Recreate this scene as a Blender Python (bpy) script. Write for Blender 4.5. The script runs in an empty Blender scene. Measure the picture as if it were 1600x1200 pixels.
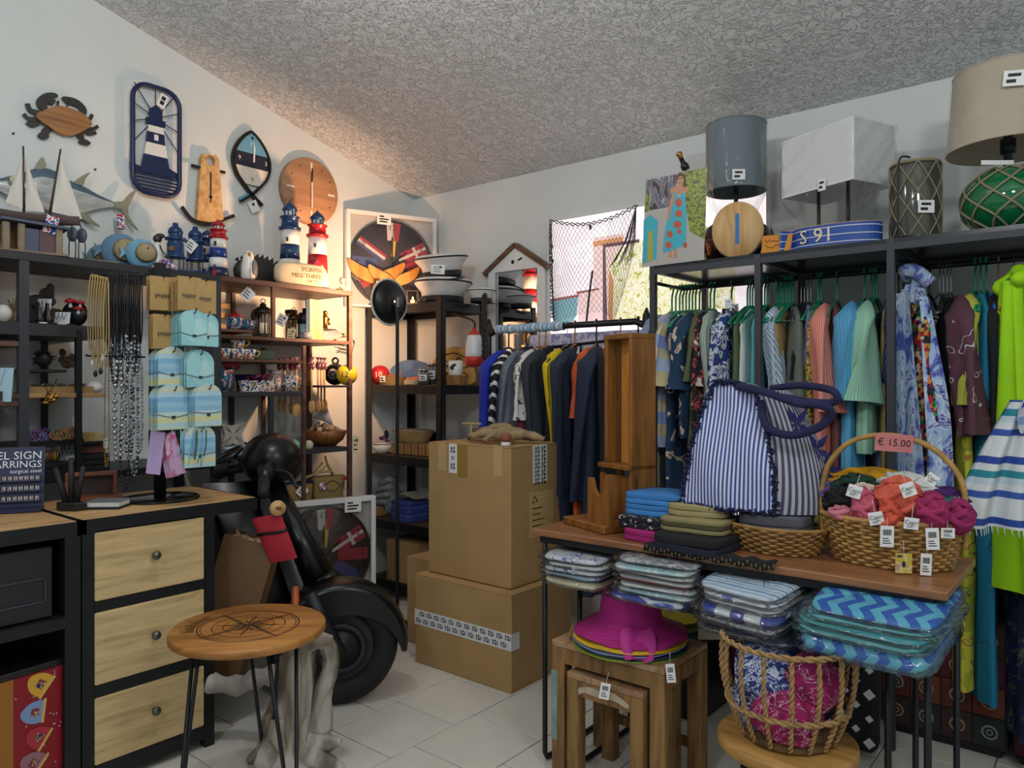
import bpy, bmesh, math, random
from mathutils import Vector, Matrix, Euler
random.seed(7)
PI = math.pi
R_ = math.radians
sc = bpy.context.scene
COL = sc.collection
# ------------------------------------------------------------------ camera, world, lights
H = 1.3                                  # eye height
CA, SA = math.cos(R_(39.3)), math.sin(R_(39.3))
FP = 1161.0                              # focal length in pixels of a 1600 px wide frame
cd = bpy.data.cameras.new('camera')
cam = bpy.data.objects.new('camera', cd)
COL.objects.link(cam)
cd.sensor_width = 36
cd.lens = FP / 1600 * 36
cd.clip_start = .05
cam.location = (0, 0, H)
cam.rotation_euler = (R_(90), 0, R_(39.3))
sc.camera = cam
sc.view_settings.view_transform = 'Standard'
sc.view_settings.look = 'None'
sc.view_settings.gamma = 1
sc.view_settings.exposure = EXPO = 0.0
sc.view_settings.use_curve_mapping = False
wd = bpy.data.worlds.new('world')
sc.world = wd
wd.use_nodes = True
wd.node_tree.nodes['Background'].inputs[0].default_value = (.80, .90, 1.0, 1)
wd.node_tree.nodes['Background'].inputs[1].default_value = 0.40
def lamp(name, kind, loc, energy, col, size=.5, size_y=None, target=None, **kw):
 l = bpy.data.lights.new(name, kind)
 l.energy = energy
 l.color = col
 if kind == 'AREA':
  l.size = size
  if size_y:
   l.shape = 'RECTANGLE'; l.size_y = size_y
 else:
  l.shadow_soft_size = size
 for k, v in kw.items():
  setattr(l, k, v)
 o = bpy.data.objects.new(name, l)
 COL.objects.link(o)
 o.location = loc
 if target is not None:
  o.rotation_euler = (Vector(target) - Vector(loc)).to_track_quat('-Z', 'Y').to_euler()
 return o
# two ceiling lamps above the aisle and one deeper in the shop behind the photographer
lamp('ceiling_lamp_light', 'POINT', (-1.85, 1.15, 2.7), 23, (1, .98, .95), .06)
lamp('ceiling_lamp_light', 'POINT', (.4, .9, 2.5), 36, (.95, .98, 1), .13)
lamp('ceiling_lamp_light', 'POINT', (-.6, -1.3, 2.9), 58, (.93, .97, 1), .2)
# warm reading lamp in the corner: the bulb sits inside the dish built further down
LAMP_POS = (-2.96, 2.64, 1.735)
lamp('warm_bulb_light', 'SPOT', (-2.985, 2.64, 1.735), 46, (1, .55, .30), .035, target=(-3.68, 2.62, 1.80), spot_size=R_(150), spot_blend=.6)
# ------------------------------------------------------------------ pixel rays -> world points
def ray(px, py):
 r = (px - 800) / FP
 return Vector((r * CA - SA, r * SA + CA, (600 - py) / FP))
def PX(px, py, X):
 d = ray(px, py); return Vector((0, 0, H)) + d * (X / d.x)
def PY(px, py, Y):
 d = ray(px, py); return Vector((0, 0, H)) + d * (Y / d.y)
def PZ(px, py, z):
 d = ray(px, py); return Vector((0, 0, H)) + d * ((z - H) / d.z)
def PF(px, py, t):
 return Vector((0, 0, H)) + ray(px, py) * t
# ------------------------------------------------------------------ materials
def lin(c):
 return tuple((x / 12.92 if x <= .04045 else ((x + .055) / 1.055) ** 2.4) for x in c)
def hx(s):
 if not isinstance(s, str):
  return tuple(s)[:3] + (1,)
 return lin(tuple(int(s[i:i + 2], 16) / 255 for i in (0, 2, 4))) + (1,)
MATS = {}
def base(name):
 m = bpy.data.materials.new(name)
 m.use_nodes = True
 nt = m.node_tree
 return m, nt, nt.nodes['Principled BSDF']
def nd(nt, t, **kw):
 n = nt.nodes.new('ShaderNode' + t)
 for k, v in kw.items():
  if k in n.inputs and not hasattr(n, k):
   n.inputs[k].default_value = v
  elif hasattr(n, k):
   setattr(n, k, v)
  else:
   n.inputs[k.replace('_', ' ')].default_value = v
 return n
def ramp(nt, fac, stops, const=False):
 r = nt.nodes.new('ShaderNodeValToRGB')
 cr = r.color_ramp
 if const:
  cr.interpolation = 'CONSTANT'
 while len(cr.elements) < len(stops):
  cr.elements.new(.5)
 for e, (p, c) in zip(cr.elements, stops):
  e.position = p
 for e, (p, c) in zip(cr.elements, stops):
  e.color = hx(c)
 nt.links.new(fac, r.inputs[0])
 return r.outputs[0]
def coords(nt, scale=(1, 1, 1), rot=(0, 0, 0), kind='Object'):
 tc = nt.nodes.new('ShaderNodeTexCoord')
 mp = nt.nodes.new('ShaderNodeMapping')
 mp.inputs['Scale'].default_value = scale
 mp.inputs['Rotation'].default_value = rot
 nt.links.new(tc.outputs[kind], mp.inputs[0])
 return mp.outputs[0]
def bump(nt, b, h, s=.3, d=.01):
 n = nt.nodes.new('ShaderNodeBump')
 n.inputs['Strength'].default_value = s
 n.inputs['Distance'].default_value = d
 nt.links.new(h, n.inputs['Height'])
 nt.links.new(n.outputs[0], b.inputs['Normal'])
def M(name, col, rough=.6, metal=0, var=.0, vs=8, bs=0, emit=0, spec=None, alpha=1, sheen=0):
 """plain surface; var = colour variation by noise, bs = fine bump"""
 if name in MATS:
  return MATS[name]
 m, nt, b = base(name)
 c = hx(col)
 b.inputs['Base Color'].default_value = c
 b.inputs['Roughness'].default_value = rough
 b.inputs['Metallic'].default_value = metal
 if spec is not None:
  b.inputs['Specular IOR Level'].default_value = spec
 if sheen:
  b.inputs['Sheen Weight'].default_value = sheen
 if var or bs:
  v = coords(nt)
  n = nd(nt, 'TexNoise', Scale=vs, Detail=4.)
  nt.links.new(v, n.inputs['Vector'])
  if var:
   lo = [max(0, x * (1 - var)) for x in c[:3]]; hi = [min(1, x * (1 + var)) for x in c[:3]]
   nt.links.new(ramp(nt, n.outputs['Fac'], [(.3, lo), (.7, hi)]), b.inputs['Base Color'])
  if bs:
   n2 = nd(nt, 'TexNoise', Scale=vs * 6, Detail=3.)
   nt.links.new(v, n2.inputs['Vector'])
   bump(nt, b, n2.outputs['Fac'], bs, .004)
 if emit:
  b.inputs['Emission Color'].default_value = c
  b.inputs['Emission Strength'].default_value = emit
 MATS[name] = m
 return m
def WOOD(name, c1, c2, c3=None, axis='Y', sc_=1., rough=.5, stretch=12):
 if name in MATS:
  return MATS[name]
 m, nt, b = base(name)
 s = {'X': (1, stretch, stretch), 'Y': (stretch, 1, stretch), 'Z': (stretch, stretch, 1)}[axis]
 v = coords(nt, tuple(x * sc_ for x in s))
 n = nd(nt, 'TexNoise', Scale=1.6, Detail=6., Distortion=.6)
 nt.links.new(v, n.inputs['Vector'])
 nt.links.new(ramp(nt, n.outputs['Fac'], [(.25, c3 or c2), (.42, c2), (.6, c1), (.8, c1)]), b.inputs['Base Color'])
 b.inputs['Roughness'].default_value = rough
 bump(nt, b, n.outputs['Fac'], .15, .004)
 MATS[name] = m
 return m
def STR(name, cols, scale, axis='X', rot=(0, 0, 0), rough=.85, kind='Object', widths=None, wob=0, zig=None):
 """stripes of the listed colours, scale = repeats per metre"""
 if name in MATS:
  return MATS[name]
 m, nt, b = base(name)
 v = coords(nt, (1, 1, 1), rot, kind)
 sp = nt.nodes.new('ShaderNodeSeparateXYZ')
 if wob:
  n = nd(nt, 'TexNoise', Scale=7., Detail=2.)
  nt.links.new(v, n.inputs['Vector'])
  mx = nd(nt, 'VectorMath', operation='MULTIPLY_ADD')
  nt.links.new(n.outputs['Color'], mx.inputs[0]); mx.inputs[1].default_value = (wob,) * 3
  nt.links.new(v, mx.inputs[2]); v = mx.outputs[0]
 nt.links.new(v, sp.inputs[0])
 a = nd(nt, 'Math', operation='MULTIPLY'); a.inputs[1].default_value = scale
 nt.links.new(sp.outputs['XYZ'.index(axis)], a.inputs[0])
 ao = a.outputs[0]
 if zig:
  p = nd(nt, 'Math', operation='PINGPONG'); p.inputs[1].default_value = zig[1]
  nt.links.new(sp.outputs['XYZ'.index(zig[0])], p.inputs[0])
  z = nd(nt, 'Math', operation='MULTIPLY_ADD'); z.inputs[1].default_value = zig[2]
  nt.links.new(p.outputs[0], z.inputs[0]); nt.links.new(ao, z.inputs[2]); ao = z.outputs[0]
 f = nd(nt, 'Math', operation='FRACT'); nt.links.new(ao, f.inputs[0])
 if widths:
  st, p = [], 0
  for c, w in zip(cols, widths):
   st.append((p, c)); p += w
 else:
  st = [(i / len(cols), c) for i, c in enumerate(cols)]
 nt.links.new(ramp(nt, f.outputs[0], st, True), b.inputs['Base Color'])
 b.inputs['Roughness'].default_value = rough
 MATS[name] = m
 return m
def BLOB(name, stops, scale=20, detail=2., rough=.85, dist=.5, stretch=(1, 1, 1), kind='Object', const=True, metal=0):
 """printed pattern: noise cut into flat colours"""
 if name in MATS:
  return MATS[name]
 m, nt, b = base(name)
 v = coords(nt, stretch, kind=kind)
 n = nd(nt, 'TexNoise', Scale=float(scale), Detail=detail, Distortion=dist)
 nt.links.new(v, n.inputs['Vector'])
 nt.links.new(ramp(nt, n.outputs['Fac'], stops, const), b.inputs['Base Color'])
 b.inputs['Roughness'].default_value = rough
 b.inputs['Metallic'].default_value = metal
 MATS[name] = m
 return m
def CELL(name, stops, scale=20, rough=.6, metric='EUCLIDEAN', feature='F1', out='Color', stretch=(1, 1, 1), rnd=1., rot=(0, 0, 0)):
 """printed pattern: voronoi cells, one flat colour per cell (out=Color) or rings (out=Distance)"""
 if name in MATS:
  return MATS[name]
 m, nt, b = base(name)
 v = coords(nt, stretch, rot)
 n = nd(nt, 'TexVoronoi', distance=metric, feature=feature)
 n.inputs['Scale'].default_value = scale
 n.inputs['Randomness'].default_value = rnd
 nt.links.new(v, n.inputs['Vector'])
 o = n.outputs[out]
 if out == 'Color':
  s = nt.nodes.new('ShaderNodeSeparateColor'); nt.links.new(o, s.inputs[0]); o = s.outputs[0]
 nt.links.new(ramp(nt, o, stops, True), b.inputs['Base Color'])
 b.inputs['Roughness'].default_value = rough
 MATS[name] = m
 return m
def CLEAR(name, tint='ffffff', gl=.12, bs=.5, scale=14, rough=.08, mx_=.7):
 """thin clear film: transparent with crinkled gloss"""
 if name in MATS:
  return MATS[name]
 m = bpy.data.materials.new(name); m.use_nodes = True
 nt = m.node_tree
 nt.nodes.remove(nt.nodes['Principled BSDF'])
 out = nt.nodes['Material Output']
 t = nd(nt, 'BsdfTransparent'); t.inputs[0].default_value = hx(tint)
 g = nd(nt, 'BsdfGlossy'); g.inputs['Roughness'].default_value = rough
 mx = nt.nodes.new('ShaderNodeMixShader')
 v = coords(nt)
 n = nd(nt, 'TexNoise', Scale=float(scale), Detail=3., Distortion=1.)
 nt.links.new(v, n.inputs['Vector'])
 bp = nt.nodes.new('ShaderNodeBump'); bp.inputs['Strength'].default_value = bs; bp.inputs['Distance'].default_value = .02
 nt.links.new(n.outputs['Fac'], bp.inputs['Height'])
 nt.links.new(bp.outputs[0], g.inputs['Normal'])
 lw = nd(nt, 'LayerWeight'); lw.inputs[0].default_value = .25
 nt.links.new(bp.outputs[0], lw.inputs['Normal'])
 mr = nd(nt, 'MapRange'); mr.inputs['To Min'].default_value = gl; mr.inputs['To Max'].default_value = mx_
 nt.links.new(lw.outputs['Fresnel'], mr.inputs['Value'])
 nt.links.new(mr.outputs[0], mx.inputs[0])
 nt.links.new(t.outputs[0], mx.inputs[1]); nt.links.new(g.outputs[0], mx.inputs[2])
 nt.links.new(mx.outputs[0], out.inputs[0])
 MATS[name] = m
 return m
def GLASS(name, col, rough=.03, ior=1.45):
 if name in MATS:
  return MATS[name]
 m, nt, b = base(name)
 b.inputs['Base Color'].default_value = hx(col)
 b.inputs['Transmission Weight'].default_value = 1
 b.inputs['Roughness'].default_value = rough
 b.inputs['IOR'].default_value = ior
 MATS[name] = m
 return m
# ------------------------------------------------------------------ mesh builder
def TR(loc=(0, 0, 0), rot=(0, 0, 0), s=(1, 1, 1)):
 return Matrix.Translation(loc) @ Euler(rot).to_matrix().to_4x4() @ Matrix.Diagonal((*s, 1))
_txt = {}
class MB:
 def __init__(self):
  self.v, self.f, self.s, self.mi, self.m, self.uv, self.hu = [], [], [], [], 0, [], False
  self.T = Matrix.Identity(4)
 def add(self, vs, fs, T=None, smooth=False, uv=None):
  o = len(self.v)
  self.uv += uv or [(0, 0)] * len(vs)
  self.hu |= bool(uv)
  A = self.T @ T if T is not None else self.T
  self.v += [A @ Vector(p) for p in vs]
  self.f += [tuple(i + o for i in f) for f in fs]
  self.s += [smooth] * len(fs)
  self.mi += [self.m] * len(fs)
  return self
 def mat(self, i):
  self.m = i; return self
 def box(self, x0, x1, y0, y1, z0, z1, b=0.0, T=None):
  if x0 > x1: x0, x1 = x1, x0
  if y0 > y1: y0, y1 = y1, y0
  if z0 > z1: z0, z1 = z1, z0
  if b <= 0:
   vs = [(x, y, z) for x in (x0, x1) for y in (y0, y1) for z in (z0, z1)]
   fs = [(0, 1, 3, 2), (4, 6, 7, 5), (0, 4, 5, 1), (2, 3, 7, 6), (0, 2, 6, 4), (1, 5, 7, 3)]
   return self.add(vs, fs, T)
  b = min(b, (x1 - x0) / 2.01, (y1 - y0) / 2.01, (z1 - z0) / 2.01)
  bm = bmesh.new()
  bmesh.ops.create_cube(bm, size=1)
  for v in bm.verts:
   v.co = Vector(((x0 + x1) / 2 + v.co.x * (x1 - x0), (y0 + y1) / 2 + v.co.y * (y1 - y0), (z0 + z1) / 2 + v.co.z * (z1 - z0)))
  bmesh.ops.bevel(bm, geom=bm.edges[:], offset=b, segments=1, affect='EDGES', profile=.5)
  bm.verts.index_update()
  vs = [v.co.copy() for v in bm.verts]; fs = [[v.index for v in f.verts] for f in bm.faces]
  bm.free()
  return self.add(vs, fs, T)
 def cbox(self, c, sx, sy, sz, b=0.0, rot=(0, 0, 0)):
  return self.box(-sx / 2, sx / 2, -sy / 2, sy / 2, -sz / 2, sz / 2, b, TR(c, rot))
 def lathe(self, prof, n=20, T=None, smooth=True, sx=1, sy=1):
  vs, fs = [], []
  k = len(prof)
  for i in range(n):
   a = 2 * PI * i / n
   for r, z in prof:
    vs.append((r * math.cos(a) * sx, r * math.sin(a) * sy, z))
  for i in range(n):
   j = (i + 1) % n
   for q in range(k - 1):
    fs.append((i * k + q, j * k + q, j * k + q + 1, i * k + q + 1))
  if prof[0][0] > 1e-6:
   fs.append(tuple(i * k for i in range(n))[::-1])
  if prof[-1][0] > 1e-6:
   fs.append(tuple(i * k + k - 1 for i in range(n)))
  return self.add(vs, fs, T, smooth)
 def cyl(self, p, q, r, n=12, r2=None, smooth=True):
  p, q = Vector(p), Vector(q)
  d = q - p
  T = Matrix.Translation(p) @ d.to_track_quat('Z', 'Y').to_matrix().to_4x4()
  L = d.length
  self.lathe([(r, 0), (r if r2 is None else r2, L)], n, T, smooth)
  return self
 def tube(self, pts, r, n=8, closed=False, smooth=True, flat=1.0):
  pts = [Vector(p) for p in pts]
  k = len(pts)
  rs = r if isinstance(r, (list, tuple)) else [r] * k
  vs, fs = [], []
  up = None
  for i, p in enumerate(pts):
   t = (pts[(i + 1) % k] - pts[i - 1]) if closed else (pts[min(i + 1, k - 1)] - pts[max(i - 1, 0)])
   if t.length < 1e-9: t = Vector((0, 0, 1))
   t.normalize()
   if up is None:
    up = t.orthogonal().normalized()
   up = (up - t * up.dot(t))
   up = up.normalized() if up.length > 1e-6 else t.orthogonal().normalized()
   w = t.cross(up)
   for j in range(n):
    a = 2 * PI * j / n
    vs.append(p + (up * math.cos(a) + w * math.sin(a) * flat) * rs[i])
  for i in range(k if closed else k - 1):
   i2 = (i + 1) % k
   for j in range(n):
    j2 = (j + 1) % n
    fs.append((i * n + j, i * n + j2, i2 * n + j2, i2 * n + j))
  if not closed:
   fs.append(tuple(range(n))[::-1]); fs.append(tuple((k - 1) * n + j for j in range(n)))
  return self.add(vs, fs, None, smooth)
 def prism(self, out, d0, d1, T=None, smooth=False):
  n = len(out)
  vs = [(x, y, d0) for x, y in out] + [(x, y, d1) for x, y in out]
  fs = [tuple(range(n))[::-1], tuple(range(n, 2 * n))]
  fs += [(i, (i + 1) % n, n + (i + 1) % n, n + i) for i in range(n)]
  return self.add(vs, fs, T, smooth)
 def grid(self, fn, nu, nv, cu=False, cv=False, T=None, smooth=True):
  vs = [fn(i / nu, j / nv) for j in range(nv + (0 if cv else 1)) for i in range(nu + (0 if cu else 1))]
  w = nu + (0 if cu else 1)
  h = nv + (0 if cv else 1)
  fs = []
  for j in range(nv):
   for i in range(nu):
    a, b = i, (i + 1) % w
    c, d = j, (j + 1) % h
    fs.append((c * w + a, c * w + b, d * w + b, d * w + a))
  return self.add(vs, fs, T, smooth, [(i / nu, j / nv) for j in range(h) for i in range(w)])
 def ball(self, c, r, n=14, m=9, rot=(0, 0, 0), T=None):
  rx, ry, rz = r if isinstance(r, (list, tuple)) else (r, r, r)
  prof = [(max(0, math.sin(PI * j / m)), -math.cos(PI * j / m)) for j in range(m + 1)]
  prof[0] = (0, -1); prof[-1] = (0, 1)
  return self.lathe(prof, n, (T or Matrix.Identity(4)) @ TR(c, rot, (rx, ry, rz)))
 def torus(self, R, r, n=24, m=8, T=None, sx=1, sy=1):
  return self.grid(lambda u, v: ((R + r * math.cos(2 * PI * v)) * math.cos(2 * PI * u) * sx,
                                       (R + r * math.cos(2 * PI * v)) * math.sin(2 * PI * u) * sy, r * math.sin(2 * PI * v)), n, m, True, True, T)
 def text(self, s, size, T=None, depth=.0006, align='CENTER', space=1.0):
  key = (s, align, space)
  if key not in _txt:
   c = bpy.data.curves.new('lettering', 'FONT')
   c.body = s; c.size = 1; c.extrude = 0; c.align_x = align; c.align_y = 'CENTER'; c.resolution_u = 2; c.space_line = space
   o = bpy.data.objects.new('lettering', c)
   me = bpy.data.meshes.new_from_object(o)
   _txt[key] = ([v.co.copy() for v in me.vertices], [tuple(p.vertices) for p in me.polygons])
   bpy.data.objects.remove(o); bpy.data.curves.remove(c); bpy.data.meshes.remove(me)
  vs, fs = _txt[key]
  return self.add([(v.x * size, v.y * size, depth) for v in vs], fs, T)
 def mesh(self, name, mats):
  me = bpy.data.meshes.new(name)
  me.from_pydata(self.v, [], self.f)
  for m in (mats if isinstance(mats, (list, tuple)) else [mats]):
   me.materials.append(m)
  me.polygons.foreach_set('use_smooth', self.s)
  me.polygons.foreach_set('material_index', self.mi)
  if self.hu and len(self.uv) == len(self.v):
   me.uv_layers.new(name='weave').data.foreach_set('uv', [x for f in self.f for i in f for x in self.uv[i]])
  me.validate()
  me.update()
  return me
def tag(o, label=None, cat=None, group=None, kind=None):
 if label: o['label'] = label
 if cat: o['category'] = cat
 if group: o['group'] = group
 if kind: o['kind'] = kind
 return o
def link(name, data, parent=None, loc=None, rot=None):
 o = bpy.data.objects.new(name, data)
 COL.objects.link(o)
 if parent is not None: o.parent = parent
 if loc is not None: o.location = loc
 if rot is not None: o.rotation_euler = rot
 return o
def obj(name, mb, mats, parent=None, label=None, loc=None, rot=None):
 o = link(name, mb.mesh(name, mats), parent, loc, rot)
 if label: o['label'] = label
 return o
def thing(name, label, cat, loc=(0, 0, 0), rot=(0, 0, 0), group=None):
 o = link(name, None, None, loc, rot if hasattr(rot, '__len__') else (0, 0, rot))
 o.empty_display_size = .05
 return tag(o, label, cat, group)
def solo(name, mb, mats, label, cat, loc=(0, 0, 0), rot=(0, 0, 0), group=None):
 """a thing that is one mesh"""
 return tag(obj(name, mb, mats, None, None, loc, rot if hasattr(rot, '__len__') else (0, 0, rot)), label, cat, group)
def struct(name, mb, mats, parent=None, loc=None):
 o = obj(name, mb, mats, parent, None, loc)
 o['kind'] = 'structure'
 return o
def kids(o):
 return [c for c in bpy.data.objects if c.parent == o] if False else list(o.children)
def dup(o, loc=None, rot=None, label=None, scale=None, group=None, parent=None):
 c = o.copy(); COL.objects.link(c)
 c.parent = parent
 if loc is not None: c.location = loc
 if rot is not None: c.rotation_euler = rot if hasattr(rot, '__len__') else (0, 0, rot)
 if scale is not None: c.scale = scale if isinstance(scale, (tuple, list)) else (scale,) * 3
 if label: c['label'] = label
 if group: c['group'] = group
 for ch in kids(o):
  dup(ch, parent=c)
 return c
def adopt(o, p, label=None):
 """make a loose piece a part of the thing it hangs on"""
 Wp = Matrix.LocRotScale(p.location, p.rotation_euler, None)
 Lm = Wp.inverted() @ Matrix.LocRotScale(o.location, o.rotation_euler, None)
 o.parent = p
 o.location, q, _ = Lm.decompose(); o.rotation_euler = q.to_euler()
 for k in ('label', 'category', 'group'):
  if k in o: del o[k]
 return o
# frames of the two walls: local x runs to the picture's right along the wall, y up, z out of the wall
WX, WY = -3.68, 3.45
LW = lambda y, z, x=WX: Matrix(((0, 0, 1, x), (1, 0, 0, y), (0, 1, 0, z), (0, 0, 0, 1)))
BW = lambda x, z, y=WY: Matrix(((1, 0, 0, x), (0, 0, -1, y), (0, 1, 0, z), (0, 0, 0, 1)))
ROT_LW = LW(0, 0, 0).to_euler()
ROT_BW = BW(0, 0, 0).to_euler()
def wob(seed):
 r = random.Random(seed)
 ph = [r.uniform(0, 6.28) for _ in range(9)]
 return lambda a, b=0: (math.sin(a * 3.1 + ph[0] + b * 2.3) + math.sin(a * 7.3 + ph[1] - b * 3.7) * .6 + math.sin(a * 13.7 + ph[2] + b * 9.1) * .35) / 1.95
def circ(r, n=32, a0=0, a1=2 * PI, cx=0, cy=0, sx=1, sy=1):
 full = abs(a1 - a0 - 2 * PI) < 1e-6
 k = n if full else n + 1
 return [(cx + r * sx * math.cos(a0 + (a1 - a0) * i / n), cy + r * sy * math.sin(a0 + (a1 - a0) * i / n)) for i in range(k)]
def spath(pts, n=6, closed=False):
 P = [Vector(p) for p in pts]; k = len(P); out = []
 rng = range(k if closed else k - 1)
 for i in rng:
  p0 = P[(i - 1) % k] if (closed or i > 0) else P[0]
  p1 = P[i]; p2 = P[(i + 1) % k]
  p3 = P[(i + 2) % k] if (closed or i + 2 < k) else P[-1]
  for j in range(n):
   t = j / n
   out.append(.5 * ((2 * p1) + (p2 - p0) * t + (2 * p0 - 5 * p1 + 4 * p2 - p3) * t * t + (3 * p1 - p0 - 3 * p2 + p3) * t ** 3))
 if not closed: out.append(P[-1])
 return out
ORD = ['first', 'second', 'third', 'fourth', 'fifth', 'sixth', 'seventh', 'eighth', 'ninth', 'tenth', 'eleventh', 'twelfth', 'thirteenth', 'fourteenth', 'fifteenth', 'sixteenth', 'seventeenth', 'eighteenth', 'nineteenth', 'twentieth']
# ------------------------------------------------------------------ common materials
BLK = M('black_steel', '17191c', .45, .0, spec=.4)
BLK2 = M('black_plastic', '0d0e10', .35)
GRAPH = M('graphite_steel', '34363c', .5)
CHAR = M('charcoal_board', '2b2a2e', .55)
WALN = WOOD('brown_shelf_board', '6b4c3f', '54392f', '412a22', 'Y', 1, .5)
OAK = WOOD('pale_oak', 'd0a873', 'b98f5c', '94704a', 'Y', 2.0, .5, 9)
OAKD = WOOD('rough_oak_drawer', 'dcc08c', 'cbae7b', 'a98d5e', 'Y', 2.6, .55, 9)
PINE = WOOD('light_pine', 'd9b27a', 'c69a5f', 'a67c48', 'Z', 2.2, .5, 8)
ORNG = WOOD('orange_stained_wood', 'c98a3c', 'b4742d', '8c5720', 'Z', 2, .4, 8)
BRWN = WOOD('honey_brown_wood', '8f5b2b', '75461f', '55310f', 'Z', 2.2, .4, 10)
OLDW = WOOD('reclaimed_wood', '96703f', '7b5932', '573c22', 'Z', 2.5, .6, 9)
CARD = M('cardboard', 'b08d5c', .8, var=.07, vs=6)
TAPE = M('brown_tape', 'b79a6c', .35)
WHT = M('white_paint', 'e8e8e4', .5)
PAPER = M('white_paper', 'f0efec', .7)
INK = M('dark_ink', '1a1a22', .6)
STEEL = M('bright_steel', 'b8babd', .25, 1)
GOLD = M('brass', 'b98a45', .3, 1)
ROPE = M('natural_rope', 'a98656', .85, var=.25, vs=60, bs=.4)
FILM = CLEAR('clear_film')
GREY = M('grey_figure_metal', '4a4a4c', .45, .6)
NAVYP = M('navy_paint', '16264f', .35)
BLUEP = M('blue_enamel', '1b3a66', .25)
REDP = M('red_paint', 'a81a22', .3)
WHTP = M('white_enamel', 'e9e6df', .25)
# ------------------------------------------------------------------ room shell
def plaster():
 m, nt, b = base('white_wall_plaster')
 v = coords(nt)
 n = nd(nt, 'TexNoise', Scale=2.2, Detail=5.)
 nt.links.new(v, n.inputs['Vector'])
 nt.links.new(ramp(nt, n.outputs['Fac'], [(.35, 'd6dbd8'), (.65, 'dfe4e1')]), b.inputs['Base Color'])
 b.inputs['Roughness'].default_value = .85
 n2 = nd(nt, 'TexNoise', Scale=45., Detail=4.)
 nt.links.new(v, n2.inputs['Vector'])
 bump(nt, b, n2.outputs['Fac'], .12, .004)
 return m
def stucco():
 m, nt, b = base('rough_ceiling_stucco')
 v = coords(nt)
 n0 = nd(nt, 'TexNoise', Scale=14., Detail=3.)
 nt.links.new(v, n0.inputs['Vector'])
 n = nd(nt, 'TexNoise', Scale=30., Detail=4., Distortion=1.4)
 nt.links.new(v, n.inputs['Vector'])
 h = ramp(nt, n.outputs['Fac'], [(.47, (0, 0, 0)), (.56, (1, 1, 1))])
 mx = nd(nt, 'Math', operation='MULTIPLY_ADD')
 nt.links.new(h, mx.inputs[0]); mx.inputs[1].default_value = 1
 nt.links.new(n0.outputs['Fac'], mx.inputs[2])
 b.inputs['Base Color'].default_value = hx('e6e7e7')
 b.inputs['Roughness'].default_value = .6
 bump(nt, b, mx.outputs[0], .8, .016)
 return m
WALLM = plaster()
CSL = .267
def zc(y): return 2.54 + CSL * (WY - y)
XR, YN = 1.9, -2.6
struct('wall_left', MB().prism([(YN, 0), (WY, 0), (WY, zc(WY)), (YN, zc(YN))], -.15, 0, LW(0, 0)), WALLM)
struct('wall_back', MB().box(WX - .15, XR, WY, WY + .15, 0, 2.56), WALLM)
struct('wall_right', MB().prism([(-.6, 0), (WY, 0), (WY, zc(WY)), (-.6, zc(-.6))], 0, .15, LW(0, 0, XR)), WALLM)
struct('ceiling', MB().add([(WX - .15, YN, zc(YN)), (XR + .15, YN, zc(YN)), (XR + .15, WY + .15, zc(WY + .15)), (WX - .15, WY + .15, zc(WY + .15)),
       (WX - .15, YN, zc(YN) + .12), (XR + .15, YN, zc(YN) + .12), (XR + .15, WY + .15, zc(WY + .15) + .12), (WX - .15, WY + .15, zc(WY + .15) + .12)],
                           [(0, 1, 2, 3), (7, 6, 5, 4), (0, 4, 5, 1), (1, 5, 6, 2), (2, 6, 7, 3), (3, 7, 4, 0)]), stucco())
fl = struct('floor', MB().box(WX - .15, XR + .15, YN, WY + .15, -.08, -.004), M('grout', '77746d', .9))
TILE = M('pale_stone_tile', 'dcd8cd', .38, var=.05, vs=5)
t0 = None
for i in range(-5, 12):
 x0 = -2.29 + .3265 * i
 for j in range(-5, 7):
  y0 = 1.733 + .3225 * j + .1085 * (i % 3)
  if x0 + .32 < WX or x0 > XR or y0 > WY or y0 < -.1: continue
  if t0 is None:
   t0 = MB().box(.0025, .324, .0025, .320, -.006, 0, .0015).mesh('tile', TILE)
  o = link('tile', t0, fl, (x0, y0, random.uniform(-.0004, .0004)))
# ------------------------------------------------------------------ counter along the left
CX = -2.53
def counter():
 t = thing('counter_unit', 'black steel counter unit with pale wood top and three pale wood drawers', 'counter', (CX, .955, 0))
 D, L, Z = -.52, .625, .87
 obj('counter_top', MB().box(D + .012, -.012, .004, L - .012, Z - .025, Z, .002), OAK, t)
 b = MB()
 b.box(-.035, 0, 0, L, Z - .045, Z - .001); b.box(D, D + .03, 0, L, Z - .045, Z - .001)
 b.box(D, 0, 0, .012, Z - .045, Z - .001); b.box(D, 0, L - .012, L, Z - .045, Z - .001)
 b.box(D, -.003, .0, .035, 0, Z - .045); b.box(-.035, 0, .405, .44, 0, Z - .045); b.box(D, D + .035, .405, .44, 0, Z - .045)
 for z0, z1 in ((.57, .602), (.297, .333), (.03, .078)):
  b.box(-.03, -.001, .035, .405, z0, z1)
 b.box(D + .03, -.04, .035, .405, .04, .06); b.box(D + .005, -.04, .036, .046, .06, Z - .05); b.box(D + .005, -.04, .395, .404, .06, Z - .05)
 obj('frame', b, BLK, t)
 for z0, z1 in ((.602, .835), (.333, .57), (.078, .297)):
  d = obj('drawer', MB().box(-.36, .0, 0, .366, 0, z1 - z0 - .003, .004), OAKD, t, None, (0, .037, z0 + .0015))
  obj('drawer_knob', MB().lathe([(.0001, 0), (.006, 0), (.0055, .012), (.014, .018), (.0155, .024), (.011, .031), (.0001, .033)], 16, TR((0, .185, .12), (0, PI / 2, 0))),
   M('pewter', '6d6a68', .3, .9), d)
 return t
counter()
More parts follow.
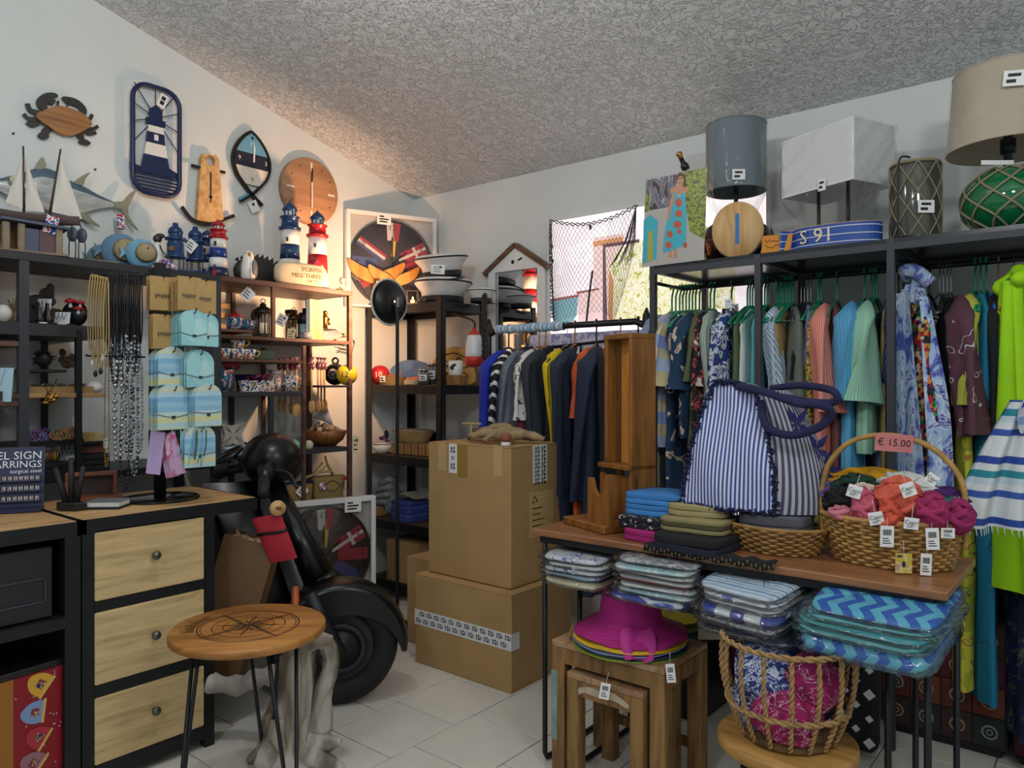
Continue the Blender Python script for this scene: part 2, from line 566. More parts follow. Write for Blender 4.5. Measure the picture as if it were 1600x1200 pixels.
def counter_left():
 t = thing('counter_unit', 'black counter unit with pale wood top, black drawer and open bay below', 'counter', (CX, .949, 0))
 D, L, Z = -.52, -1.0, .868
 obj('counter_top', MB().box(D + .012, -.012, L, -.006, Z - .025, Z, .002), OAK, t)
 b = MB()
 b.box(-.03, 0, L, 0, Z - .045, Z - .001); b.box(D, D + .03, L, 0, Z - .045, Z - .001); b.box(D, 0, -.01, 0, Z - .045, Z - .001)
 b.box(D, 0, -.045, 0, 0, Z - .045); b.box(D, 0, L, L + .03, 0, Z - .045)
 b.box(D, D + .01, L, 0, 0, Z - .045)
 b.box(D, .012, L, -.045, .545, .58); b.box(D, -.002, L, -.045, .06, .09)
 obj('frame', b, BLK, t)
 d = obj('drawer', MB().box(-.4, -.012, -.75, -.075, .585, .80, .003), M('black_drawer', '1b1e25', .45), t)
 h = MB()
 y0, y1, z0, z1 = -.30, -.095, .635, .71
 for a in ((y0, y1, z0, z0 + .004), (y0, y1, z1 - .004, z1), (y0, y0 + .004, z0, z1), (y1 - .004, y1, z0, z1)):
  h.box(-.013, -.008, a[0], a[1], a[2], a[3])
 obj('label_holder', h, M('dull_steel', '5a5d63', .35, .9), d)
 return t
counter_left()
# ------------------------------------------------------------------ wall shelf on the left wall
SX = -3.28
def wall_shelf():
 t = thing('wall_shelf', 'tall black steel shelf unit with dark boards along the left wall', 'shelf', (WX, 0, 0))
 g = lambda px, py: PX(px, py, SX)
 dx = SX - WX
 def post(px, pyt, z1, w=.034, m=GRAPH, z0=0, x0=None):
  y = g(px, 600).y
  for xa in (dx - w, .01):
   obj('post', MB().box(xa, xa + w, y - w / 2, y + w / 2, z0, z1), m, t)
 def board(pa, pb, py, th, m, d0=.005, d1=.398, atpx=None):
  a, b_ = g(pa, 600).y, g(pb, 600).y
  z = g(atpx or pa, py).z
  obj('shelf_board', MB().box(d0, d1, a, b_, z - th, z, .002), m, t)
  return z
 obj('shelf_board', MB().box(.005, .402, .55, g(345, 600).y, 1.778, 1.812, .002), CHAR, t)
 obj('shelf_board', MB().box(.005, .402, g(345, 600).y, g(551, 600).y, 1.786, 1.812, .002), WALN, t)
 post(38, 390, 1.778); post(340, 425, 1.80, .036); post(-60, 425, 1.778)
 post(548, 455, 1.786, .022, WALN); post(428, 440, 1.786, .018, WALN, g(428, 530).z)
 post(476, 535, g(476, 540).z, .018, WALN, .3); post(425, 620, g(425, 618).z, .022, GRAPH, .3)
 post(124, 515, g(124, 515).z, .022, BLK, .9)
 board(-60, 166, 505, .05, CHAR, atpx=60)
 board(46, 120, 576, .012, CHAR, .005, .30)
 board(30, 166, 615, .018, M('pale_ledge', 'a9895a', .6))
 board(-60, 30, 530, .02, WALN); board(-60, 30, 628, .02, WALN)
 board(-60, 340, 738, .03, BLK, atpx=140)
 board(345, 396, 513, .014, WALN, .005, .398)
 board(345, 548, 527, .018, WALN, atpx=432)
 board(345, 476, 560, .014, WALN)
 board(345, 480, 612, .024, GRAPH, atpx=400)
 board(345, 548, 697, .022, GRAPH, atpx=560)
 board(345, 548, 787, .022, BLK, atpx=480)
 board(-60, 548, 905, .022, BLK, atpx=480)
 # towel bar and slatted back lit by the lamp
 for py in (462, 478, 497):
  y0, y1 = g(368, 600).y, g(424, 600).y
  z = g(380, py).z
  obj('back_slat', MB().box(.006, .022, y0, y1, z - .03, z, .002), PINE, t)
 return t
wall_shelf()
# ------------------------------------------------------------------ boltless rack in the corner
RZ = (1.77, 1.29, .866, .47, .11)
def rack():
 t = thing('storage_rack', 'black perforated steel storage rack standing in the room corner', 'rack', (-3.62, 3.0, 0))
 W, D = .65, .37
 for x, y, sx, sy in ((0, 0, 1, 1), (W, 0, -1, 1), (0, D, 1, -1), (W, D, -1, -1)):
  b = MB()
  b.box(x, x + sx * .045, y, y + sy * .003, 0, 1.80); b.box(x, x + sx * .003, y, y + sy * .035, 0, 1.80)
  b.mat(1)
  if y == 0:
   for k in range(56):
    z = .08 + k * .0305
    b.box(x + sx * .018, x + sx * .027, y - .0006, y, z, z + .012)
  obj('post', b, [BLK, M('rack_slot', '3a3733', .5)], t)
 for z in RZ:
  b = MB()
  for y in (.002, D - .005):
   b.box(.005, W - .005, y, y + .003, z - .05, z)
  for x in (.003, W - .006):
   b.box(x, x + .003, .003, D - .003, z - .05, z)
  obj('beam', b, BLK, t)
  obj('shelf_panel', MB().box(.006, W - .006, .006, D - .006, z - .012, z + .002), M('rack_panel', '4a3a2a', .7), t)
 return t
rack()
# ------------------------------------------------------------------ cardboard boxes
def carton(label, x0, x1, y0, y1, z0, z1, name='cardboard_box'):
 t = thing(name, label, 'box', ((x0 + x1) / 2, (y0 + y1) / 2, z0))
 w, d, h = (x1 - x0) / 2, (y1 - y0) / 2, z1 - z0
 obj('carton', MB().box(-w, w, -d, d, 0, h - .004, .004), CARD, t)
 fl_ = MB()
 fl_.box(-w, w, -d, -.0015, h - .004, h); fl_.box(-w, w, .0015, d, h - .004, h)
 obj('flap', fl_, CARD, t)
 return t, w, d, h
def logo(b, x, z, s, y):
 """little black panda-like print on packing tape, drawn on a face looking along -y"""
 for dx, dz, sx, sz in ((-.28, .25, .16, .2), (.22, .3, .18, .18), (-.3, -.2, .14, .22), (.25, -.22, .2, .2), (0, .02, .1, .1)):
  b.add([(x + s * (dx - sx), y, z + s * (dz - sz)), (x + s * (dx + sx), y, z + s * (dz - sz * .4)), (x + s * (dx + sx * .8), y, z + s * (dz + sz)), (x + s * (dx - sx * .5), y, z + s * (dz + sz))], [(0, 1, 2, 3)])
PT = [M('tape_white', 'e4e4e2', .35), INK]
c1, w, d, h = carton('large brown cardboard box with printed tape band standing on the floor', -2.555, -1.973, 2.405, 2.85, 0, .413)
b = MB()
zt = h * .52
b.box(-w - .0008, w + .0008, -d - .0012, -d, zt - .035, zt + .035); b.box(w, w + .0012, -d - .001, -d + .055, zt - .035, zt + .035)
b.mat(1)
k = 0
x = -w + .02
while x < w - .01:
 logo(b, x, zt + (.016 if k % 2 else -.016), .026, -d - .0018)
 for q in range(3):
  b.box(x + .012, x + .021, -d - .0018, -d - .0012, zt + (.016 if k % 2 else -.016) - .008 + q * .006, zt + (.016 if k % 2 else -.016) - .005 + q * .006)
 x += .0235; k += 1
obj('printed_tape', b, PT, c1)
c2, w, d, h = carton('tall brown cardboard box stacked on the larger box', -2.528, -2.026, 2.465, 2.85, .416, 1.027)
def sticker(nm, px0, px1, z0, z1, mats, y=None, x=None, logos=()):
 b = MB()
 if y is not None: b.box(px0, px1, y - .0012, y, z0, z1)
 else: b.box(x, x + .0012, px0, px1, z0, z1)
 if logos:
  b.mat(1)
  for (u, z, s) in logos:
   if y is not None:
    logo(b, u, z, s, y - .002)
   else:
    b2 = MB(); logo(b2, 0, 0, s, 0)
    b.add([(x + .002, u + p.x, z + p.z) for p in b2.v], b2.f)
 return obj(nm, b, mats, c2)
for x0, x1 in ((-.185, -.135), (.155, .205)):
 sticker('tape_strip', x0, x1, h - .13, h - .001, M('pale_tape', 'c2a473', .35), y=-d)
sticker('tape_strip', -.06, .0, h - .15, h - .001, M('dark_tape', '9c7a3c', .3), y=-d)
sticker('printed_tape', -.115, -.065, h - .135, h - .001, PT, y=-d, logos=((-.09, h - .03, .032), (-.09, h - .105, .032), (-.09, h - .067, .02)))
sticker('printed_tape', -.035, .07, h - .17, h - .001, PT, x=w, logos=tuple((u, h - .025 - .035 * q, .036) for q in range(5) for u in (-.005, .042)))
lb = MB().box(w, w + .001, -.06, .12, .2, .40)
lb.mat(1)
for q in range(5):
 lb.box(w + .001, w + .0015, -.04, .02 + .015 * (q % 3), .22 + q * .026, .226 + q * .026)
for u, z in ((-.03, .37), (-.015, .355), (-.04, .35)):
 lb.box(w + .001, w + .0015, u, u + .012, z, z + .014)
obj('shipping_label', lb, [M('kraft_label', 'c2a66e', .7), M('label_print', '5a4526', .7)], c2)
carton('narrow brown cardboard box wedged behind the large taped box', -2.79, -2.60, 2.57, 2.88, 0, .43)
carton('small brown cardboard box on the lowest rack shelf', -3.45, -3.17, 3.01, 3.25, .113, .36)
# ------------------------------------------------------------------ nest of two tables at the right
TOPW = WOOD('table_walnut_top', '9a6a46', '85583a', '6d452c', 'X', 2, .35, 9)
def steel_table(label, x0, x1, y0, y1, z):
 t = thing('nesting_table', label, 'table', ((x0 + x1) / 2, (y0 + y1) / 2, 0))
 w, d = (x1 - x0) / 2, (y1 - y0) / 2
 obj('table_top', MB().box(-w, w, -d, d, z - .022, z, .003), TOPW, t)
 r = .009
 fr = MB()
 for y in (-d + .02, d - .02):
  fr.box(-w + .03, w - .03, y - r, y + r, z - .045, z - .023)
 for x in (-w + .04, w - .04):
  fr.box(x - r, x + r, -d + .02, d - .02, z - .045, z - .023)
 obj('frame', fr, BLK, t)
 for x in (-w + .045, w - .045):
  b = MB()
  b.tube([(x, -d + .02, z - .03), (x, -d + .02, .03), (x, -d + .03, .012), (x, -d + .06, .009), (x, d - .06, .009), (x, d - .03, .012), (x, d - .02, .03), (x, d - .02, z - .03)], r, 8)
  obj('leg', b, BLK, t)
 return t
steel_table('long walnut topped steel table holding the tote bag and wicker baskets', -1.58, -.32, 2.035, 2.49, .80)
steel_table('lower nested steel table under the long one, carrying bagged towels', -1.47, -.42, 2.085, 2.46, .645)
# ------------------------------------------------------------------ clothes rack at the right, garment rail in the middle
HZ, HY = 1.742, 3.17
GLOSSB = M('glossy_dark_board', '26282b', .22)
def right_rack():
 t = thing('clothes_rack', 'black steel clothes rack with dark top shelf along the back wall', 'rack', (-1.576, 2.9, 0))
 D, W = .52, 2.2
 r = .0125
 X = (0, .466, .946, 1.42, 1.9)
 for x in X:
  b = MB().box(x - r, x + r, -r, r, 0, 1.812); obj('post', b, GRAPH, t)
  b = MB().box(x - r, x + r, D - r, D + r, 0, 1.812); obj('post', b, GRAPH, t)
  obj('cross_bar', MB().box(x - r * .8, x + r * .8, r, D - r, 1.785, 1.808), GRAPH, t)
  obj('cross_bar', MB().tube([(x, 0, HZ), (x, HY - 2.9 - .02, HZ), ], .008, 8), BLK, t)
 for a, b_ in zip(X, X[1:]):
  obj('shelf_board', MB().box(a + .003, b_ - .003, -.008, D + .008, 1.80, 1.816), GLOSSB, t)
  for y in (0, D):
   obj('shelf_frame', MB().box(a + r, b_ - r, y - r, y + r, 1.776, 1.80), GRAPH, t)
 obj('hanging_rail', MB().tube([(0, HY - 2.9, HZ), (1.9, HY - 2.9, HZ)], .0105, 10), BLK, t)
 return t
right_rack()
GZ, GY = 1.592, 3.05
def garment_rail():
 t = thing('garment_rail', 'black tubular garment rail holding jackets beside the cardboard boxes', 'rack', (-2.66, GY, 0))
 W, r = .97, .016
 up = [(0, 0, .02), (0, 0, GZ - .08), (.015, 0, GZ - .025), (.06, 0, GZ)]
 obj('upright', MB().tube(spath(up, 5), r, 10), BLK, t)
 obj('upright', MB().tube(spath([(W - x, y, z) for x, y, z in up], 5), r, 10), BLK, t)
 obj('hanging_rail', MB().tube([(.055, 0, GZ), (W - .055, 0, GZ)], r, 10), BLK, t)
 obj('lower_rail', MB().tube([(W - .6, .03, GZ - .105), (W, .03, GZ - .07)], .008, 8), BLK, t)
 for x in (0, W):
  obj('foot', MB().tube([(x, -.22, .016), (x, .22, .016)], r, 10), BLK, t)
 b = MB()
 wv = spath([(.06 + .04 * k, 0, GZ) for k in range(12)], 2)
 obj('wrapped_scarf', MB().tube(wv, [.024 + .003 * math.sin(k * 1.7) for k in range(len(wv))], 10),
  STR('rail_scarf', ['a9c4d8', '7e9fc0', 'd3dde4', '8aa7bd'], 24, 'X', (0, 0, .6)), t)
 return t
garment_rail()
# ------------------------------------------------------------------ decorations on the left wall
def lpx(pts, o, X=WX):
 return [((p := PX(x, y, X)).y - o.y, p.z - o.z) for x, y in pts]
def ribbon(pts, w):
 P = [Vector((p[0], p[1])) for p in pts]; k = len(P)
 ws = w if isinstance(w, (list, tuple)) else [w] * k
 a, b = [], []
 for i in range(k):
  t = P[min(i + 1, k - 1)] - P[max(i - 1, 0)]
  t.normalize(); n = Vector((-t.y, t.x))
  a.append(tuple(P[i] + n * ws[i] / 2)); b.append(tuple(P[i] - n * ws[i] / 2))
 return a + b[::-1]
def sp2(pts, n=5, closed=False):
 return [(p.x, p.y) for p in spath([(x, y, 0) for x, y in pts], n, closed)]
def wall_thing(name, label, cat, px, py, X=WX):
 o = PX(px, py, X)
 t = thing(name, label, cat, (X, o.y, o.z), ROT_LW)
 return t, o
# crab: wooden shell, dark metal legs and claws
t, o = wall_thing('wall_crab', 'wooden crab with black metal legs and claws hung high on the left wall', 'wall decoration', 95, 190)
obj('shell', MB().prism(sp2(lpx([(52, 184), (66, 174), (88, 168), (112, 174), (128, 182), (139, 196), (128, 206), (108, 214), (90, 211), (72, 200)], o), 4, True), .018, .034), WOOD('crab_wood', 'a8743e', '936132', '74491f', 'X', 2, .45), t)
mcrab = M('crab_metal', '33322f', .5, .3)
for pts, w in (([(60, 178), (46, 174), (41, 163)], (.022, .018, .006)), ([(58, 187), (44, 187), (35, 179)], (.020, .015, .005)), ([(60, 192), (48, 197), (40, 192)], (.018, .015, .005)),
               ([(76, 200), (68, 208), (66, 212)], (.03, .02, .02)), ([(128, 190), (138, 187), (142, 180)], (.018, .014, .005)), ([(130, 200), (142, 203), (151, 198)], (.018, .014, .005)), ([(128, 205), (138, 210), (148, 208)], (.018, .014, .006)),
               ([(120, 208), (124, 214), (128, 222)], (.03, .022, .02))):
 obj('leg', MB().prism(ribbon(sp2(lpx(pts, o), 4), [w[min(2, int(i / 4.01))] for i in range(9)]), .010, .018), mcrab, t)
for pts in ([(57, 212), (66, 206), (74, 212), (72, 218), (62, 218)], [(120, 222), (130, 219), (139, 224), (136, 228), (126, 227)]):
 obj('foot', MB().prism(sp2(lpx(pts, o), 3, True), .010, .02), mcrab, t)
obj('claw', MB().prism(sp2(lpx([(70, 178), (58, 170), (55, 158), (66, 148), (82, 147), (88, 153), (76, 156), (84, 158), (80, 165), (68, 163), (72, 171)], o), 3, True), .012, .024), mcrab, t)
obj('claw', MB().prism(sp2(lpx([(122, 180), (122, 172), (112, 166), (100, 162), (95, 153), (112, 155), (124, 162), (132, 172), (131, 181)], o), 3, True), .012, .024), mcrab, t)
for x in (88, 103):
 p = lpx([(x, 168), (x, 161)], o)
 obj('eye', MB().tube([(p[0][0], p[0][1], .02), (p[1][0], p[1][1], .02)], .0035, 6).ball((p[1][0], p[1][1], .02), .006, 8, 6), mcrab, t)
# tall lighthouse wall clock
t, o = wall_thing('lighthouse_wall_clock', 'tall rounded navy frame wall clock with a lighthouse cut-out', 'wall clock', 239, 222)
def rrect(px0, py0, px1, py1, r):
 (a, b), (c, d) = lpx([(px0, (py0 + py1) / 2), (px1, (py0 + py1) / 2)], o)
 zt, zb = .262, -.262
 return [(x, y) for cx, cy, a0 in ((c - r, zt - r, 0), (a + r, zt - r, PI / 2), (a + r, zb + r, PI), (c - r, zb + r, 1.5 * PI)) for x, y in circ(r, 6, a0, a0 + PI / 2, cx, cy)]
rr = rrect(203, 150, 276, 300, .075)
obj('frame', MB().tube([(x, y, .03) for x, y in rr], .0115, 8, True), NAVYP, t)
W0 = max(p[0] for p in rr)
hs = W0
b = MB()
for k in range(5):
 z = -.175 - k * .017
 wv = hs * (1 if k < 2 else (.95 - .07 * (k - 1)))
 b.box(-wv, wv, z - .0045, z + .0045, .022, .03)
obj('wave_bars', b, NAVYP, t)
for ang in (25, 55, 90, 125, 155, 200, 232, -20, -52):
 a = R_(ang)
 c0 = Vector((0, .11)); dv = Vector((math.cos(a), math.sin(a)))
 L = min((hs - .0) / max(abs(dv.x), 1e-3), (.26 - c0.y if dv.y > 0 else .40) / max(abs(dv.y), 1e-3))
 p = c0 + dv * .035; q = c0 + dv * (L - .005)
 obj('light_ray', MB().tube([(p.x, p.y, .028), (q.x, q.y, .028)], .0026, 6), NAVYP, t)
tw = lambda z: .032 + (.115 - z) * .10 + max(0, -z - .02) * .10
def band(z1, z0, m):
 obj('tower_band', MB().prism([(-tw(z0), z0), (tw(z0), z0), (tw(z1), z1), (-tw(z1), z1)], .02, .034), m, t)
band(.07, .038, WHTP); band(.038, -.015, NAVYP); band(-.015, -.075, WHTP); band(-.075, -.165, NAVYP)
obj('lantern_room', MB().prism([(-.045, .075), (.045, .075), (.045, .105), (.03, .105), (.03, .15), (0, .175), (-.03, .15), (-.03, .105), (-.045, .105)], .02, .036), NAVYP, t)
obj('island', MB().prism([(-hs, -.166), (hs, -.166), (hs, -.14), (.06, -.115), (.02, -.10), (-.04, -.10), (-.07, -.14), (-hs, -.125)], .016, .026), NAVYP, t)
obj('tower_window', MB().prism([(-.010, .0), (.010, .0), (.010, .028), (-.010, .028)], .034, .036), WHTP, t)
obj('price_tag', MB().box(-.06, -.02, .165, .235, .034, .0355, T=TR((0, 0, 0), (0, 0, -.35))).mat(1).box(-.05, -.03, .18, .20, .0356, .036, T=TR((0, 0, 0), (0, 0, -.35))).box(-.05, -.03, .205, .225, .0356, .036, T=TR((0, 0, 0), (0, 0, -.35))), [PAPER, INK], t)
# wooden anchor thermometer
t, o = wall_thing('anchor_thermometer', 'pale wooden anchor shaped thermometer with black metal stock on the left wall', 'thermometer', 322, 300)
ho = lpx([(323, 253)], o)[0]
out = lpx([(309, 248), (312, 242), (331, 244), (336, 251), (343, 345), (302, 345)], o)
b = MB()
# board with a hole: left and right halves around the hole
cx = ho[0]
topz = out[1][1]
Lh = [(cx, ho[1] + .026)] + [(cx, topz)] + [out[1], out[0], out[5], (cx, out[5][1])] + [(cx, ho[1] - .026)] + [(cx - .026 * math.sin(a), ho[1] - .026 * math.cos(a)) for a in [PI * k / 8 for k in range(1, 8)]]
Rh = [(cx, ho[1] - .026), (cx, out[5][1]), out[4], out[3], out[2], (cx, topz), (cx, ho[1] + .026)] + [(cx + .026 * math.sin(a), ho[1] + .026 * math.cos(a)) for a in [PI * k / 8 for k in range(1, 8)]]
b.prism(Lh, .012, .04); b.prism(Rh, .012, .04)
obj('board', b, PINE, t)
s = lpx([(295, 260), (347, 271)], o)
obj('stock', MB().tube([(s[0][0], s[0][1], .028), (s[1][0], s[1][1], .028)], .008, 8), BLK, t)
obj('arm', MB().prism(ribbon(sp2(lpx([(280, 324), (296, 344), (320, 352), (345, 344), (362, 338)], o), 4), .018), .02, .03), BLK, t)
s = lpx([(323, 271), (323, 310)], o)
obj('gauge', MB().box(cx - .003, cx + .003, s[1][1], s[0][1], .04, .043).ball((cx, s[1][1], .042), .009, 10, 6).box(cx - .002, cx + .002, s[1][1] - .03, s[1][1], .04, .043), BLK, t)
# fish shaped wall clock
t, o = wall_thing('fish_wall_clock', 'fish shaped wall clock banded light blue, navy and cream on the left wall', 'wall clock', 389, 258)
vt = lpx([(391, 208)], o)[0]; vb = lpx([(390, 296)], o)[0]
Lw = lpx([(361, 250)], o)[0][0]; Rw = lpx([(418, 258)], o)[0][0]
def side(u, sgn):
 z = vt[1] + (vb[1] - vt[1]) * u
 wmax = -Lw if sgn < 0 else Rw
 return (sgn * wmax * math.sin(PI * min(1, u * .93 + .0)) ** .75, z)
def fband(u0, u1, m):
 us = [u0 + (u1 - u0) * k / 8 for k in range(9)]
 obj('face_band', MB().prism([side(u, -1) for u in us] + [side(u, 1) for u in us[::-1]], .012, .022), m, t)
fband(.0, .38, M('fish_blue', '6aa5bf', .5)); fband(.38, .63, M('fish_navy', '1f2433', .5)); fband(.63, .93, M('fish_cream', 'e6dccb', .5))
us = [k / 24 for k in range(25)]
e1 = lpx([(366, 318), (386, 302), (393, 297)], o); e2 = lpx([(408, 322), (398, 308), (388, 296)], o)
for sg, tail in ((-1, lpx([(372, 285), (388, 303), (406, 322)], o)), (1, lpx([(410, 285), (394, 302), (372, 316)], o))):
 pts = [side(u, sg) for u in us if u < .84] + tail[1:]
 obj('rim', MB().prism(ribbon(sp2(pts, 2), .012 if sg > 0 else .016), .01, .03), M('rim_metal', '2b2724', .4, .5), t)
obj('tail_plate', MB().prism(lpx([(370, 310), (392, 299), (396, 304), (374, 317)], o), .012, .016), M('fish_blue', '6aa5bf', .5), t)
b = MB()
for s, x, y in (('12', 391, 227), ('9', 371, 247), ('3', 412, 258)):
 p = lpx([(x, y)], o)[0]; b.text(s, .032, TR((p[0], p[1], .0225)))
b.mat(1); p = lpx([(391, 281)], o)[0]; b.text('6', .032, TR((p[0], p[1], .0225)))
p = lpx([(391, 221)], o)[0]; b.lathe([(.008, 0), (.008, .001)], 10, TR((p[0], p[1] + .012, .0225)))
obj('numerals', b, [PAPER, INK], t)
p = lpx([(393, 255), (394, 230)], o)
obj('hand', MB().prism(ribbon(p, .008), .024, .026), PAPER, t)
obj('price_tag', MB().box(-.028, .028, -.03, .03, 0.0, .0012, T=TR((lpx([(392, 324)], o)[0][0], lpx([(392, 324)], o)[0][1], .03), (0, 0, .5))).mat(1).box(-.006, .008, .004, .02, .0012, .0016, T=TR((lpx([(392, 324)], o)[0][0], lpx([(392, 324)], o)[0][1], .03), (0, 0, .5))), [PAPER, INK], t)
# round wooden clock
t, o = wall_thing('round_wall_clock', 'round plain wooden wall clock with four pale marks on the left wall', 'wall clock', 480, 300)
CW = WOOD('clock_wood', 'c08f68', 'ad7d58', '966a48', 'X', 1.2, .5)
rc = .192
obj('face', MB().lathe([(.0001, 0), (rc, 0), (rc, .036), (rc - .004, .04), (.0001, .04)], 48), CW, t)
for k in range(4):
 a = PI / 2 * k
 obj('hour_mark', MB().box(.115, .165, -.006, .006, .04, .0425, T=TR((0, 0, 0), (0, 0, a))), M('pale_mark', 'e8ddcb', .5), t)
b = MB()
for k in range(12):
 if k % 3: b.lathe([(.005, .04), (.005, .042)], 8, TR((.15 * math.cos(PI / 6 * k), .15 * math.sin(PI / 6 * k), 0)))
obj('dots', b, M('brown_dot', '6b4630', .5), t)['kind'] = 'stuff'
obj('hand', MB().prism(ribbon([(-.002, -.05), (.004, .13)], .008), .044, .046), BLK2, t)
obj('hand', MB().prism(ribbon([(0, -.10), (0, .05)], .010), .047, .049), M('pale_mark', 'e8ddcb', .5), t)
# tuna plaque
t, o = wall_thing('tuna_fish', 'silver and blue tuna fish plaque behind the sailboat on the left wall', 'wall decoration', 110, 305, WX + .03)
TP = [(-30, 291), (-10, 281), (0, 279), (15, 275), (30, 273), (60, 262), (84, 267), (100, 277), (117, 286), (135, 294), (154, 305), (180, 317)]
BT = [(-30, 292), (-10, 296), (0, 299), (15, 308), (37, 318), (60, 326), (85, 332), (100, 335), (114, 335), (132, 333), (152, 327), (180, 323)]
tp = [Vector(p) for p in sp2(lpx(TP, o, WX + .03), 3)]; bt = [Vector(p) for p in sp2(lpx(BT, o, WX + .03), 3)]
b = MB()
k = len(tp)
rows = 12
def fsh(i, v):
 p = tp[i].lerp(bt[i], (1 - math.cos(PI * v)) / 2)
 L = (tp[i] - bt[i]).length
 return (p.x, p.y, .16 * L * math.sin(PI * v) + .004)
for r in range(rows):
 b.m = 0 if r < 4 else (1 if r < 9 else 2)
 b.add([fsh(i, (r + q) / rows) for q in (0, 1) for i in range(k)], [(i, k + i, k + i + 1, i + 1) for i in range(k - 1)], None, True)
TM = [BLOB('tuna_back', [(0, '3d4e5c'), (.6, '536a7a')], 30, 3, .25, const=False), BLOB('tuna_side', [(.3, '9aa09f'), (.7, 'c4c5c0')], 18, 4, .25, stretch=(1, 3, 1), const=False), M('tuna_belly', 'd6d4cd', .3)]
obj('body', b, TM, t)
FIN = M('tuna_fin', '8f8e78', .4)
for nm, pts in (('tail_fin', [(178, 316), (190, 315), (200, 304), (211, 297), (204, 312), (198, 325), (200, 340), (214, 360), (203, 352), (192, 335), (186, 326), (178, 325)]),
    ('dorsal_fin', [(114, 286), (126, 276), (139, 270), (131, 281), (128, 290)]), ('dorsal_fin', [(55, 265), (64, 246), (70, 262)]), ('anal_fin', [(122, 334), (135, 335), (142, 344), (155, 355), (140, 350), (124, 340)])):
 obj(nm, MB().prism(sp2(lpx(pts, o, WX + .03), 3, True), .006, .016), FIN, t)
p = lpx([(18, 284)], o, WX + .03)[0]
obj('eye', MB().ball((p[0], p[1], .042), (.02, .02, .012), 14, 8).mat(1).ball((p[0], p[1], .050), (.010, .010, .008), 12, 6), [M('fish_eye', 'c9c4a0', .2), BLK2], t)
obj('gill_line', MB().tube([(*q, .055) for q in sp2(lpx([(30, 281), (36, 295), (30, 312)], o, WX + .03), 4)], .003, 6), M('tuna_back2', '55626b', .4), t)
p = lpx([(184, 345)], o, WX + .03)[0]
obj('price_tag', MB().box(-.018, .018, -.045, .03, .03, .032, T=TR((p[0], p[1], 0), (0, 0, .1))), BLOB('flag_tag', [(0, 'c23a44'), (.42, 'e9e6e6'), (.55, '2f3f86')], 60, 1), t)
for px_, py_ in ((148, 265), (440, 361), (20, 209)):
 p = PX(px_, py_, WX)
 b = MB().cyl((0, 0, 0), (.012, 0, 0), .004, 8)
 solo('wall_nail', b, BLK2, 'small dark nail left in the white wall %s' % {148: 'above the tuna tail', 440: 'beside the tall blue and white lighthouse', 20: 'left of the crab'}[px_], 'nail', p)
# ------------------------------------------------------------------ things along the top of the wall shelf
ZT = 1.812
def at_shelf(px, X, z=ZT):
 p = PX(px, 600, X); return Vector((X, p.y, z))
def FX(px, X): return (PX(px, 600, X) - Vector((0, 0, H))).dot(Vector((-SA, CA, 0)))
def mpp(px, X): return FX(px, X) / FP          # metres per pixel there
def sticker_tag(b, T, w=.03, h=.04):
 """white price card with dark scribble, in the x-z plane facing -y"""
 m0 = b.m
 b.m = 0
 b.box(-w / 2, w / 2, -.0006, .0006, -h, 0, T=T)
 b.m = 1
 for q in range(3):
  b.box(-w * .35, w * (.1 + .12 * q), -.0012, -.0006, -h * (.25 + .22 * q) - h * .08, -h * (.25 + .22 * q), T=T)
 b.m = m0
FACE = R_(39.3)          # yaw that turns local -y towards the camera
def lighthouse(px, X, h, r, cols, label, top, z=ZT, deck=None, twin=False):
 p = at_shelf(px, X, z)
 t = thing('lighthouse_model', label, 'lighthouse', p, FACE)
 n = len(cols)
 hb = h * .66
 for i, c in enumerate(cols):
  z0, z1 = hb * i / n, hb * (i + 1) / n
  r0, r1 = r * (1 - .22 * i / n), r * (1 - .22 * (i + 1) / n)
  obj('tower_band', MB().lathe([(r0 + (.004 if i == 0 else 0), z0), (r1, z1 - .0005)], 20), c, t)
 r2 = r * .78
 obj('gallery', MB().lathe([(r2 * 1.25, hb), (r2 * 1.28, hb + h * .03), (r2, hb + h * .035), (r2 * .95, hb + h * .13), (r2 * 1.15, hb + h * .135), (r2 * 1.15, hb + h * .15), (.001, hb + h * .15)], 18), deck or top, t)
 lr = MB().lathe([(r2 * .62, hb + h * .15), (r2 * .62, hb + h * .22)], 10)
 lr.mat(1)
 for k in range(8):
  a = k * PI / 4
  lr.cyl((r2 * .66 * math.cos(a), r2 * .66 * math.sin(a), hb + h * .15), (r2 * .66 * math.cos(a), r2 * .66 * math.sin(a), hb + h * .22), .003, 6)
 obj('lantern_room', lr, [M('lamp_pane', 'cfd8da', .15), top], t)
 obj('roof', MB().lathe([(r2 * .92, hb + h * .22), (r2 * .8, hb + h * .25), (r2 * .35, hb + h * .30), (r2 * .12, hb + h * .32), (.001, hb + h * .34)], 16), top, t)
 for z0 in (.12, .34, .52):
  rr_ = r * (1 - .22 * z0 / .66)
  obj('window', MB().box(-.006, .006, -rr_ - .002, -rr_ + .01, z0 * h, z0 * h + .022), M('lh_window', '3a3440', .4), t)
 obj('door', MB().box(-.010, .010, -r - .0035, -r + .01, .008, h * .1), REDP, t)
 return t
m_ = mpp(340, -3.36)
lighthouse(341, -3.36, 92 * m_, 15 * m_, [NAVYP, WHTP, M('cobalt', '1f3c8c', .3), WHTP], 'red topped lighthouse model with white and blue bands at the shelf edge', REDP)
m_ = mpp(322, -3.46)
lighthouse(324, -3.50, 82 * m_, 13 * m_, [BLUEP, WHTP, BLUEP, WHTP], 'blue and white lighthouse model half hidden behind the red topped one', BLUEP)
m_ = mpp(452, -3.5)
lighthouse(453, -3.47, 138 * m_, 17 * m_, [WHTP, WHTP, BLUEP, WHTP], 'tall white lighthouse model with blue band and blue top', BLUEP)
m_ = mpp(496, -3.44)
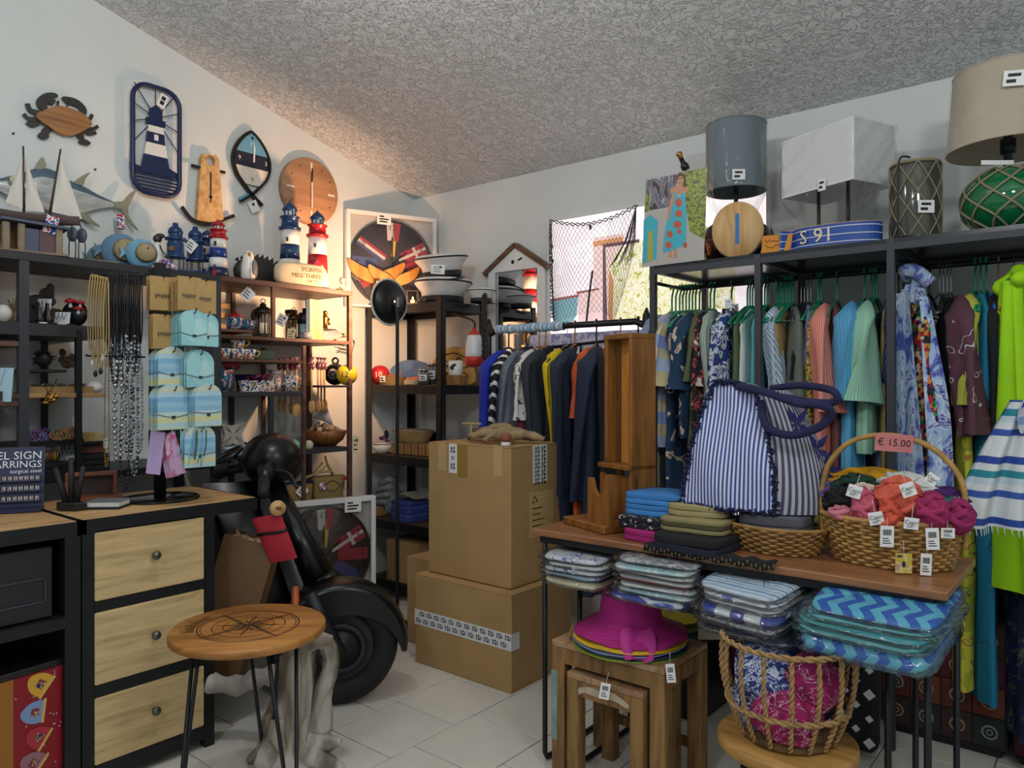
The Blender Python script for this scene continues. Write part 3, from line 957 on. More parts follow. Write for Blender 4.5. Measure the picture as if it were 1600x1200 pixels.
lighthouse(496, -3.42, 126 * m_, 17 * m_, [WHTP, M('signal_red', 'b5242a', .3), WHTP], 'white and red lighthouse model with blue top beside the carved stone', BLUEP, deck=REDP)
def blue_lantern(px, X, label):
 t = thing('blue_lantern', label, 'lantern', at_shelf(px, X), FACE)
 z0 = .075
 obj('body', MB().lathe([(.02, z0), (.042, z0), (.046, z0 + .006), (.038, z0 + .012), (.037, z0 + .07), (.030, z0 + .08), (.046, z0 + .085), (.047, z0 + .095), (.03, z0 + .10), (.030, z0 + .115), (.034, z0 + .12), (.028, z0 + .14), (.014, z0 + .15), (.012, z0 + .165), (.001, z0 + .168)], 20), BLUEP, t)
 for k in range(6):
  a = k * PI / 3 + .3
  obj('leg', MB().cyl((.034 * math.cos(a), .034 * math.sin(a), 0), (.034 * math.cos(a), .034 * math.sin(a), z0 + .002), .0022, 6), BLK, t)
 obj('plaque', MB().box(-.012, .012, -.041, -.036, z0 + .03, z0 + .05), GOLD, t)
 return t
blue_lantern(274, -3.42, 'blue metal lantern on thin legs with brass plaque, the nearer to the wooden fish')
b_ = blue_lantern(305, -3.43, 'blue metal lantern on thin legs with a white price card')
c = MB(); sticker_tag(c, TR((.02, -.055, .16), (0, .7, 0)), .05, .055)
obj('price_tag', c, [PAPER, INK], b_)
p = at_shelf(304, -3.36)
solo('oval_tray', MB().lathe([(.03, 0), (.075, .002), (.08, .014), (.078, .016), (.03, .006), (.001, .006)], 24, None, True, 1, .5), BLUEP, 'shallow blue enamel tray at the shelf edge under the lanterns', 'tray', p, R_(80))
# wooden round fish
def wfish(px, X, r, c, label, face):
 t = thing('wooden_fish', label, 'figurine', at_shelf(px, X) + Vector((0, 0, r)), (0, 0, R_(60)))
 obj('body', MB().ball((0, 0, 0), (r, r * .38, r), 18, 12), M(c[0], c[1], .5, var=.12, vs=30), t)
 obj('face', MB().lathe([(.001, -.0)] + [(r * .72 * math.sin(a), r * .2 * (1 - math.cos(a))) for a in (.4, .8, 1.2)] + [(r * .5, r * .30)] , 14, TR((r * .30, -r * .24, .03 * r), (PI / 2, 0, R_(12)))), M('driftwood_face', 'a18f6a', .7, var=.15, vs=30), t)
 obj('eye', MB().ball((r * .45, -r * .47, r * .32), r * .08, 8, 6), BLK2, t)
 obj('tail', MB().prism([(-r * .85, 0), (-r * 1.3, r * .4), (-r * 1.2, 0), (-r * 1.3, -r * .4)], -.008, .008, TR((0, 0, 0), (PI / 2, 0, 0))), M(c[0], c[1], .5), t)
wfish(158, -3.55, .058, ('fish_teal', '6f949c'), 'greyish teal round wooden fish, smallest of three on the shelf', 0)
wfish(188, -3.455, .080, ('fish_slate', '6286a4'), 'largest slate blue round wooden fish with a pale wooden face', 0)
wfish(221, -3.36, .066, ('fish_aqua', '6fa6c0'), 'light blue round wooden fish nearest the blue lanterns', 0)
solo('bamboo_stick', MB().tube([(0, -.1, 0), (0, .12, .006)], .0065, 8), M('bamboo', 'a39a68', .5), 'short pale bamboo stick lying on top of the wall shelf', 'stick', at_shelf(140, -3.38) + Vector((0, 0, .008)))
# wire birds
def wire_bird(px, X, label):
 t = thing('wire_bird', label, 'figurine', at_shelf(px, X), FACE)
 for s in (-.012, .012):
  obj('leg', MB().tube(spath([(s, 0, 0), (s * 1.2, 0, .06), (s, 0, .10)], 3), .0025, 6), GREY, t)
 obj('body', MB().ball((0, 0, .12), (.022, .014, .032), 12, 8), M('bird_slate', '5b6470', .5, .3), t)
 obj('neck', MB().tube(spath([(0, 0, .15), (-.012, 0, .175), (0, 0, .185), (.02, 0, .17)], 4), .003, 6), GREY, t)
wire_bird(113, -3.42, 'grey wire bird on thin legs, the left one of a pair')
wire_bird(128, -3.42, 'grey wire bird on thin legs, the right one of a pair')
t = thing('wire_musician', 'white bodied wire figure with a dark hat between the wooden fish and the lanterns', 'figurine', at_shelf(246, -3.46), FACE)
obj('body', MB().lathe([(.045, 0), (.042, .03), (.026, .10), (.012, .145), (.001, .15)], 14), WHTP, t)
obj('head', MB().ball((0, 0, .162), .02, 12, 8).ball((.012, 0, .176), (.022, .016, .012), 10, 6), GREY, t)
obj('arm', MB().tube(spath([(-.015, -.01, .13), (-.05, -.02, .12), (-.12, -.02, .125)], 4), .003, 6), GREY, t)
obj('arm', MB().tube(spath([(.015, -.01, .13), (.035, -.02, .10), (.07, -.02, .06)], 4), .003, 6), GREY, t)
obj('button', MB().ball((0, -.036, .07), .004, 8, 6), BLK2, t)
# sailboat on a small wooden house
bx = -3.36
t = thing('wooden_house', 'small grey driftwood house with dark blue door carrying the sailboat', 'ornament', at_shelf(48, bx), R_(82))
w = .11
obj('back', MB().box(-.10, .10, .05, .06, 0, .115), OLDW, t)
DRFT = M('driftwood_grey', '8a7b66', .8, var=.25, vs=20, bs=.5)
for x in (-.09, -.04, .088):
 obj('post', MB().box(x - .012, x + .012, -.06, -.036, .008, .115, .003), DRFT, t)
obj('floor_board', MB().box(-.12, .12, -.075, .065, 0, .008), DRFT, t)
obj('door', MB().box(-.025, .02, -.045, -.04, .01, .10), NAVYP, t)
obj('curtain', MB().box(.022, .075, -.045, -.04, .01, .10), M('mauve_cloth', '6a5058', .8), t)
obj('roof_board', MB().box(-.115, .115, -.075, .07, .115, .125, T=TR((0, 0, 0), (0, .05, 0))), M('roof_slate', '4b5266', .6), t)
p = at_shelf(56, bx) + Vector((0, 0, .128))
t = thing('sailboat_model', 'wooden two masted sailboat model with cream sails in front of the tuna', 'model boat', p, R_(72))
hull = MB()
def hl(u, v):
 x = -.15 + .30 * u; wdt = .035 * math.sin(PI * min(1, .08 + u * .9)) ** .6
 a = PI * v
 return (x, -wdt * math.cos(a), .036 + .012 * (2 * u - 1) ** 2 - .036 * math.sin(a) ** .8)
hull.grid(hl, 14, 8)
hull.add([hl(i / 14, v) for i in range(15) for v in (0, 1)], [(2 * i, 2 * i + 2, 2 * i + 3, 2 * i + 1) for i in range(14)])
obj('hull', hull, M('boat_hull', '5d4a48', .6), t)
mt = WOOD('mast_wood', '4a3c33', '3a2f28', None, 'Z', 2)
obj('mast', MB().tube([(-.04, 0, .03), (-.042, 0, .305)], [.005, .0035], 8), mt, t)
obj('mast', MB().tube([(.045, 0, .03), (.085, 0, .315)], [.005, .0035], 8), mt, t)
SAIL = M('sail_cloth', 'ded8cc', .9)
def sail(a, b, c, bel):
 a, b, c = map(Vector, (a, b, c))
 def f(u, v):
  p = a.lerp(b, v).lerp(a.lerp(c, v), u)
  return (p.x, p.y - bel * math.sin(PI * u) * v * (1 - v) * 3 - .002, p.z)
 return MB().grid(f, 8, 8).grid(lambda u, v: tuple(Vector(f(u, v)) + Vector((0, .0015, 0))), 8, 8)
obj('sail', sail((-.044, 0, .27), (-.10, 0, .075), (-.044, 0, .055), .02), SAIL, t)
obj('sail', sail((-.034, 0, .26), (-.034, 0, .05), (.03, 0, .05), .02), SAIL, t)
obj('sail', sail((.085, 0, .295), (.055, 0, .055), (.16, 0, .04), .025), SAIL, t)
obj('price_tag', MB().box(-.022, .022, -.001, .001, -.07, 0, T=TR((.06, -.045, .03), (0, .25, 0))), BLOB('flag_tag', [(0, 'c23a44'), (.42, 'e9e6e6'), (.55, '2f3f86')], 60, 1), t)
solo('wire_hoop', MB().torus(.06, .003, 24, 6, TR((0, 0, .063), (PI / 2, 0, .3))), GREY, 'thin dark wire hoop standing at the left end of the shelf top', 'ornament', at_shelf(-22, -3.4))
# puffin, serrated fish, stone, figurine
t = thing('seagull_figure', 'white seagull figure with grey wings and yellow beak at the shelf edge', 'figurine', at_shelf(388, -3.36), FACE)
obj('body', MB().lathe([(.024, 0), (.036, .02), (.037, .06), (.028, .105), (.026, .125), (.022, .142), (.001, .155)], 16, None, True, 1, .9), WHTP, t)
for s in (-1, 1):
 obj('wing', MB().ball((s * .028, .006, .06), (.014, .03, .05), 12, 8), M('gull_grey', '6d6e70', .5), t)
obj('beak', MB().lathe([(.009, 0), (.006, .014), (.001, .024)], 8, TR((.012, -.02, .132), (PI / 2 + .3, 0, .6))), M('beak_yellow', 'd2a033', .4), t)
obj('eye', MB().ball((-.006, -.022, .137), .003, 8, 6), BLK2, t)
tg = MB().tube([(.02, -.03, .06), (.028, -.046, -.02), (.03, -.05, -.06)], .0018, 5)
tg2 = MB(); sticker_tag(tg2, TR((.035, -.052, -.05), (0, .75, 0)), .055, .06)
obj('tag_string', tg, ROPE, t); obj('price_tag', tg2, [PAPER, INK], t)
t = thing('spiny_fish_sculpture', 'dark metal fish sculpture with a serrated back behind the seagull', 'sculpture', at_shelf(402, -3.58), R_(80))
obj('body', MB().ball((0, 0, .085), (.13, .04, .085), 20, 12), M('dark_metal_fish', '3a3734', .45, .4, var=.3, vs=40, bs=.5), t)
for k in range(9):
 x = -.11 + .027 * k
 z = .085 + .085 * math.sqrt(max(0, 1 - (x / .15) ** 2)) - .004
 obj('spike', MB().lathe([(.012, 0), (.001, .022)], 6, TR((x, 0, z), (0, .35, 0))), M('dark_metal_fish', '3a3734', .45, .4), t)
obj('tail_loop', MB().torus(.032, .006, 16, 6, TR((.165, 0, .12), (PI / 2, 0, 0)), .6, 1), M('dark_metal_fish', '3a3734', .45, .4), t)
t = thing('carved_stone', 'cream pillow shaped stone carved with dark capital letters on the shelf edge', 'stone', at_shelf(470, -3.335), R_(78))
STN = M('cream_stone', 'cdbd9c', .8, var=.12, vs=14, bs=.3)
def pil(u, v):
 a, bb = 2 * PI * u, -PI / 2 + PI * v
 sg = lambda x, e: math.copysign(abs(x) ** e, x)
 return (.142 * sg(math.cos(bb), .35) * sg(math.cos(a), .5), .035 * sg(math.cos(bb), .5) * sg(math.sin(a), .6), .062 + .06 * sg(math.sin(bb), .6))
obj('stone', MB().grid(pil, 32, 14, True), STN, t)
obj('lettering', MB().text('FORMA', .034, TR((.05, -.0355, .085), (PI / 2, 0, 0))).text('MISS THREE', .032, TR((.02, -.0355, .053), (PI / 2, 0, 0))).text('OF IT', .024, TR((.05, -.0345, .026), (PI / 2, 0, 0))), M('stone_letter', '7d6a48', .8), t)
t = thing('clay_figurine', 'small pale clay figurine with a cream price card near the shelf end', 'figurine', at_shelf(535, -3.40), FACE)
obj('body', MB().lathe([(.022, 0), (.026, .02), (.016, .05), (.012, .06)], 12), M('pale_clay', 'b9a99c', .8), t)
obj('head', MB().ball((0, 0, .074), .018, 12, 8), M('pale_clay', 'b9a99c', .8), t)
c = MB(); sticker_tag(c, TR((.02, -.045, .03), (0, .75, 0)), .055, .06)
obj('price_tag', c, [M('cream_card', 'e3d5a6', .7), INK], t)
solo('toy_shoe', MB().grid(lambda u, v: ((.06 - .02 * math.cos(2 * PI * u) ** 2) * math.cos(2 * PI * u) * math.sin(PI * v), .03 * math.sin(2 * PI * u) * math.sin(PI * v), .02 - .02 * math.cos(PI * v) + .012 * math.cos(2 * PI * u) * (v > .5) * -1), 16, 8, True),
     BLOB('shoe_print', [(0, 'b8c8d8'), (.42, '3b4a8e'), (.5, 'd5607a'), (.56, 'e4e2e4')], 40, 2), 'small painted shoe shaped trinket on the shelf edge by the lanterns', 'ornament', at_shelf(262, -3.32), R_(95))
# ------------------------------------------------------------------ generic small wares
def pot(name, label, cat, loc, prof, mat, n=20, handle=None, lid=None, rot=FACE, group=None, inner=None, hm=None):
 t = thing(name, label, cat, loc, rot, group)
 th = .0025
 pr = list(prof) + [(max(.001, r - th), z) for r, z in prof[::-1][:-1]] + [(.0005, prof[0][1] + th)]
 if prof[0][0] > .001: pr = [(.0005, prof[0][1])] + pr
 obj('body', MB().lathe(pr, n), mat, t)
 if handle:
  r, z, s = handle[:3]
  a = handle[3] if len(handle) > 3 else 0
  b = MB(); b.T = TR((0, 0, 0), (0, 0, a))
  b.tube(spath([(r - .002, 0, z + s), (r + s * .9, 0, z + s * .7), (r + s, 0, z - s * .2), (r - .002, 0, z - s)], 4), .0035, 6)
  obj('handle', b, hm or mat, t)
 if lid:
  obj('lid', MB().lathe(lid[0], n), lid[1], t)
 if inner:
  obj('filling', MB().lathe([(.0005, inner[0]), (inner[1], inner[0])], n), inner[2], t)
 return t
CERA = BLOB('painted_ceramic', [(0, '2a3f88'), (.40, 'e9e7e0'), (.53, 'c23a35'), (.58, 'e9e7e0'), (.61, 'd9a832'), (.64, '2c6a74')], 40, 1, .2, 1.)
CERB = BLOB('blue_painted_ceramic', [(0, '2f78a8'), (.40, '1f5d7a'), (.52, 'a8425a'), (.58, 'e3d8d2'), (.62, '2f8f8a')], 24, 1, .2, 1.)
CERN = BLOB('navy_painted_ceramic', [(0, '1a2350'), (.52, 'b5352f'), (.62, '1a2350'), (.7, 'e0b04a')], 16, 1, .2, .5)
CREAM = M('cream_glaze', 'e9ddc2', .3)
DBRASS = M('dark_brass', '4a3a26', .35, .8)
def shz(px, py): return PX(px, py, SX).z
Zc1 = shz(396, 513); Zc2 = shz(432, 527); Zc3 = shz(345, 560); Zc4 = shz(400, 612); Zc5 = shz(560, 697); Zc6 = shz(480, 787)
def P3(px, X, z): p = PX(px, 600, X); return Vector((X, p.y, z))
XI = -3.40
# upper right cells of the wall shelf
t = pot('painted_tin', 'blue green painted tin with red lid on the small inset shelf', 'tin', P3(367, -3.42, Zc1), [(.036, 0), (.04, .01), (.04, .055), (.036, .06)], CERB, lid=([(.037, .06), (.038, .07), (.012, .078), (.01, .09), (.001, .094)], REDP))
pot('painted_tin', 'smaller open blue painted tin right of the red lidded tin', 'tin', P3(388, -3.38, Zc1), [(.028, 0), (.03, .045)], CERB)
def lantern(label, loc, h, r, m):
 t = thing('metal_lantern', label, 'lantern', loc, FACE)
 obj('base', MB().lathe([(r * 1.1, 0), (r * 1.1, h * .06), (r * .9, h * .1), (.001, h * .1)], 16), m, t)
 for k in range(6):
  a = k * PI / 3
  obj('bar', MB().cyl((r * .9 * math.cos(a), r * .9 * math.sin(a), h * .09), (r * .9 * math.cos(a), r * .9 * math.sin(a), h * .66), r * .07, 6), m, t)
 obj('candle', MB().lathe([(r * .4, h * .1), (r * .4, h * .4), (.001, h * .41)], 12), CREAM, t)
 obj('roof', MB().lathe([(r * 1.15, h * .65), (r * 1.2, h * .68), (r * .7, h * .80), (r * .35, h * .84), (r * .35, h * .9), (r * .12, h * .93), (.001, h * .96)], 16), m, t)
 obj('ring', MB().torus(r * .25, r * .05, 14, 6, TR((0, 0, h * .98), (PI / 2, 0, 0))), m, t)
 return t
lantern('black metal candle lantern standing in the upper left cell of the lit shelf', P3(411, -3.37, Zc2), .19, .046, M('lantern_iron', '2b2823', .4, .6))
for px_, z_ in ((396, .12), (404, .135)):
 t = thing('iron_finial', 'dark turned finial %s standing behind the painted tins' % ('shorter and left,' if px_ == 396 else 'taller and right,'), 'ornament', P3(px_, -3.55, Zc2), 0)
 obj('stem', MB().lathe([(.014, 0), (.006, .02), (.005, z_ - .03), (.014, z_), (.012, z_ + .025), (.001, z_ + .04)], 12), M('lantern_iron', '2b2823', .4, .6), t)
# right cell: ship lamps and wares
t = lantern('brass and black ship lamp with ring in the upper right cell', P3(459, -3.42, Zc2), .17, .034, DBRASS)
t = pot('storm_glass', 'dark capped jar with cream body standing behind the ship lamp', 'jar', P3(455, -3.52, Zc2), [(.03, 0), (.032, .14), (.028, .15)], M('jar_cream', 'b8a384', .4), lid=([(.034, .15), (.034, .17), (.001, .175)], BLK))
pot('blue_cylinder_lamp', 'pale blue cylindrical lamp with black top in the upper right cell', 'lamp', P3(476, -3.42, Zc2), [(.036, 0), (.036, .088)], M('pale_blue_glaze', '8fb3c0', .35), lid=([(.036, .088), (.04, .092), (.04, .125), (.03, .15), (.012, .152), (.012, .175), (.001, .176)], BLK))
t = thing('upright_picture_frame', 'narrow white wooden frame standing upright in the upper right cell', 'frame', P3(491, -3.34, Zc2), R_(12))
obj('frame', MB().box(-.012, .012, -.05, .05, 0, .215, .002), WHT, t); obj('edge', MB().box(.012, .016, -.05, .05, .0, .215), PINE, t)
t = thing('brass_diver', 'small brass diver figurine beside the white wooden frame', 'figurine', P3(508, -3.42, Zc2 + .072), FACE)
obj('body', MB().lathe([(.014, 0), (.012, .03), (.018, .06), (.012, .075), (.001, .078)], 12).cyl((-.018, 0, .06), (-.024, -.004, .02), .006, 8).cyl((.018, 0, .06), (.024, -.004, .02), .006, 8), GOLD, t)
obj('head', MB().ball((0, 0, .088), .014, 12, 8), GOLD, t)
t = thing('ship_bottle', 'clear glass bottle lying on its side under the brass diver', 'bottle', P3(515, -3.39, Zc2 + .038), R_(80))
obj('bottle', MB().lathe([(.001, -.08), (.03, -.078), (.034, -.06), (.034, .03), (.014, .06), (.012, .085), (.001, .086)], 18, TR((0, 0, 0), (0, PI / 2, 0))), GLASS('bottle_glass', 'e9eef0', .05), t)
obj('cork', MB().lathe([(.010, .087), (.011, .1), (.001, .101)], 10, TR((0, 0, 0), (0, PI / 2, 0))), CARD, t)
obj('stand', MB().box(-.06, -.05, -.03, .03, -.038, -.022).box(.02, .03, -.03, .03, -.038, -.022), OLDW, t)
def card(name, label, px, py, X, w=.045, h=.055, rot=.75, mat=None):
 c = MB(); c.box(-w / 2, w / 2, -.0012, 0, -h / 2, h / 2); c.mat(1)
 for q in range(3):
  c.box(-w * .32, w * (.05 + .1 * q), -.0018, -.0012, h * (.28 - .25 * q) - h * .07, h * (.28 - .25 * q))
 c.box(w * .1, w * .3, -.0018, -.0012, h * .15, h * .35)
 T = Euler((0, 0, FACE)).to_matrix() @ Euler((0, rot, 0)).to_matrix()
 return solo(name, c, [mat or PAPER, INK], label, 'price tag', PX(px, py, X), T.to_euler())
card('price_tag', 'white price tag propped among the ship lamps', 440, 500, -3.35, .05, .06, .5)
card('price_tag', 'cream price tag standing below the brass ship lamp', 455, 522, -3.33, .04, .055, .1, M('cream_card', 'e3d5a6', .7))
pot('grey_box_tin', 'grey printed tin lying low in front of the pale blue lamp', 'tin', P3(478, -3.335, Zc2), [(.03, 0), (.034, .006), (.034, .026), (.02, .038), (.001, .04)], BLOB('grey_print', [(0, '6e6d73'), (.5, '9a979c'), (.6, '77757c')], 30, 2, .5), 20)
# cups
MUG = [(.02, 0), (.026, .004), (.034, .035), (.037, .05)]
for px_, X_, z_, a_, lb_ in ((349, -3.34, Zc3, PI, 'leftmost painted ceramic cup with golden handle on the cup shelf'), (371, -3.335, Zc3, PI, 'painted ceramic cup in the bottom row below the tilted cup'), (389, -3.34, Zc3, 0, 'painted ceramic cup with blue handle at the right of the cups'), (372, -3.34, Zc3 + .051, .2, 'painted ceramic cup stacked tilted on top of the other cups')):
 t = pot('ceramic_cup', lb_, 'cup', P3(px_, X_, z_), MUG, BLOB('cup_print', [(0, '3a5c9a'), (.41, 'e6e4dc'), (.58, '7f9a48'), (.62, 'b8413c')], 40, 1, .2, 1.), handle=(.035, .028, .016, a_), group='painted cups on the lit shelf', hm=M('cup_handle', 'c8a04a' if a_ == PI and px_ == 349 else '5d8f9a', .3))
solo('green_tin_box', MB().box(-.035, .035, -.05, .05, 0, .05, .004), M('dark_green_tin', '1f3d3c', .4), 'dark green oblong tin right of the painted cups', 'tin', P3(409, -3.36, Zc3))
# crockery row
pot('painted_tumbler', 'tall blue painted tumbler at the left of the crockery row', 'tumbler', P3(352, -3.33, Zc4), [(.034, 0), (.034, .05), (.040, .105)], CERB)
t = thing('painted_ornament', 'pair of painted round ornaments standing above the blue tumbler', 'ornament', P3(363, -3.42, Zc4 + .0), FACE)
for s, m in ((-.022, CERN), (.018, BLOB('red_print', [(0, 'c23a35'), (.6, 'e9e2da')], 30, 1, .3))):
 obj('disc', MB().lathe([(.001, -.006), (.02, -.006), (.026, 0), (.02, .006), (.001, .006)], 18, TR((s, 0, .135), (PI / 2, 0, 0))), m, t)
obj('stand', MB().box(-.006, .006, -.004, .004, .012, .115).lathe([(.03, 0), (.03, .012), (.001, .013)], 12), OLDW, t)
pot('navy_bowl', 'navy painted bowl with cream inside in the crockery row', 'bowl', P3(402, -3.42, Zc4 + .035), [(.03, 0), (.055, .03), (.062, .052)], CERN, 24, inner=(.045, .058, CREAM))
solo('bowl_stand', MB().box(-.05, .05, -.04, .04, 0, .034, .004), M('dark_box', '2a2622', .6), 'dark wooden block carrying the navy bowl', 'stand', P3(402, -3.42, Zc4))
pot('small_navy_bowl', 'smaller navy bowl with cream inside left of the large one', 'bowl', P3(380, -3.45, Zc4 + .0), [(.022, 0), (.034, .03), (.04, .085)], CERN, 20, inner=(.078, .036, CREAM))
t = solo('painted_dish', MB().grid(lambda u, v: ((.085 + .01 * v) * math.copysign(abs(math.cos(2 * PI * u)) ** .6, math.cos(2 * PI * u)), (.035 + .006 * v) * math.copysign(abs(math.sin(2 * PI * u)) ** .6, math.sin(2 * PI * u)), .055 * v), 28, 4, True).box(-.08, .08, -.034, .034, 0, .004), CERA, 'white oval dish painted with colourful fish at the front of the crockery row', 'dish', P3(402, -3.325, Zc4), R_(85))
t = pot('milk_jug', 'white milk jug painted with blue and red fish', 'jug', P3(432, -3.38, Zc4), [(.026, 0), (.028, .06), (.024, .085), (.034, .11)], CERA, 18, handle=(.027, .06, .028, .6))
obj('spout', MB().lathe([(.012, 0), (.001, .022)], 8, TR((-.033, 0, .10), (0, -1.1, 0))), CERA, t)
pot('painted_mug', 'painted straight mug with red circle at the right of the crockery row', 'mug', P3(455, -3.36, Zc4), [(.036, 0), (.036, .082)], CERA, 20, handle=(.036, .042, .024, 0))
# wooden spoons with fish heads
SPW = WOOD('spoon_wood', 'd3a468', 'b98850', '9c6f3c', 'Z', 2, .5, 8)
FISHH = BLOB('fish_handle_print', [(0, '8e1f2a'), (.47, 'efe7e2'), (.53, 'b3202c'), (.62, '2a2030')], 40, 1, .4)
def spoon(lb, px, X, zt, L, rot, bowl=.021):
 t = thing('wooden_spoon', lb, 'spoon', P3(px, X, zt), rot, 'wooden spoons with fish handles')
 obj('handle', MB().tube([(0, 0, -.03), (0, 0, -L + .05)], .0055, 8), SPW, t)
 obj('fish_end', MB().ball((0, 0, -.012), (.019, .006, .026), 12, 8).prism([(0, .012), (.016, .032), (-.016, .032)], -.003, .003, TR((0, 0, 0), (PI / 2, 0, 0))), FISHH, t)
 obj('bowl', MB().ball((0, 0, -L + .02), (bowl, .007, .036), 14, 8), SPW, t)
 return t
zs = shz(430, 572)
for k, (px_, X_, r_, L_, b_) in enumerate(((487, -3.31, 40, .25, .019), (497, -3.31, 12, .25, .019), (502, -3.34, 15, .25, .019), (507, -3.37, 20, .25, .02), (463, -3.33, 60, .265, .022), (455, -3.40, 20, .25, .016), (445, -3.42, 15, .24, .016), (437, -3.44, 12, .24, .016))):
 z = shz(px_, 566) - .004
 spoon(('red fish handled wooden spoon, %s from the left above the wooden bowl' % ORD[k]) if k < 4 else ('wooden spoon left of the narrow cell with its bowl turned to the front' if k == 4 else 'shaded wooden spoon, %s from the left of the narrow cell' % ORD[k - 4]), px_, X_, z, L_, R_(r_), b_)
# lower cells: starfish, towels, cup, balls, bowl
t = thing('stone_starfish', 'pale grey carved four pointed starfish standing on the blue towels', 'ornament', P3(363, -3.33, Zc5 + .045), R_(85))
pts = []
for k in range(8):
 a = PI / 4 + k * PI / 4
 r = .078 if k % 2 == 0 else .042
 pts.append((r * math.cos(a), r * math.sin(a) + .056))
obj('star', MB().prism(pts, -.012, .012, TR((0, 0, 0), (PI / 2, 0, 0))), M('pale_stone', 'b5afa6', .8, var=.08, vs=30, bs=.3), t)
b = MB()
for k in range(4):
 a = PI / 4 + k * PI / 2
 for q in (-.16, 0, .16):
  b.tube([(.012 * math.cos(a), -.0125, .056 + .012 * math.sin(a)), (.066 * math.cos(a + q), -.0125, .056 + .066 * math.sin(a + q))], .0014, 5)
obj('carved_line', b, M('groove', '7f7a72', .8), t)
def towel(label, loc, w, d, h, mat, rot=0, name='folded_towel', layers=3, group=None, cat='towel'):
 t = thing(name, label, cat, loc, rot, group)
 hh = h / layers
 for i in range(layers):
  def f(u, v, i=i):
   a = 2 * PI * u; sg = lambda x, e: math.copysign(abs(x) ** e, x)
   wv = wob(i + int(w * 1000))
   x = w / 2 * sg(math.cos(a), .35); y = d / 2 * sg(math.sin(a), .35)
   b_ = -PI / 2 + PI * v
   k = sg(math.cos(b_), .4)
   return (x * (k * .06 + .94) * (k > 1e-3) , y * (k * .06 + .94) * (k > 1e-3), hh * (i + .5) + hh * .5 * sg(math.sin(b_), .6) + .1 * hh * wv(x * 9, y * 9))
  obj('layer', MB().grid(f, 28, 8, True), mat[i % len(mat)] if isinstance(mat, list) else mat, t)
 return t
towel('folded light blue towels under the stone starfish', P3(362, -3.36, Zc5), .12, .16, .042, [M('towel_blue', '7fa6c4', .95), M('towel_white', 'cfd8de', .95)], R_(80), layers=4)
pot('striped_cup', 'cup with black and white zebra stripes beside the starfish', 'cup', P3(388, -3.35, Zc5), [(.026, 0), (.034, .03), (.036, .058)], STR('zebra', ['e2e0dc', '202024'], 45, 'Z', (.5, .3, 0), .3, wob=.02))
pot('blue_dish', 'deep blue glazed saucer behind the zebra cup', 'dish', P3(395, -3.42, Zc5 + .03), [(.02, 0), (.04, .012), (.045, .02)], M('cobalt_glaze', '1d2a78', .15), inner=(.012, .038, M('cobalt_glaze', '1d2a78', .15)))
solo('dish_stand', MB().lathe([(.03, 0), (.02, .02), (.025, .03), (.001, .03)], 12), M('dark_box', '2a2622', .6), 'low dark stand under the deep blue saucer', 'stand', P3(395, -3.42, Zc5))
for px_, X_, r_, c_, lb_ in ((457, -3.34, .024, 'd7d24a', 'yellow'), (460, -3.305, .03, '8fc3ad', 'mint green'), (482, -3.31, .026, 'd9d2b0', 'cream')):
 t = thing('felt_ball', lb_ + ' decorative float ball in front of the wooden bowl', 'ball', P3(px_, X_, Zc5 + r_ - .002), 0)
 obj('ball', MB().ball((0, 0, 0), (r_, r_, r_ * 1.02), 16, 10), M('ball_' + lb_.replace(' ', '_'), c_, .5), t)
t = thing('egg_float', 'egg shaped float in orange and cream bands left of the yellow ball', 'ornament', P3(441, -3.36, Zc5), FACE)
obj('lower_half', MB().lathe([(.018, 0), (.026, .012), (.027, .03)], 16), M('orange_paint', 'cc5a36', .4), t)
obj('upper_half', MB().lathe([(.027, .03), (.027, .04), (.022, .062), (.012, .075), (.001, .079)], 16), M('peach_paint', 'dcae7e', .4), t)
t = thing('wooden_bowl', 'large brown wooden bowl heaped with shells and tags in the lower cell', 'bowl', P3(507, -3.45, Zc5), FACE)
obj('bowl', MB().lathe([(.001, 0), (.06, 0), (.10, .035), (.122, .085), (.116, .086), (.09, .04), (.05, .012), (.001, .01)], 28, None, True, 1.05, .8), BRWN, t)
sh = MB()
for k in range(16):
 a = k * 2.4; r = .085 * math.sqrt(k / 16)
 sh.ball((r * math.cos(a), r * math.sin(a) * .8, .085 + .02 * (1 - k / 16) + random.uniform(0, .015)), (random.uniform(.014, .03), random.uniform(.012, .02), .012), 8, 6, (random.random(), random.random(), a))
o = obj('shells', sh, M('shell_beige', 'b59c84', .6, var=.25, vs=20), t); o['kind'] = 'stuff'
t = thing('paper_fan', 'grey and white paper cone leaning out of the wooden bowl', 'ornament', P3(521, -3.36, Zc5 + .115), FACE)
obj('cone', MB().lathe([(.001, 0), (.05, .11)], 12, TR((0, 0, 0), (0, -.75, 0), (1, .3, 1))), M('fan_paper', 'b6b3b8', .7), t)
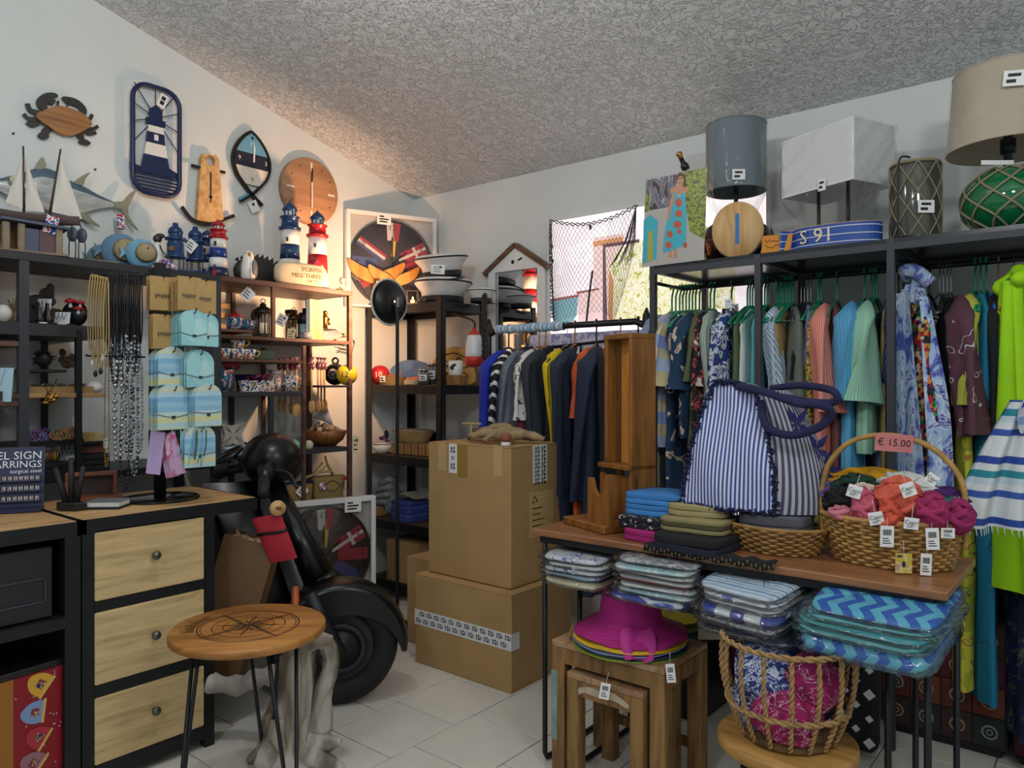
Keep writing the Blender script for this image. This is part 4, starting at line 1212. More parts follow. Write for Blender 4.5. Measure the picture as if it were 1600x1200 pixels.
# row of baskets and driftwood on the lowest visible board
def basket_mat(name, c1, c2, sc=1):
 return STR(name, [c1, c2, c1, c2, c2], 70 * sc, 'Z', (0, 0, 0), .7, wob=.012)
RAFF = basket_mat('raffia_weave', 'b89b66', '8d7140')
t = thing('raffia_basket', 'raffia pouch with a black wire fish outline and a patterned tag', 'bag', P3(513, -3.33, Zc6), R_(80))
obj('pouch', MB().grid(lambda u, v: ((.085 + .01 * v) * math.copysign(abs(math.cos(2 * PI * u)) ** .7, math.cos(2 * PI * u)), (.035 + .01 * v) * math.sin(2 * PI * u), .125 * v), 28, 6, True).lathe([(.001, .002), (.05, .002)], 16, None, True, 1.6, .6), RAFF, t)
fo = [(-.05 + .1 * k / 10, .028 * math.sin(PI * k / 10)) for k in range(11)]
obj('wire_fish', MB().tube([(x, -.047, .075 + y) for x, y in fo] + [(.075, -.047, .10), (.07, -.047, .075), (.075, -.047, .05)] + [(x, -.047, .075 - y) for x, y in fo[::-1]], .0018, 5), BLK, t)
obj('tag', MB().box(-.075, -.04, -.05, -.048, .06, .10), BLOB('flag_tag', [(0, 'c23a44'), (.42, 'e9e6e6'), (.55, '2f3f86')], 60, 1), t)
obj('red_bead', MB().ball((.085, -.035, .11), .011, 10, 8), REDP, t)
t = thing('raffia_basket', 'raffia pouch with navy rim and white price card, left of the wire fish pouch', 'bag', P3(465, -3.35, Zc6), R_(80))
obj('pouch', MB().grid(lambda u, v: ((.075 + .01 * v) * math.copysign(abs(math.cos(2 * PI * u)) ** .7, math.cos(2 * PI * u)), (.035 + .01 * v) * math.sin(2 * PI * u), .10 * v), 28, 6, True).lathe([(.001, .002), (.05, .002)], 16, None, True, 1.4, .6), RAFF, t)
obj('rim', MB().torus(.085, .008, 24, 6, TR((0, 0, .10)), 1, .5), NAVYP, t)
c = MB(); sticker_tag(c, TR((.02, -.052, .085), (0, .75, 0)), .05, .055); obj('price_tag', c, [PAPER, INK], t)
for lb_, px_, X_, z_, pts in (('forked piece of pale driftwood sticking out of the raffia pouches', 490, -3.36, .11, [(-.08, 0, .0), (-.03, -.01, .02), (.03, 0, .035), (.07, 0, .07)]), ('straight bleached stick leaning over the wire fish pouch', 520, -3.35, .13, [(.0, 0, 0), (-.03, 0, .05), (-.045, 0, .1)])):
 b = MB().tube(spath(pts, 4), [.009 - .0004 * k for k in range(4 * (len(pts) - 1) + 1)], 8)
 if len(pts) == 4: b.tube(spath([(.0, 0, .028), (.02, -.01, .06), (.05, -.01, .09)], 3), .006, 7).tube(spath([(.03, 0, .035), (.07, -.01, .04), (.10, -.01, .035)], 3), .006, 7)
 solo('driftwood_stick', b, M('pale_driftwood', 'b8965f', .7, var=.2, vs=20), lb_, 'driftwood', P3(px_, X_, Zc6 + z_), R_(78))
# price strip, shoe prints card
card('price_tag', 'narrow cream card with a black bird print by the rack post', 556, 695, -3.25, .035, .10, 0, M('cream_card', 'e3d5a6', .7))
# ------------------------------------------------------------------ left bays of the wall shelf
Za = shz(60, 505); Zb = shz(46, 576); Zd = shz(30, 615); Ze = shz(140, 738)
XL = -3.36
SETW = M('display_white', 'dfe4e8', .6)
def board_card(lb, px, X, z, w, h, extra=None, lean=.2):
 t = thing('earring_board', lb, 'jewellery display', P3(px, X, z), FACE)
 obj('board', MB().box(-w / 2, w / 2, -.003, .003, 0, h, .001, TR((0, 0, 0), (-lean, 0, 0))), SETW, t)
 for k in range(3):
  x = -w * .25 + w * .25 * k
  obj('chain', MB().tube(spath([(x - .01, -.006, h * .9), (x, -.01, h * .45), (x + .01, -.006, h * .9)], 3), .0012, 5), BLK, t)
 return t
board_card('large white earring board in the top left bay', 65, -3.42, Za, .055, .115)
board_card('small white earring board with dark pendants right of the larger one', 96, -3.38, Za, .062, .06)
for px_, lb_ in ((60, 'left one of two'), (74, 'right one of two')):
 solo('necklace_bust', MB().lathe([(.020, 0), (.024, .02), (.012, .055), (.007, .075), (.009, .085), (.001, .088)], 14, None, True, 1, .6), BLK2, 'small black velvet necklace bust, ' + lb_ + ' before the white board', 'jewellery display', P3(px_, -3.345, Za), FACE)
b = MB()
for k in range(26):
 b.tube(spath([(random.uniform(-.02, .02), random.uniform(-.02, .02), 0), (random.uniform(-.03, .03), 0, .05), (random.uniform(-.07, .07), 0, random.uniform(.06, .11))], 3), .0016, 4)
o = solo('dried_grass', b, M('dry_grass', '9a8452', .8), 'tuft of dried grass in the top left bay', 'plant', P3(20, -3.45, Za)); o['kind'] = 'stuff'
solo('driftwood_lump', MB().ball((0, 0, .03), (.07, .03, .03), 14, 8).ball((.03, 0, .06), (.03, .025, .028), 10, 7, (0, .6, 0)).ball((.045, 0, .085), (.016, .014, .022), 10, 7), M('dark_driftwood', '4a3d33', .8, var=.3, vs=30, bs=.5), 'dark knobbly driftwood behind the earring boards', 'driftwood', P3(62, -3.53, Za + .08), FACE)
solo('dark_box', MB().box(-.07, .07, -.04, .04, 0, .08, .003), BLK2, 'plain black box under the dark driftwood', 'box', P3(62, -3.53, Za), FACE)
t = thing('mushroom_ornament', 'black round ornament with red and white toadstools in the top left bay', 'ornament', P3(117, -3.39, Za), FACE)
obj('ball', MB().lathe([(.001, -.02), (.045, -.018), (.055, 0), (.045, .018), (.001, .02)], 20, TR((0, 0, .055), (PI / 2, 0, 0))), BLK2, t)
for x, z, s in ((-.005, .10, 1), (.035, .095, .8), (.028, .07, .9)):
 obj('cap', MB().lathe([(.022 * s, 0), (.02 * s, .012 * s), (.001, .02 * s)], 12, TR((x, -.022, z))), REDP, t)
 obj('stem', MB().lathe([(.008 * s, 0), (.006 * s, .022 * s)], 8, TR((x, -.022, z - .02 * s))), WHTP, t)
solo('sea_shell', MB().ball((0, 0, .035), (.045, .03, .035), 16, 10), M('white_shell', 'cfcac4', .6, var=.15, vs=40), 'whitish round shell at the far left edge of the shelf', 'shell', P3(4, -3.3, Za - .005))
for k in range(5):
 px_ = 52 + 15 * k
 solo('ring_tray', MB().lathe([(.014, 0), (.018, .006), (.016, .007), (.001, .003)], 14), [BLK2, SETW][k % 2] , 'tiny %s ring dish on the shelf edge, %s from the left post' % (['black', 'white'][k % 2], ORD[k]), 'dish', P3(px_, -3.315, Za), 0, 'ring dishes')
def urchin(px, py, X, r, m, lb, z):
 b = MB().ball((0, 0, r), r * .75, 12, 8)
 rr_ = random.Random(px)
 for k in range(40):
  a, c = rr_.uniform(0, 6.28), rr_.uniform(-.6, 1)
  s = math.sqrt(1 - c * c)
  d = Vector((s * math.cos(a), s * math.sin(a), c))
  b.cyl(Vector((0, 0, r)) + d * r * .6, Vector((0, 0, r)) + d * r * 1.1, r * .08, 5, r * .02)
 return solo('sea_urchin', b, m, lb, 'ornament', P3(px, X, z))
urchin(68, 550, -3.4, .042, M('urchin_dark', '1d2128', .5), 'round black sea urchin ornament in the second bay', Zb)
t = thing('cone_cluster', 'cluster of brown pine cones in the second bay', 'ornament', P3(106, -3.42, Zb), 0)
for k in range(7):
 obj('cone', MB().lathe([(.001, 0), (.012, .006), (.014, .018), (.008, .032), (.001, .038)], 8, TR((random.uniform(-.03, .03), random.uniform(-.03, .03), .01 + .025 * (k // 3)), (random.uniform(-1, 1), random.uniform(-1, 1), 0))), M('cone_brown', '5a4234', .8, var=.3, vs=60), t)
t = thing('wooden_tray', 'shallow wooden tray full of small rings on the pale ledge', 'tray', P3(90, -3.36, Zd), R_(86))
obj('tray', MB().box(-.12, .12, -.055, .055, 0, .01).box(-.12, .12, -.055, -.05, .01, .026).box(-.12, .12, .05, .055, .01, .026).box(-.12, -.115, -.05, .05, .01, .026).box(.115, .12, -.05, .05, .01, .026), M('tray_wood', '9b7b48', .6), t)
b = MB()
for k in range(14):
 b.torus(.011, .003, 12, 6, TR((-.10 + .0155 * k, -.02 + .02 * (k % 3), .027), (PI / 2 + .4, 0, .3)))
o = obj('rings', b, M('mixed_metal', '8d8270', .3, .9), t); o['kind'] = 'stuff'
solo('white_sea_shell', MB().lathe([(.001, 0), (.03, .002), (.045, .016), (.042, .032), (.022, .046), (.001, .05)], 18, None, True, 1.1, .8), M('shell_white', 'd8d6d4', .35), 'smooth white shell bowl at the right end of the pale ledge', 'shell', P3(146, -3.34, Zd))
t = thing('rose_pendant', 'golden rose pendant hanging in front of the pale ledge', 'pendant', PX(78, 622, -3.25), FACE)
b = MB()
for k in range(9):
 a = k * 2.4; r = .004 + .0022 * k
 b.ball((r * math.cos(a), -.004 + .001 * k, r * math.sin(a)), (.011, .006, .010), 8, 6, (0, a, 0))
obj('rose', b, GOLD, t); obj('leaf', MB().ball((-.022, 0, -.018), (.014, .004, .008), 8, 6), GOLD, t)
obj('cord', MB().tube(spath([(-.03, 0, .075), (-.008, -.006, .03), (0, -.006, .012), (.008, -.006, .03), (.03, 0, .075)], 4), .0016, 5), BLK, t)
for px_, c_, lb_ in ((60, [(0, '2a5fa8'), (.45, '8c2f46'), (.55, '2a2450')], 'blue and maroon'), (101, [(0, '2f6b3a'), (.45, 'c85a3a'), (.55, '7d6a3a')], 'green and coral')):
 t = thing('bead_case', lb_ + ' beaded bracelets laid on a dark case in the fourth bay', 'jewellery display', P3(px_, -3.36, Ze + .125), R_(86))
 obj('case', MB().box(-.06, .06, -.04, .04, 0, .012), BLK2, t)
 b = MB()
 for k in range(6):
  b.torus(.03, .006, 16, 6, TR((-.03 + .012 * k, -.03 + .004 * k, .03), (1.2, .2 * k, 0)), 1, .7)
 o = obj('bracelets', b, BLOB('beads_%d' % px_, c_, 90, 1, .4, .3), t); o['kind'] = 'stuff'
obj('shelf_board', MB().box(-3.62, -3.30, PX(-60, 600, SX).y, PX(166, 600, SX).y, Ze + .113, Ze + .124), BLK, None).name = 'shelf_board_thin'
bpy.data.objects['shelf_board_thin'].parent = bpy.data.objects['wall_shelf']; bpy.data.objects['shelf_board_thin'].location = (-WX, 0, 0); bpy.data.objects['shelf_board_thin'].name = 'shelf_board'
board_card('white necklace display board with a long cord in the fifth bay', 107, -3.37, Ze + .03, .075, .09)
t = thing('picture_box', 'small white boxed brooch behind the roll of bracelets', 'jewellery display', P3(70, -3.42, Ze + .04), FACE)
obj('box', MB().box(-.035, .035, -.012, .012, 0, .065, .002), SETW, t); obj('brooch', MB().ball((0, -.013, .045), (.02, .004, .01), 10, 6), CREAM, t)
t = thing('bracelet_roll', 'roll of gold and coloured bangles on the black boxes', 'jewellery display', P3(66, -3.335, Ze + .074), R_(86))
b = MB()
for k in range(13):
 b.torus(.018, .0035, 16, 6, TR((-.055 + .0088 * k, 0, .0), (0, PI / 2, 0)))
o = obj('bangles', b, STR('bangle_gold', ['b08a46', '8f6a3a', '9a4a3c', '6d6a3c'], 28, 'X', rough=.3), t)
obj('roll', MB().cyl((-.07, 0, 0), (.06, 0, 0), .014, 12), BLK2, t)
o['kind'] = 'stuff'
for i, px_ in enumerate((66, 107, 146)):
 for k in range(2 if i < 2 else 3):
  solo('jewellery_box', MB().box(-.05, .05, -.045, .045, 0, .023, .003), M('black_case', '15171c', .4), 'flat black jewellery case, %s of the %s stack by the ring dishes' % (['bottom', 'second', 'top'][k], ['left', 'middle', 'right'][i]), 'box', P3(px_, -3.345, Ze + .0245 * k), R_(86), 'flat black jewellery cases')
for px_, w_, h_, c_, lb_ in ((135, .05, .05, 'a58a56', 'tan'), (148, .05, .045, 'b29a64', 'mustard'), (143, .09, .035, '6d3a2a', 'dark red')):
 dz = .075 if c_ != '6d3a2a' else .0735
 solo('small_book', MB().box(-w_ / 2, w_ / 2, -.03, .03, 0, h_, .003), M('book_' + lb_.replace(' ', '_'), c_, .6), lb_ + ' keepsake box on top of the right black stack', 'box', P3(px_, -3.35 if c_ == '6d3a2a' else -3.36, Ze + dz + (.036 if c_ != '6d3a2a' else 0)), R_(86))
t = thing('pendant_card', 'pale blue card with a long grey pendant at the far left', 'jewellery display', P3(5, -3.29, shz(0, 628)), FACE)
obj('card', MB().box(-.045, .03, -.002, .002, 0, .13, 0, TR((0, 0, 0), (-.12, 0, 0))), M('ice_card', 'b5d6e4', .5), t)
obj('pendant', MB().box(-.02, .0, -.01, -.004, .005, .04).tube([(-.02, 0, .12), (-.01, -.012, .04), (.008, 0, .125)], .001, 4), GREY, t)
solo('gold_pouch', MB().ball((0, 0, .03), (.04, .03, .032), 14, 8).ball((0, 0, .065), (.02, .015, .012), 10, 6), M('gold_cloth', 'a87d3c', .6), 'golden cloth pouch at the far left of the bottom bay', 'pouch', P3(2, -3.31, Ze))
# ------------------------------------------------------------------ spinner with necklaces and carded earrings on the counter
sp = PZ(250, 779, .872)
A_R = R_(-2)
t = thing('display_spinner', 'black revolving display stand on a round base on the counter', 'display stand', (sp.x, sp.y, .8705), A_R)
obj('base', MB().lathe([(.001, 0), (.135, 0), (.14, .004), (.135, .009), (.03, .014), (.001, .014)], 36), M('gloss_black', '0e0f11', .12), t)
obj('pole', MB().cyl((0, 0, .012), (0, 0, .88), .022, 14), BLK, t)
obj('panel', MB().box(-.03, .03, -.03, .03, .10, .86, .002), BLK, t)
CARDK = M('kraft_card', 'b08f58', .7, var=.1, vs=20)
CARDB = BLOB('aqua_card', [(0, '8fc9cf'), (.45, '9fd3d6'), (.6, 'b4dcda')], 12, 1, .5)
CARDS = STR('sea_card', ['cfd8bd', 'b9d6d6', 'd9d8a4', 'c3dcd6', '8fc0da', '9fcbe0', '86bcdc', 'b4d6e4'], 1 / .14, 'Y', (0, 0, 0), .5, wob=.02)
def cardmesh(w, h, mat, kind, seed):
 b = MB()
 if kind == 'k':
  b.prism([(-w / 2, -h), (w / 2, -h), (w / 2, 0), (-w / 2, 0)], -.0006, .0006)
 else:
  b.prism([(-w / 2, -h), (w / 2, -h), (w / 2, -.03)] + circ(w / 2, 10, .15, PI - .15, 0, -.03, 1, .9) + [(-w / 2, -.03)], -.0006, .0006)
 m0 = MB()
 r = random.Random(seed)
 b.mat(1)
 if kind == 'k':
  for k in range(7):
   b.box(-w * .3 + w * .085 * k, -w * .26 + w * .085 * k, -h * .62 + r.uniform(-.004, .004), -h * .52, .0006, .003)
 else:
  b.tube(spath([(-w * .5, -h * .62, .002), (0, -h * .68 + r.uniform(-.004, .004), .002), (w * .5, -h * .62, .002)], 3), .0011, 4)
  b.box(-.006, .006, -h * .74, -h * .66, .0006, .003)
 return b.mesh('earring_card', [mat, [M('trinket', '6d6a68', .3, .8), M('dark_cord', '2c3140', .7)][kind != 'k']])
KG = 'carded jewellery on the revolving stand'
Mrot = Matrix.Rotation(A_R, 4, 'Z') @ Matrix(((0, 0, 1, 0), (1, 0, 0, 0), (0, 1, 0, 0), (0, 0, 0, 1)))
Mrot = Mrot.to_euler()
ax = Vector((math.cos(A_R), math.sin(A_R), 0))
lat = Vector((-math.sin(A_R), math.cos(A_R), 0))
hkm = MB()
def cards(pxf, pyt, n, w, h, mat, kind, lb, F0=2.60, dstep=.012, tilt=0):
 front = PF(pxf, pyt, F0)
 me = [cardmesh(w, h, mat, kind, s) for s in range(2)]
 back = front - ax * (dstep * (n - 1))
 hkm.tube([front + ax * .02 + Vector((0, 0, .012)), front + ax * .012 + Vector((0, 0, -.004)), back - ax * .10 + Vector((0, 0, -.004))], .0022, 5)
 for k in range(n):
  p = front - ax * (dstep * (n - 1 - k)) + lat * random.uniform(-.003, .003) + Vector((0, 0, -.002 + random.uniform(-.003, .002)))
  q = Mrot.copy()
  o = link('earring_card', me[k % 2], None, p, (q.x, q.y, q.z + random.uniform(-.05, .05)))
  where = 'front card' if k == n - 1 else ('rearmost card' if k == 0 else ORD[n - 1 - k] + ' from the front')
  tag(o, '%s, %s' % (lb, where), 'earring card', KG)
cards(255, 431, 4, .085, .118, CARDK, 'k', 'brown kraft earring card, top left stack')
cards(296, 432, 5, .085, .118, CARDK, 'k', 'brown kraft earring card, top middle stack')
cards(321, 437, 3, .075, .118, CARDK, 'k', 'brown kraft earring card, top right stack', 2.64)
cards(257, 491, 4, .085, .12, CARDK, 'k', 'brown kraft earring card, second row at the left')
cards(303, 487, 8, .09, .115, CARDB, 'r', 'pale aqua bracelet card, second row in the middle')
cards(324, 492, 3, .085, .11, CARDB, 'r', 'pale aqua bracelet card, second row at the right', 2.64)
cards(270, 548, 8, .10, .12, CARDS, 'r', 'blue seaside bracelet card, third row left stack')
cards(313, 552, 4, .10, .115, CARDB, 'r', 'pale aqua bracelet card, third row right stack', 2.63)
cards(272, 608, 8, .11, .14, CARDS, 'r', 'blue seaside bracelet card, fourth row left stack', 2.59)
cards(326, 606, 7, .10, .135, CARDS, 'r', 'blue seaside bracelet card, fourth row right stack', 2.63)
cards(314, 672, 5, .11, .13, CARDS, 'r', 'blue seaside bracelet card with hanging cords, bottom row', 2.62)
hkm.v = [Matrix.Rotation(-A_R, 4, 'Z') @ (Vector(v) - Vector((sp.x, sp.y, .8705))) for v in hkm.v]
o = obj('hook', hkm, BLK, t)
b = MB()
for k in range(9):
 x = -.05 + .011 * k
 c = [Vector((x, 0, 0)), Vector((x + .004, -.01, -.05)), Vector((x - .003, -.012, -.09 - .012 * (k % 4)))]
 b.m = k % 3
 b.tube(spath(c, 3), .0022, 5)
solo('cord_bracelets', b, [M('cord_aqua', '7fc7c4', .8), M('cord_blue', '7aa9d6', .8), M('cord_dark', '2b4a44', .8)], 'bundle of aqua and blue bracelet cords below the bottom cards', 'bracelet', PF(305, 672, 2.60), FACE)
b = MB()
for k in range(5):
 c = [Vector((.012 * k, 0, 0)), Vector((.012 * k, -.006, -.06)), Vector((.012 * k - .004, -.006, -.15))]
 b.tube(spath(c, 3), .0028, 5)
solo('cord_bracelets', b, M('cord_green', '22352f', .8), 'dark green cords hanging between the leaflets and the sea cards', 'bracelet', PF(266, 672, 2.63), FACE)
LEAF = [BLOB('leaflet_print', [(0, 'c9a3c4'), (.5, 'b87fa8'), (.56, 'd3566a'), (.62, 'd9b9d2')], 22, 1, .3), M('leaflet_lilac', 'b9a3cf', .4)]
for k, (px_, a_, m_) in enumerate(((247, .12, 1), (262, -.28, 0), (257, -.2, 0))):
 T = Euler((0, 0, FACE)).to_matrix() @ Euler((0, a_, 0)).to_matrix()
 solo('leaflet', MB().box(-.025, .025, -.0008, .0008, -.15, 0), LEAF[m_], ['plain lilac leaflet, leftmost of the three below the cards', 'pink printed leaflet at the right of the three', 'pink printed leaflet tucked behind its neighbour'][k], 'leaflet', PF(px_, 674 + 3 * k, 2.585 + .012 * k), T.to_euler())
# necklaces
NECK = 'necklaces hanging beside the revolving stand'
def necklace(px, pyt, pyb, F, wpx, mat, lb, r=.0022, pend=None, pm=None, beads=0, bead_r=.006, taper=.8, cat='necklace', seed=0):
 top = PF(px, pyt, F)
 L = (pyb - pyt) / FP * F; w = wpx / FP * F / 2
 t = thing('necklace', lb, cat, top, FACE, NECK)
 pts = [(-.004, .0, .0), (-w * taper, -.004, -L * .25), (-w, -.004, -L * .7), (-w * .5, -.006, -L * .96), (0, -.006, -L), (w * .5, -.006, -L * .96), (w, -.004, -L * .7), (w * taper, -.004, -L * .25), (.004, 0, 0)]
 path = spath(pts, 4, True)
 obj('cord', MB().tube(path, r, 5, True), mat, t)
 if beads:
  b = MB()
  n = len(path)
  rr_ = random.Random(px * 7 + seed)
  cum = 0; last = None
  for i in range(n * 3):
   p = path[(i // 3) % n].lerp(path[(i // 3 + 1) % n], (i % 3) / 3)
   if p.z > -L * beads[0]: continue
   if last is None or (p - last).length > bead_r * 1.9:
    b.ball(p, bead_r * rr_.uniform(.8, 1.15), 8, 6); last = p
  o = obj('beads', b, pm or mat, t); o['kind'] = 'stuff'
 if pend:
  obj('pendant', MB().ball((0, -.008, -L - pend), (pend * .7, pend * .35, pend), 10, 8), pm, t)
 return t
BEIGE = M('beige_cord', 'b69a62', .8); BCORD = M('black_cord', '12151b', .6)
SILV = M('silver_bead', 'a9aab0', .25, .85); BBEAD = M('black_bead', '16171c', .2); MIXB = BLOB('mixed_beads', [(0, '15161a'), (.45, '6c7f92'), (.55, 'c9c7c8'), (.62, '23252c')], 90, 1, .25)
for k in range(7):
 necklace(143 + 4 * k, 432 + k, 545 + (k * 17) % 38, 2.74 - .012 * k, 9, BEIGE, 'beige cord necklace with %s, %s from the left of the beige bunch' % (['a black drop', 'a white drop', 'no drop'][2 if k % 3 == 0 else k % 2], ORD[k]), .0024, .012 if k % 3 else None, [BBEAD, WHTP][k % 2])
for k in range(17):
 necklace(168 + 3.3 * k, 432, 528 + (k * 23) % 60, 2.70 - .006 * (k % 5), 5, BCORD, 'black cord necklace, %s from the left of the dense black bunch' % ORD[k], .0026, .009 if k % 3 == 0 else None, [BBEAD, SILV][k % 2])
for k, (px_, b_, m_, r_, w_) in enumerate(((181, 600, BBEAD, .0055, 12), (196, 590, MIXB, .006, 14), (212, 585, SILV, .007, 12), (205, 560, MIXB, .006, 14))):
 necklace(px_, 500, b_, 2.66, w_, BCORD, ['black beaded', 'mixed stone beaded', 'silver beaded', 'short mixed beaded'][k] + ' necklace in the black bunch', .001, None, m_, (.4,), r_, seed=k)
for k, (px_, b_, m_, r_, w_, tp) in enumerate(((168, 730, GOLD, .003, 7, 556), (186, 720, SILV, .0085, 12, 556), (196, 765, BBEAD, .005, 14, 560), (203, 715, MIXB, .0065, 12, 556), (211, 742, MIXB, .006, 12, 556), (219, 708, SILV, .005, 8, 556))):
 necklace(px_, tp, b_, 2.65, w_, BCORD, ['thin golden', 'large silver bead', 'long black bead', 'mixed grey bead', 'blue grey bead', 'fine silver bead'][k] + ' necklace in the lower row', .001, None, m_, (.05 if k != 2 else .5,), r_, seed=k)
b = MB()
p0, p1 = PF(136, 428, 2.78), PF(226, 430, 2.68)
b.tube([p0 + Vector((0, 0, .008)), p0, p1], .004, 6)
p0, p1 = PF(135, 556, 2.76), PF(226, 558, 2.66)
b.tube([p0 + Vector((0, 0, .006)), p0, p1], .004, 6)
b.v = [Matrix.Rotation(-A_R, 4, 'Z') @ (Vector(v) - Vector((sp.x, sp.y, .8705))) for v in b.v]
obj('necklace_arm', b, BLK, t)
card('price_tag', 'slim white price tag hanging among the black beads', 189, 560, -2.93, .012, .055, 0)
card('price_tag', 'slim white price tag at the bottom of the golden necklace', 165, 692, -2.98, .014, .035, 0)
# ------------------------------------------------------------------ on the counter
CZ = .8705
t = thing('earring_sign_stand', 'dark blue counter display of steel sign earrings at the left edge', 'display stand', PZ(9, 800, CZ), R_(62))
b = MB().box(-.12, .105, -.035, .035, 0, .012).box(-.12, .105, -.004, .004, .012, .215, T=TR((0, .02, 0), (-.18, 0, 0)))
obj('stand', b, M('sign_blue', '22284a', .4), t)
TT = TR((0, .02, 0), (-.18, 0, 0)) @ TR((0, -.0042, 0), (PI / 2, 0, 0))
obj('lettering', MB().text('STEEL SIGN', .038, TT @ TR((.097, .185, 0)), .0008, 'RIGHT').text('EARRINGS', .034, TT @ TR((.097, .155, 0)), .0008, 'RIGHT').text('surgical steel', .018, TT @ TR((.097, .132, 0)), .0008, 'RIGHT'), M('sign_white', 'ecebf2', .5), t)
for q in range(3):
 bb = MB().box(-.115, .098, -.022, .004, .028 + .034 * q, .034 + .034 * q, T=TR((0, .02, 0), (-.18, 0, 0)))
 obj('tray', bb, M('sign_tray', '3a3a55', .4), t)
 st = MB()
 for k in range(13):
  st.box(-.11 + .016 * k, -.099 + .016 * k, -.02, -.008, .034 + .034 * q, .046 + .034 * q, T=TR((0, .02, 0), (-.18, 0, 0)))
 o = obj('studs', st, STR('stud_rows', ['b9b4ae', '7d6f70'], 120, 'X', rough=.3), t); o['kind'] = 'stuff'
t = thing('incense_holder', 'black hexagonal holder with three upright black incense sticks on the counter', 'holder', PZ(112, 797, CZ), FACE)
obj('base', MB().lathe([(.001, 0), (.052, 0), (.052, .024), (.046, .028), (.001, .028)], 6, None, False, 1, .6), BLK2, t)
for x0, x1, h in ((-.018, -.055, .12), (0, -.002, .155), (.016, .04, .125)):
 obj('stick', MB().tube([(x0, 0, .024), ((x0 + x1) / 2, 0, .024 + h * .5), (x1, 0, .024 + h)], [.011, .010, .008], 6), M('stick_black', '17181d', .6), t)
t = thing('notebook_stack', 'small stack of grey notebooks in front of the spinner', 'notebook', PZ(168, 793, CZ), FACE + .08)
obj('notebook', MB().box(-.058, .058, -.045, .045, 0, .008, .001), M('note_black', '1d2228', .5), t)
obj('notebook', MB().box(-.055, .057, -.043, .043, .0085, .024, .001), [M('note_pages', 'c9cfcf', .7)], t)
obj('cover', MB().box(-.056, .058, -.044, .044, .0245, .027, .0005), M('note_cover', '6a6f73', .4), t)
t = thing('wooden_frame_box', 'reddish wooden frame box standing at the back of the counter', 'box', PZ(143, 779, CZ), R_(70))
b = MB()
for a in ((-.085, .085, 0, .014), (-.085, .085, .086, .10), (-.085, -.071, .014, .086), (.071, .085, .014, .086)):
 b.box(a[0], a[1], -.02, .02, a[2], a[3], .002)
obj('frame', b, WOOD('red_brown_wood', '8a5236', '6e3d27', None, 'X', 2), t)
obj('back', MB().box(-.071, .071, .008, .015, .014, .086), M('frame_dark', '3f2a28', .6), t)
obj('shelf', MB().box(-.07, .10, -.06, -.02, 0, .014), WOOD('red_brown_wood', '8a5236', '6e3d27', None, 'X', 2), t)
# red printed gift box in the open bay of the left counter
t = thing('red_gift_box', 'red gift box printed with coloured pouches in the open bay under the counter', 'box', (CX - .02, .905, .092), R_(90) + .12)
W_, H_ = .185, .335
obj('box', MB().box(-W_, 0, 0, .2, 0, H_, .002), M('gift_red', '8e1524', .35), t)
obj('edge', MB().box(-W_ - .001, -W_ + .045, -.0012, .2, 0, H_ - .001), M('gift_gold', 'a8712c', .35, .3), t)
obj('lid', MB().box(-W_ - .002, .002, -.003, .202, H_, H_ + .02, .002), M('gift_lid', '1a1216', .25), t)
def pouch(cx, cz, a, m, s=1):
 T = TR((cx, -.0012, cz), (0, a, 0)) @ TR((0, 0, 0), (PI / 2, 0, 0))
 b = MB().prism(sp2([(-.032 * s, -.02 * s), (.0, -.026 * s), (.032 * s, -.02 * s), (.03 * s, .015 * s), (.014 * s, .036 * s), (0, .042 * s), (-.014 * s, .036 * s), (-.03 * s, .015 * s)], 3, True), 0, .0015, T)
 b.mat(1); b.prism([(-.013 * s, -.01 * s), (.013 * s, -.012 * s), (.012 * s, .012 * s), (-.01 * s, .014 * s)], .0015, .002, T)
 b.mat(2); b.box(-.036 * s, .036 * s, -.003, -.0012, -.028 * s, -.02 * s, T=TR((cx, 0, cz), (0, a, 0)))
 obj('printed_pouch', b, [m, BLOB('pouch_print', [(0, '7a3340'), (.5, 'c8a070'), (.6, '3a3050')], 60, 1, .5), M('pouch_trim', 'd9b25a', .4)], t)
pouch(-.065, .295, -.9, M('pouch_yellow', 'd7a63a', .4))
pouch(-.08, .215, -1.45, M('pouch_blue', '7f9bc8', .4))
pouch(-.07, .135, -.95, M('pouch_red', 'b03040', .4), .95)
pouch(-.085, .062, -.9, M('pouch_mauve', '9a6a7a', .4))
b = MB()
rr_ = random.Random(3)
for k in range(34):
 b.lathe([(.0022, 0), (.0022, .0008)], 6, TR((rr_.uniform(-.135, -.006), -.0002, rr_.uniform(.01, .325)), (PI / 2, 0, 0)))
o = obj('dots', b, M('snow_dot', 'e6d5d0', .5), t); o['kind'] = 'stuff'
# ------------------------------------------------------------------ corner: lamp, rack goods, framed clock, hats
lx, ly, lz = LAMP_POS
t = thing('floor_lamp', 'black floor lamp with a dish shaped head turned to the left wall', 'lamp', (lx, ly, 0))
obj('base', MB().lathe([(.001, 0), (.13, 0), (.132, .012), (.12, .02), (.012, .026), (.001, .026)], 32), BLK2, t)
obj('pole', MB().tube(spath([(0.02, 0, .02), (0.02, 0, 1.2), (.02, 0, 1.62), (.012, 0, lz - .02)], 4), .0095, 10), BLK, t)
obj('shade', MB().lathe([(.001, .0), (.05, .0), (.10, -.018), (.118, -.045), (.115, -.047), (.095, -.022), (.05, -.006), (.001, -.006)], 36, TR((0, 0, lz), (0, PI / 2, 0))), BLK2, t)
obj('rim', MB().torus(.121, .006, 40, 8, TR((-.044, 0, lz), (0, PI / 2, 0))), M('lamp_rim', 'd8d6d0', .4), t)
obj('bulb', MB().ball((-.008, 0, lz), .010, 12, 8), M('bulb_glow', 'ffb070', .5, emit=6), t)
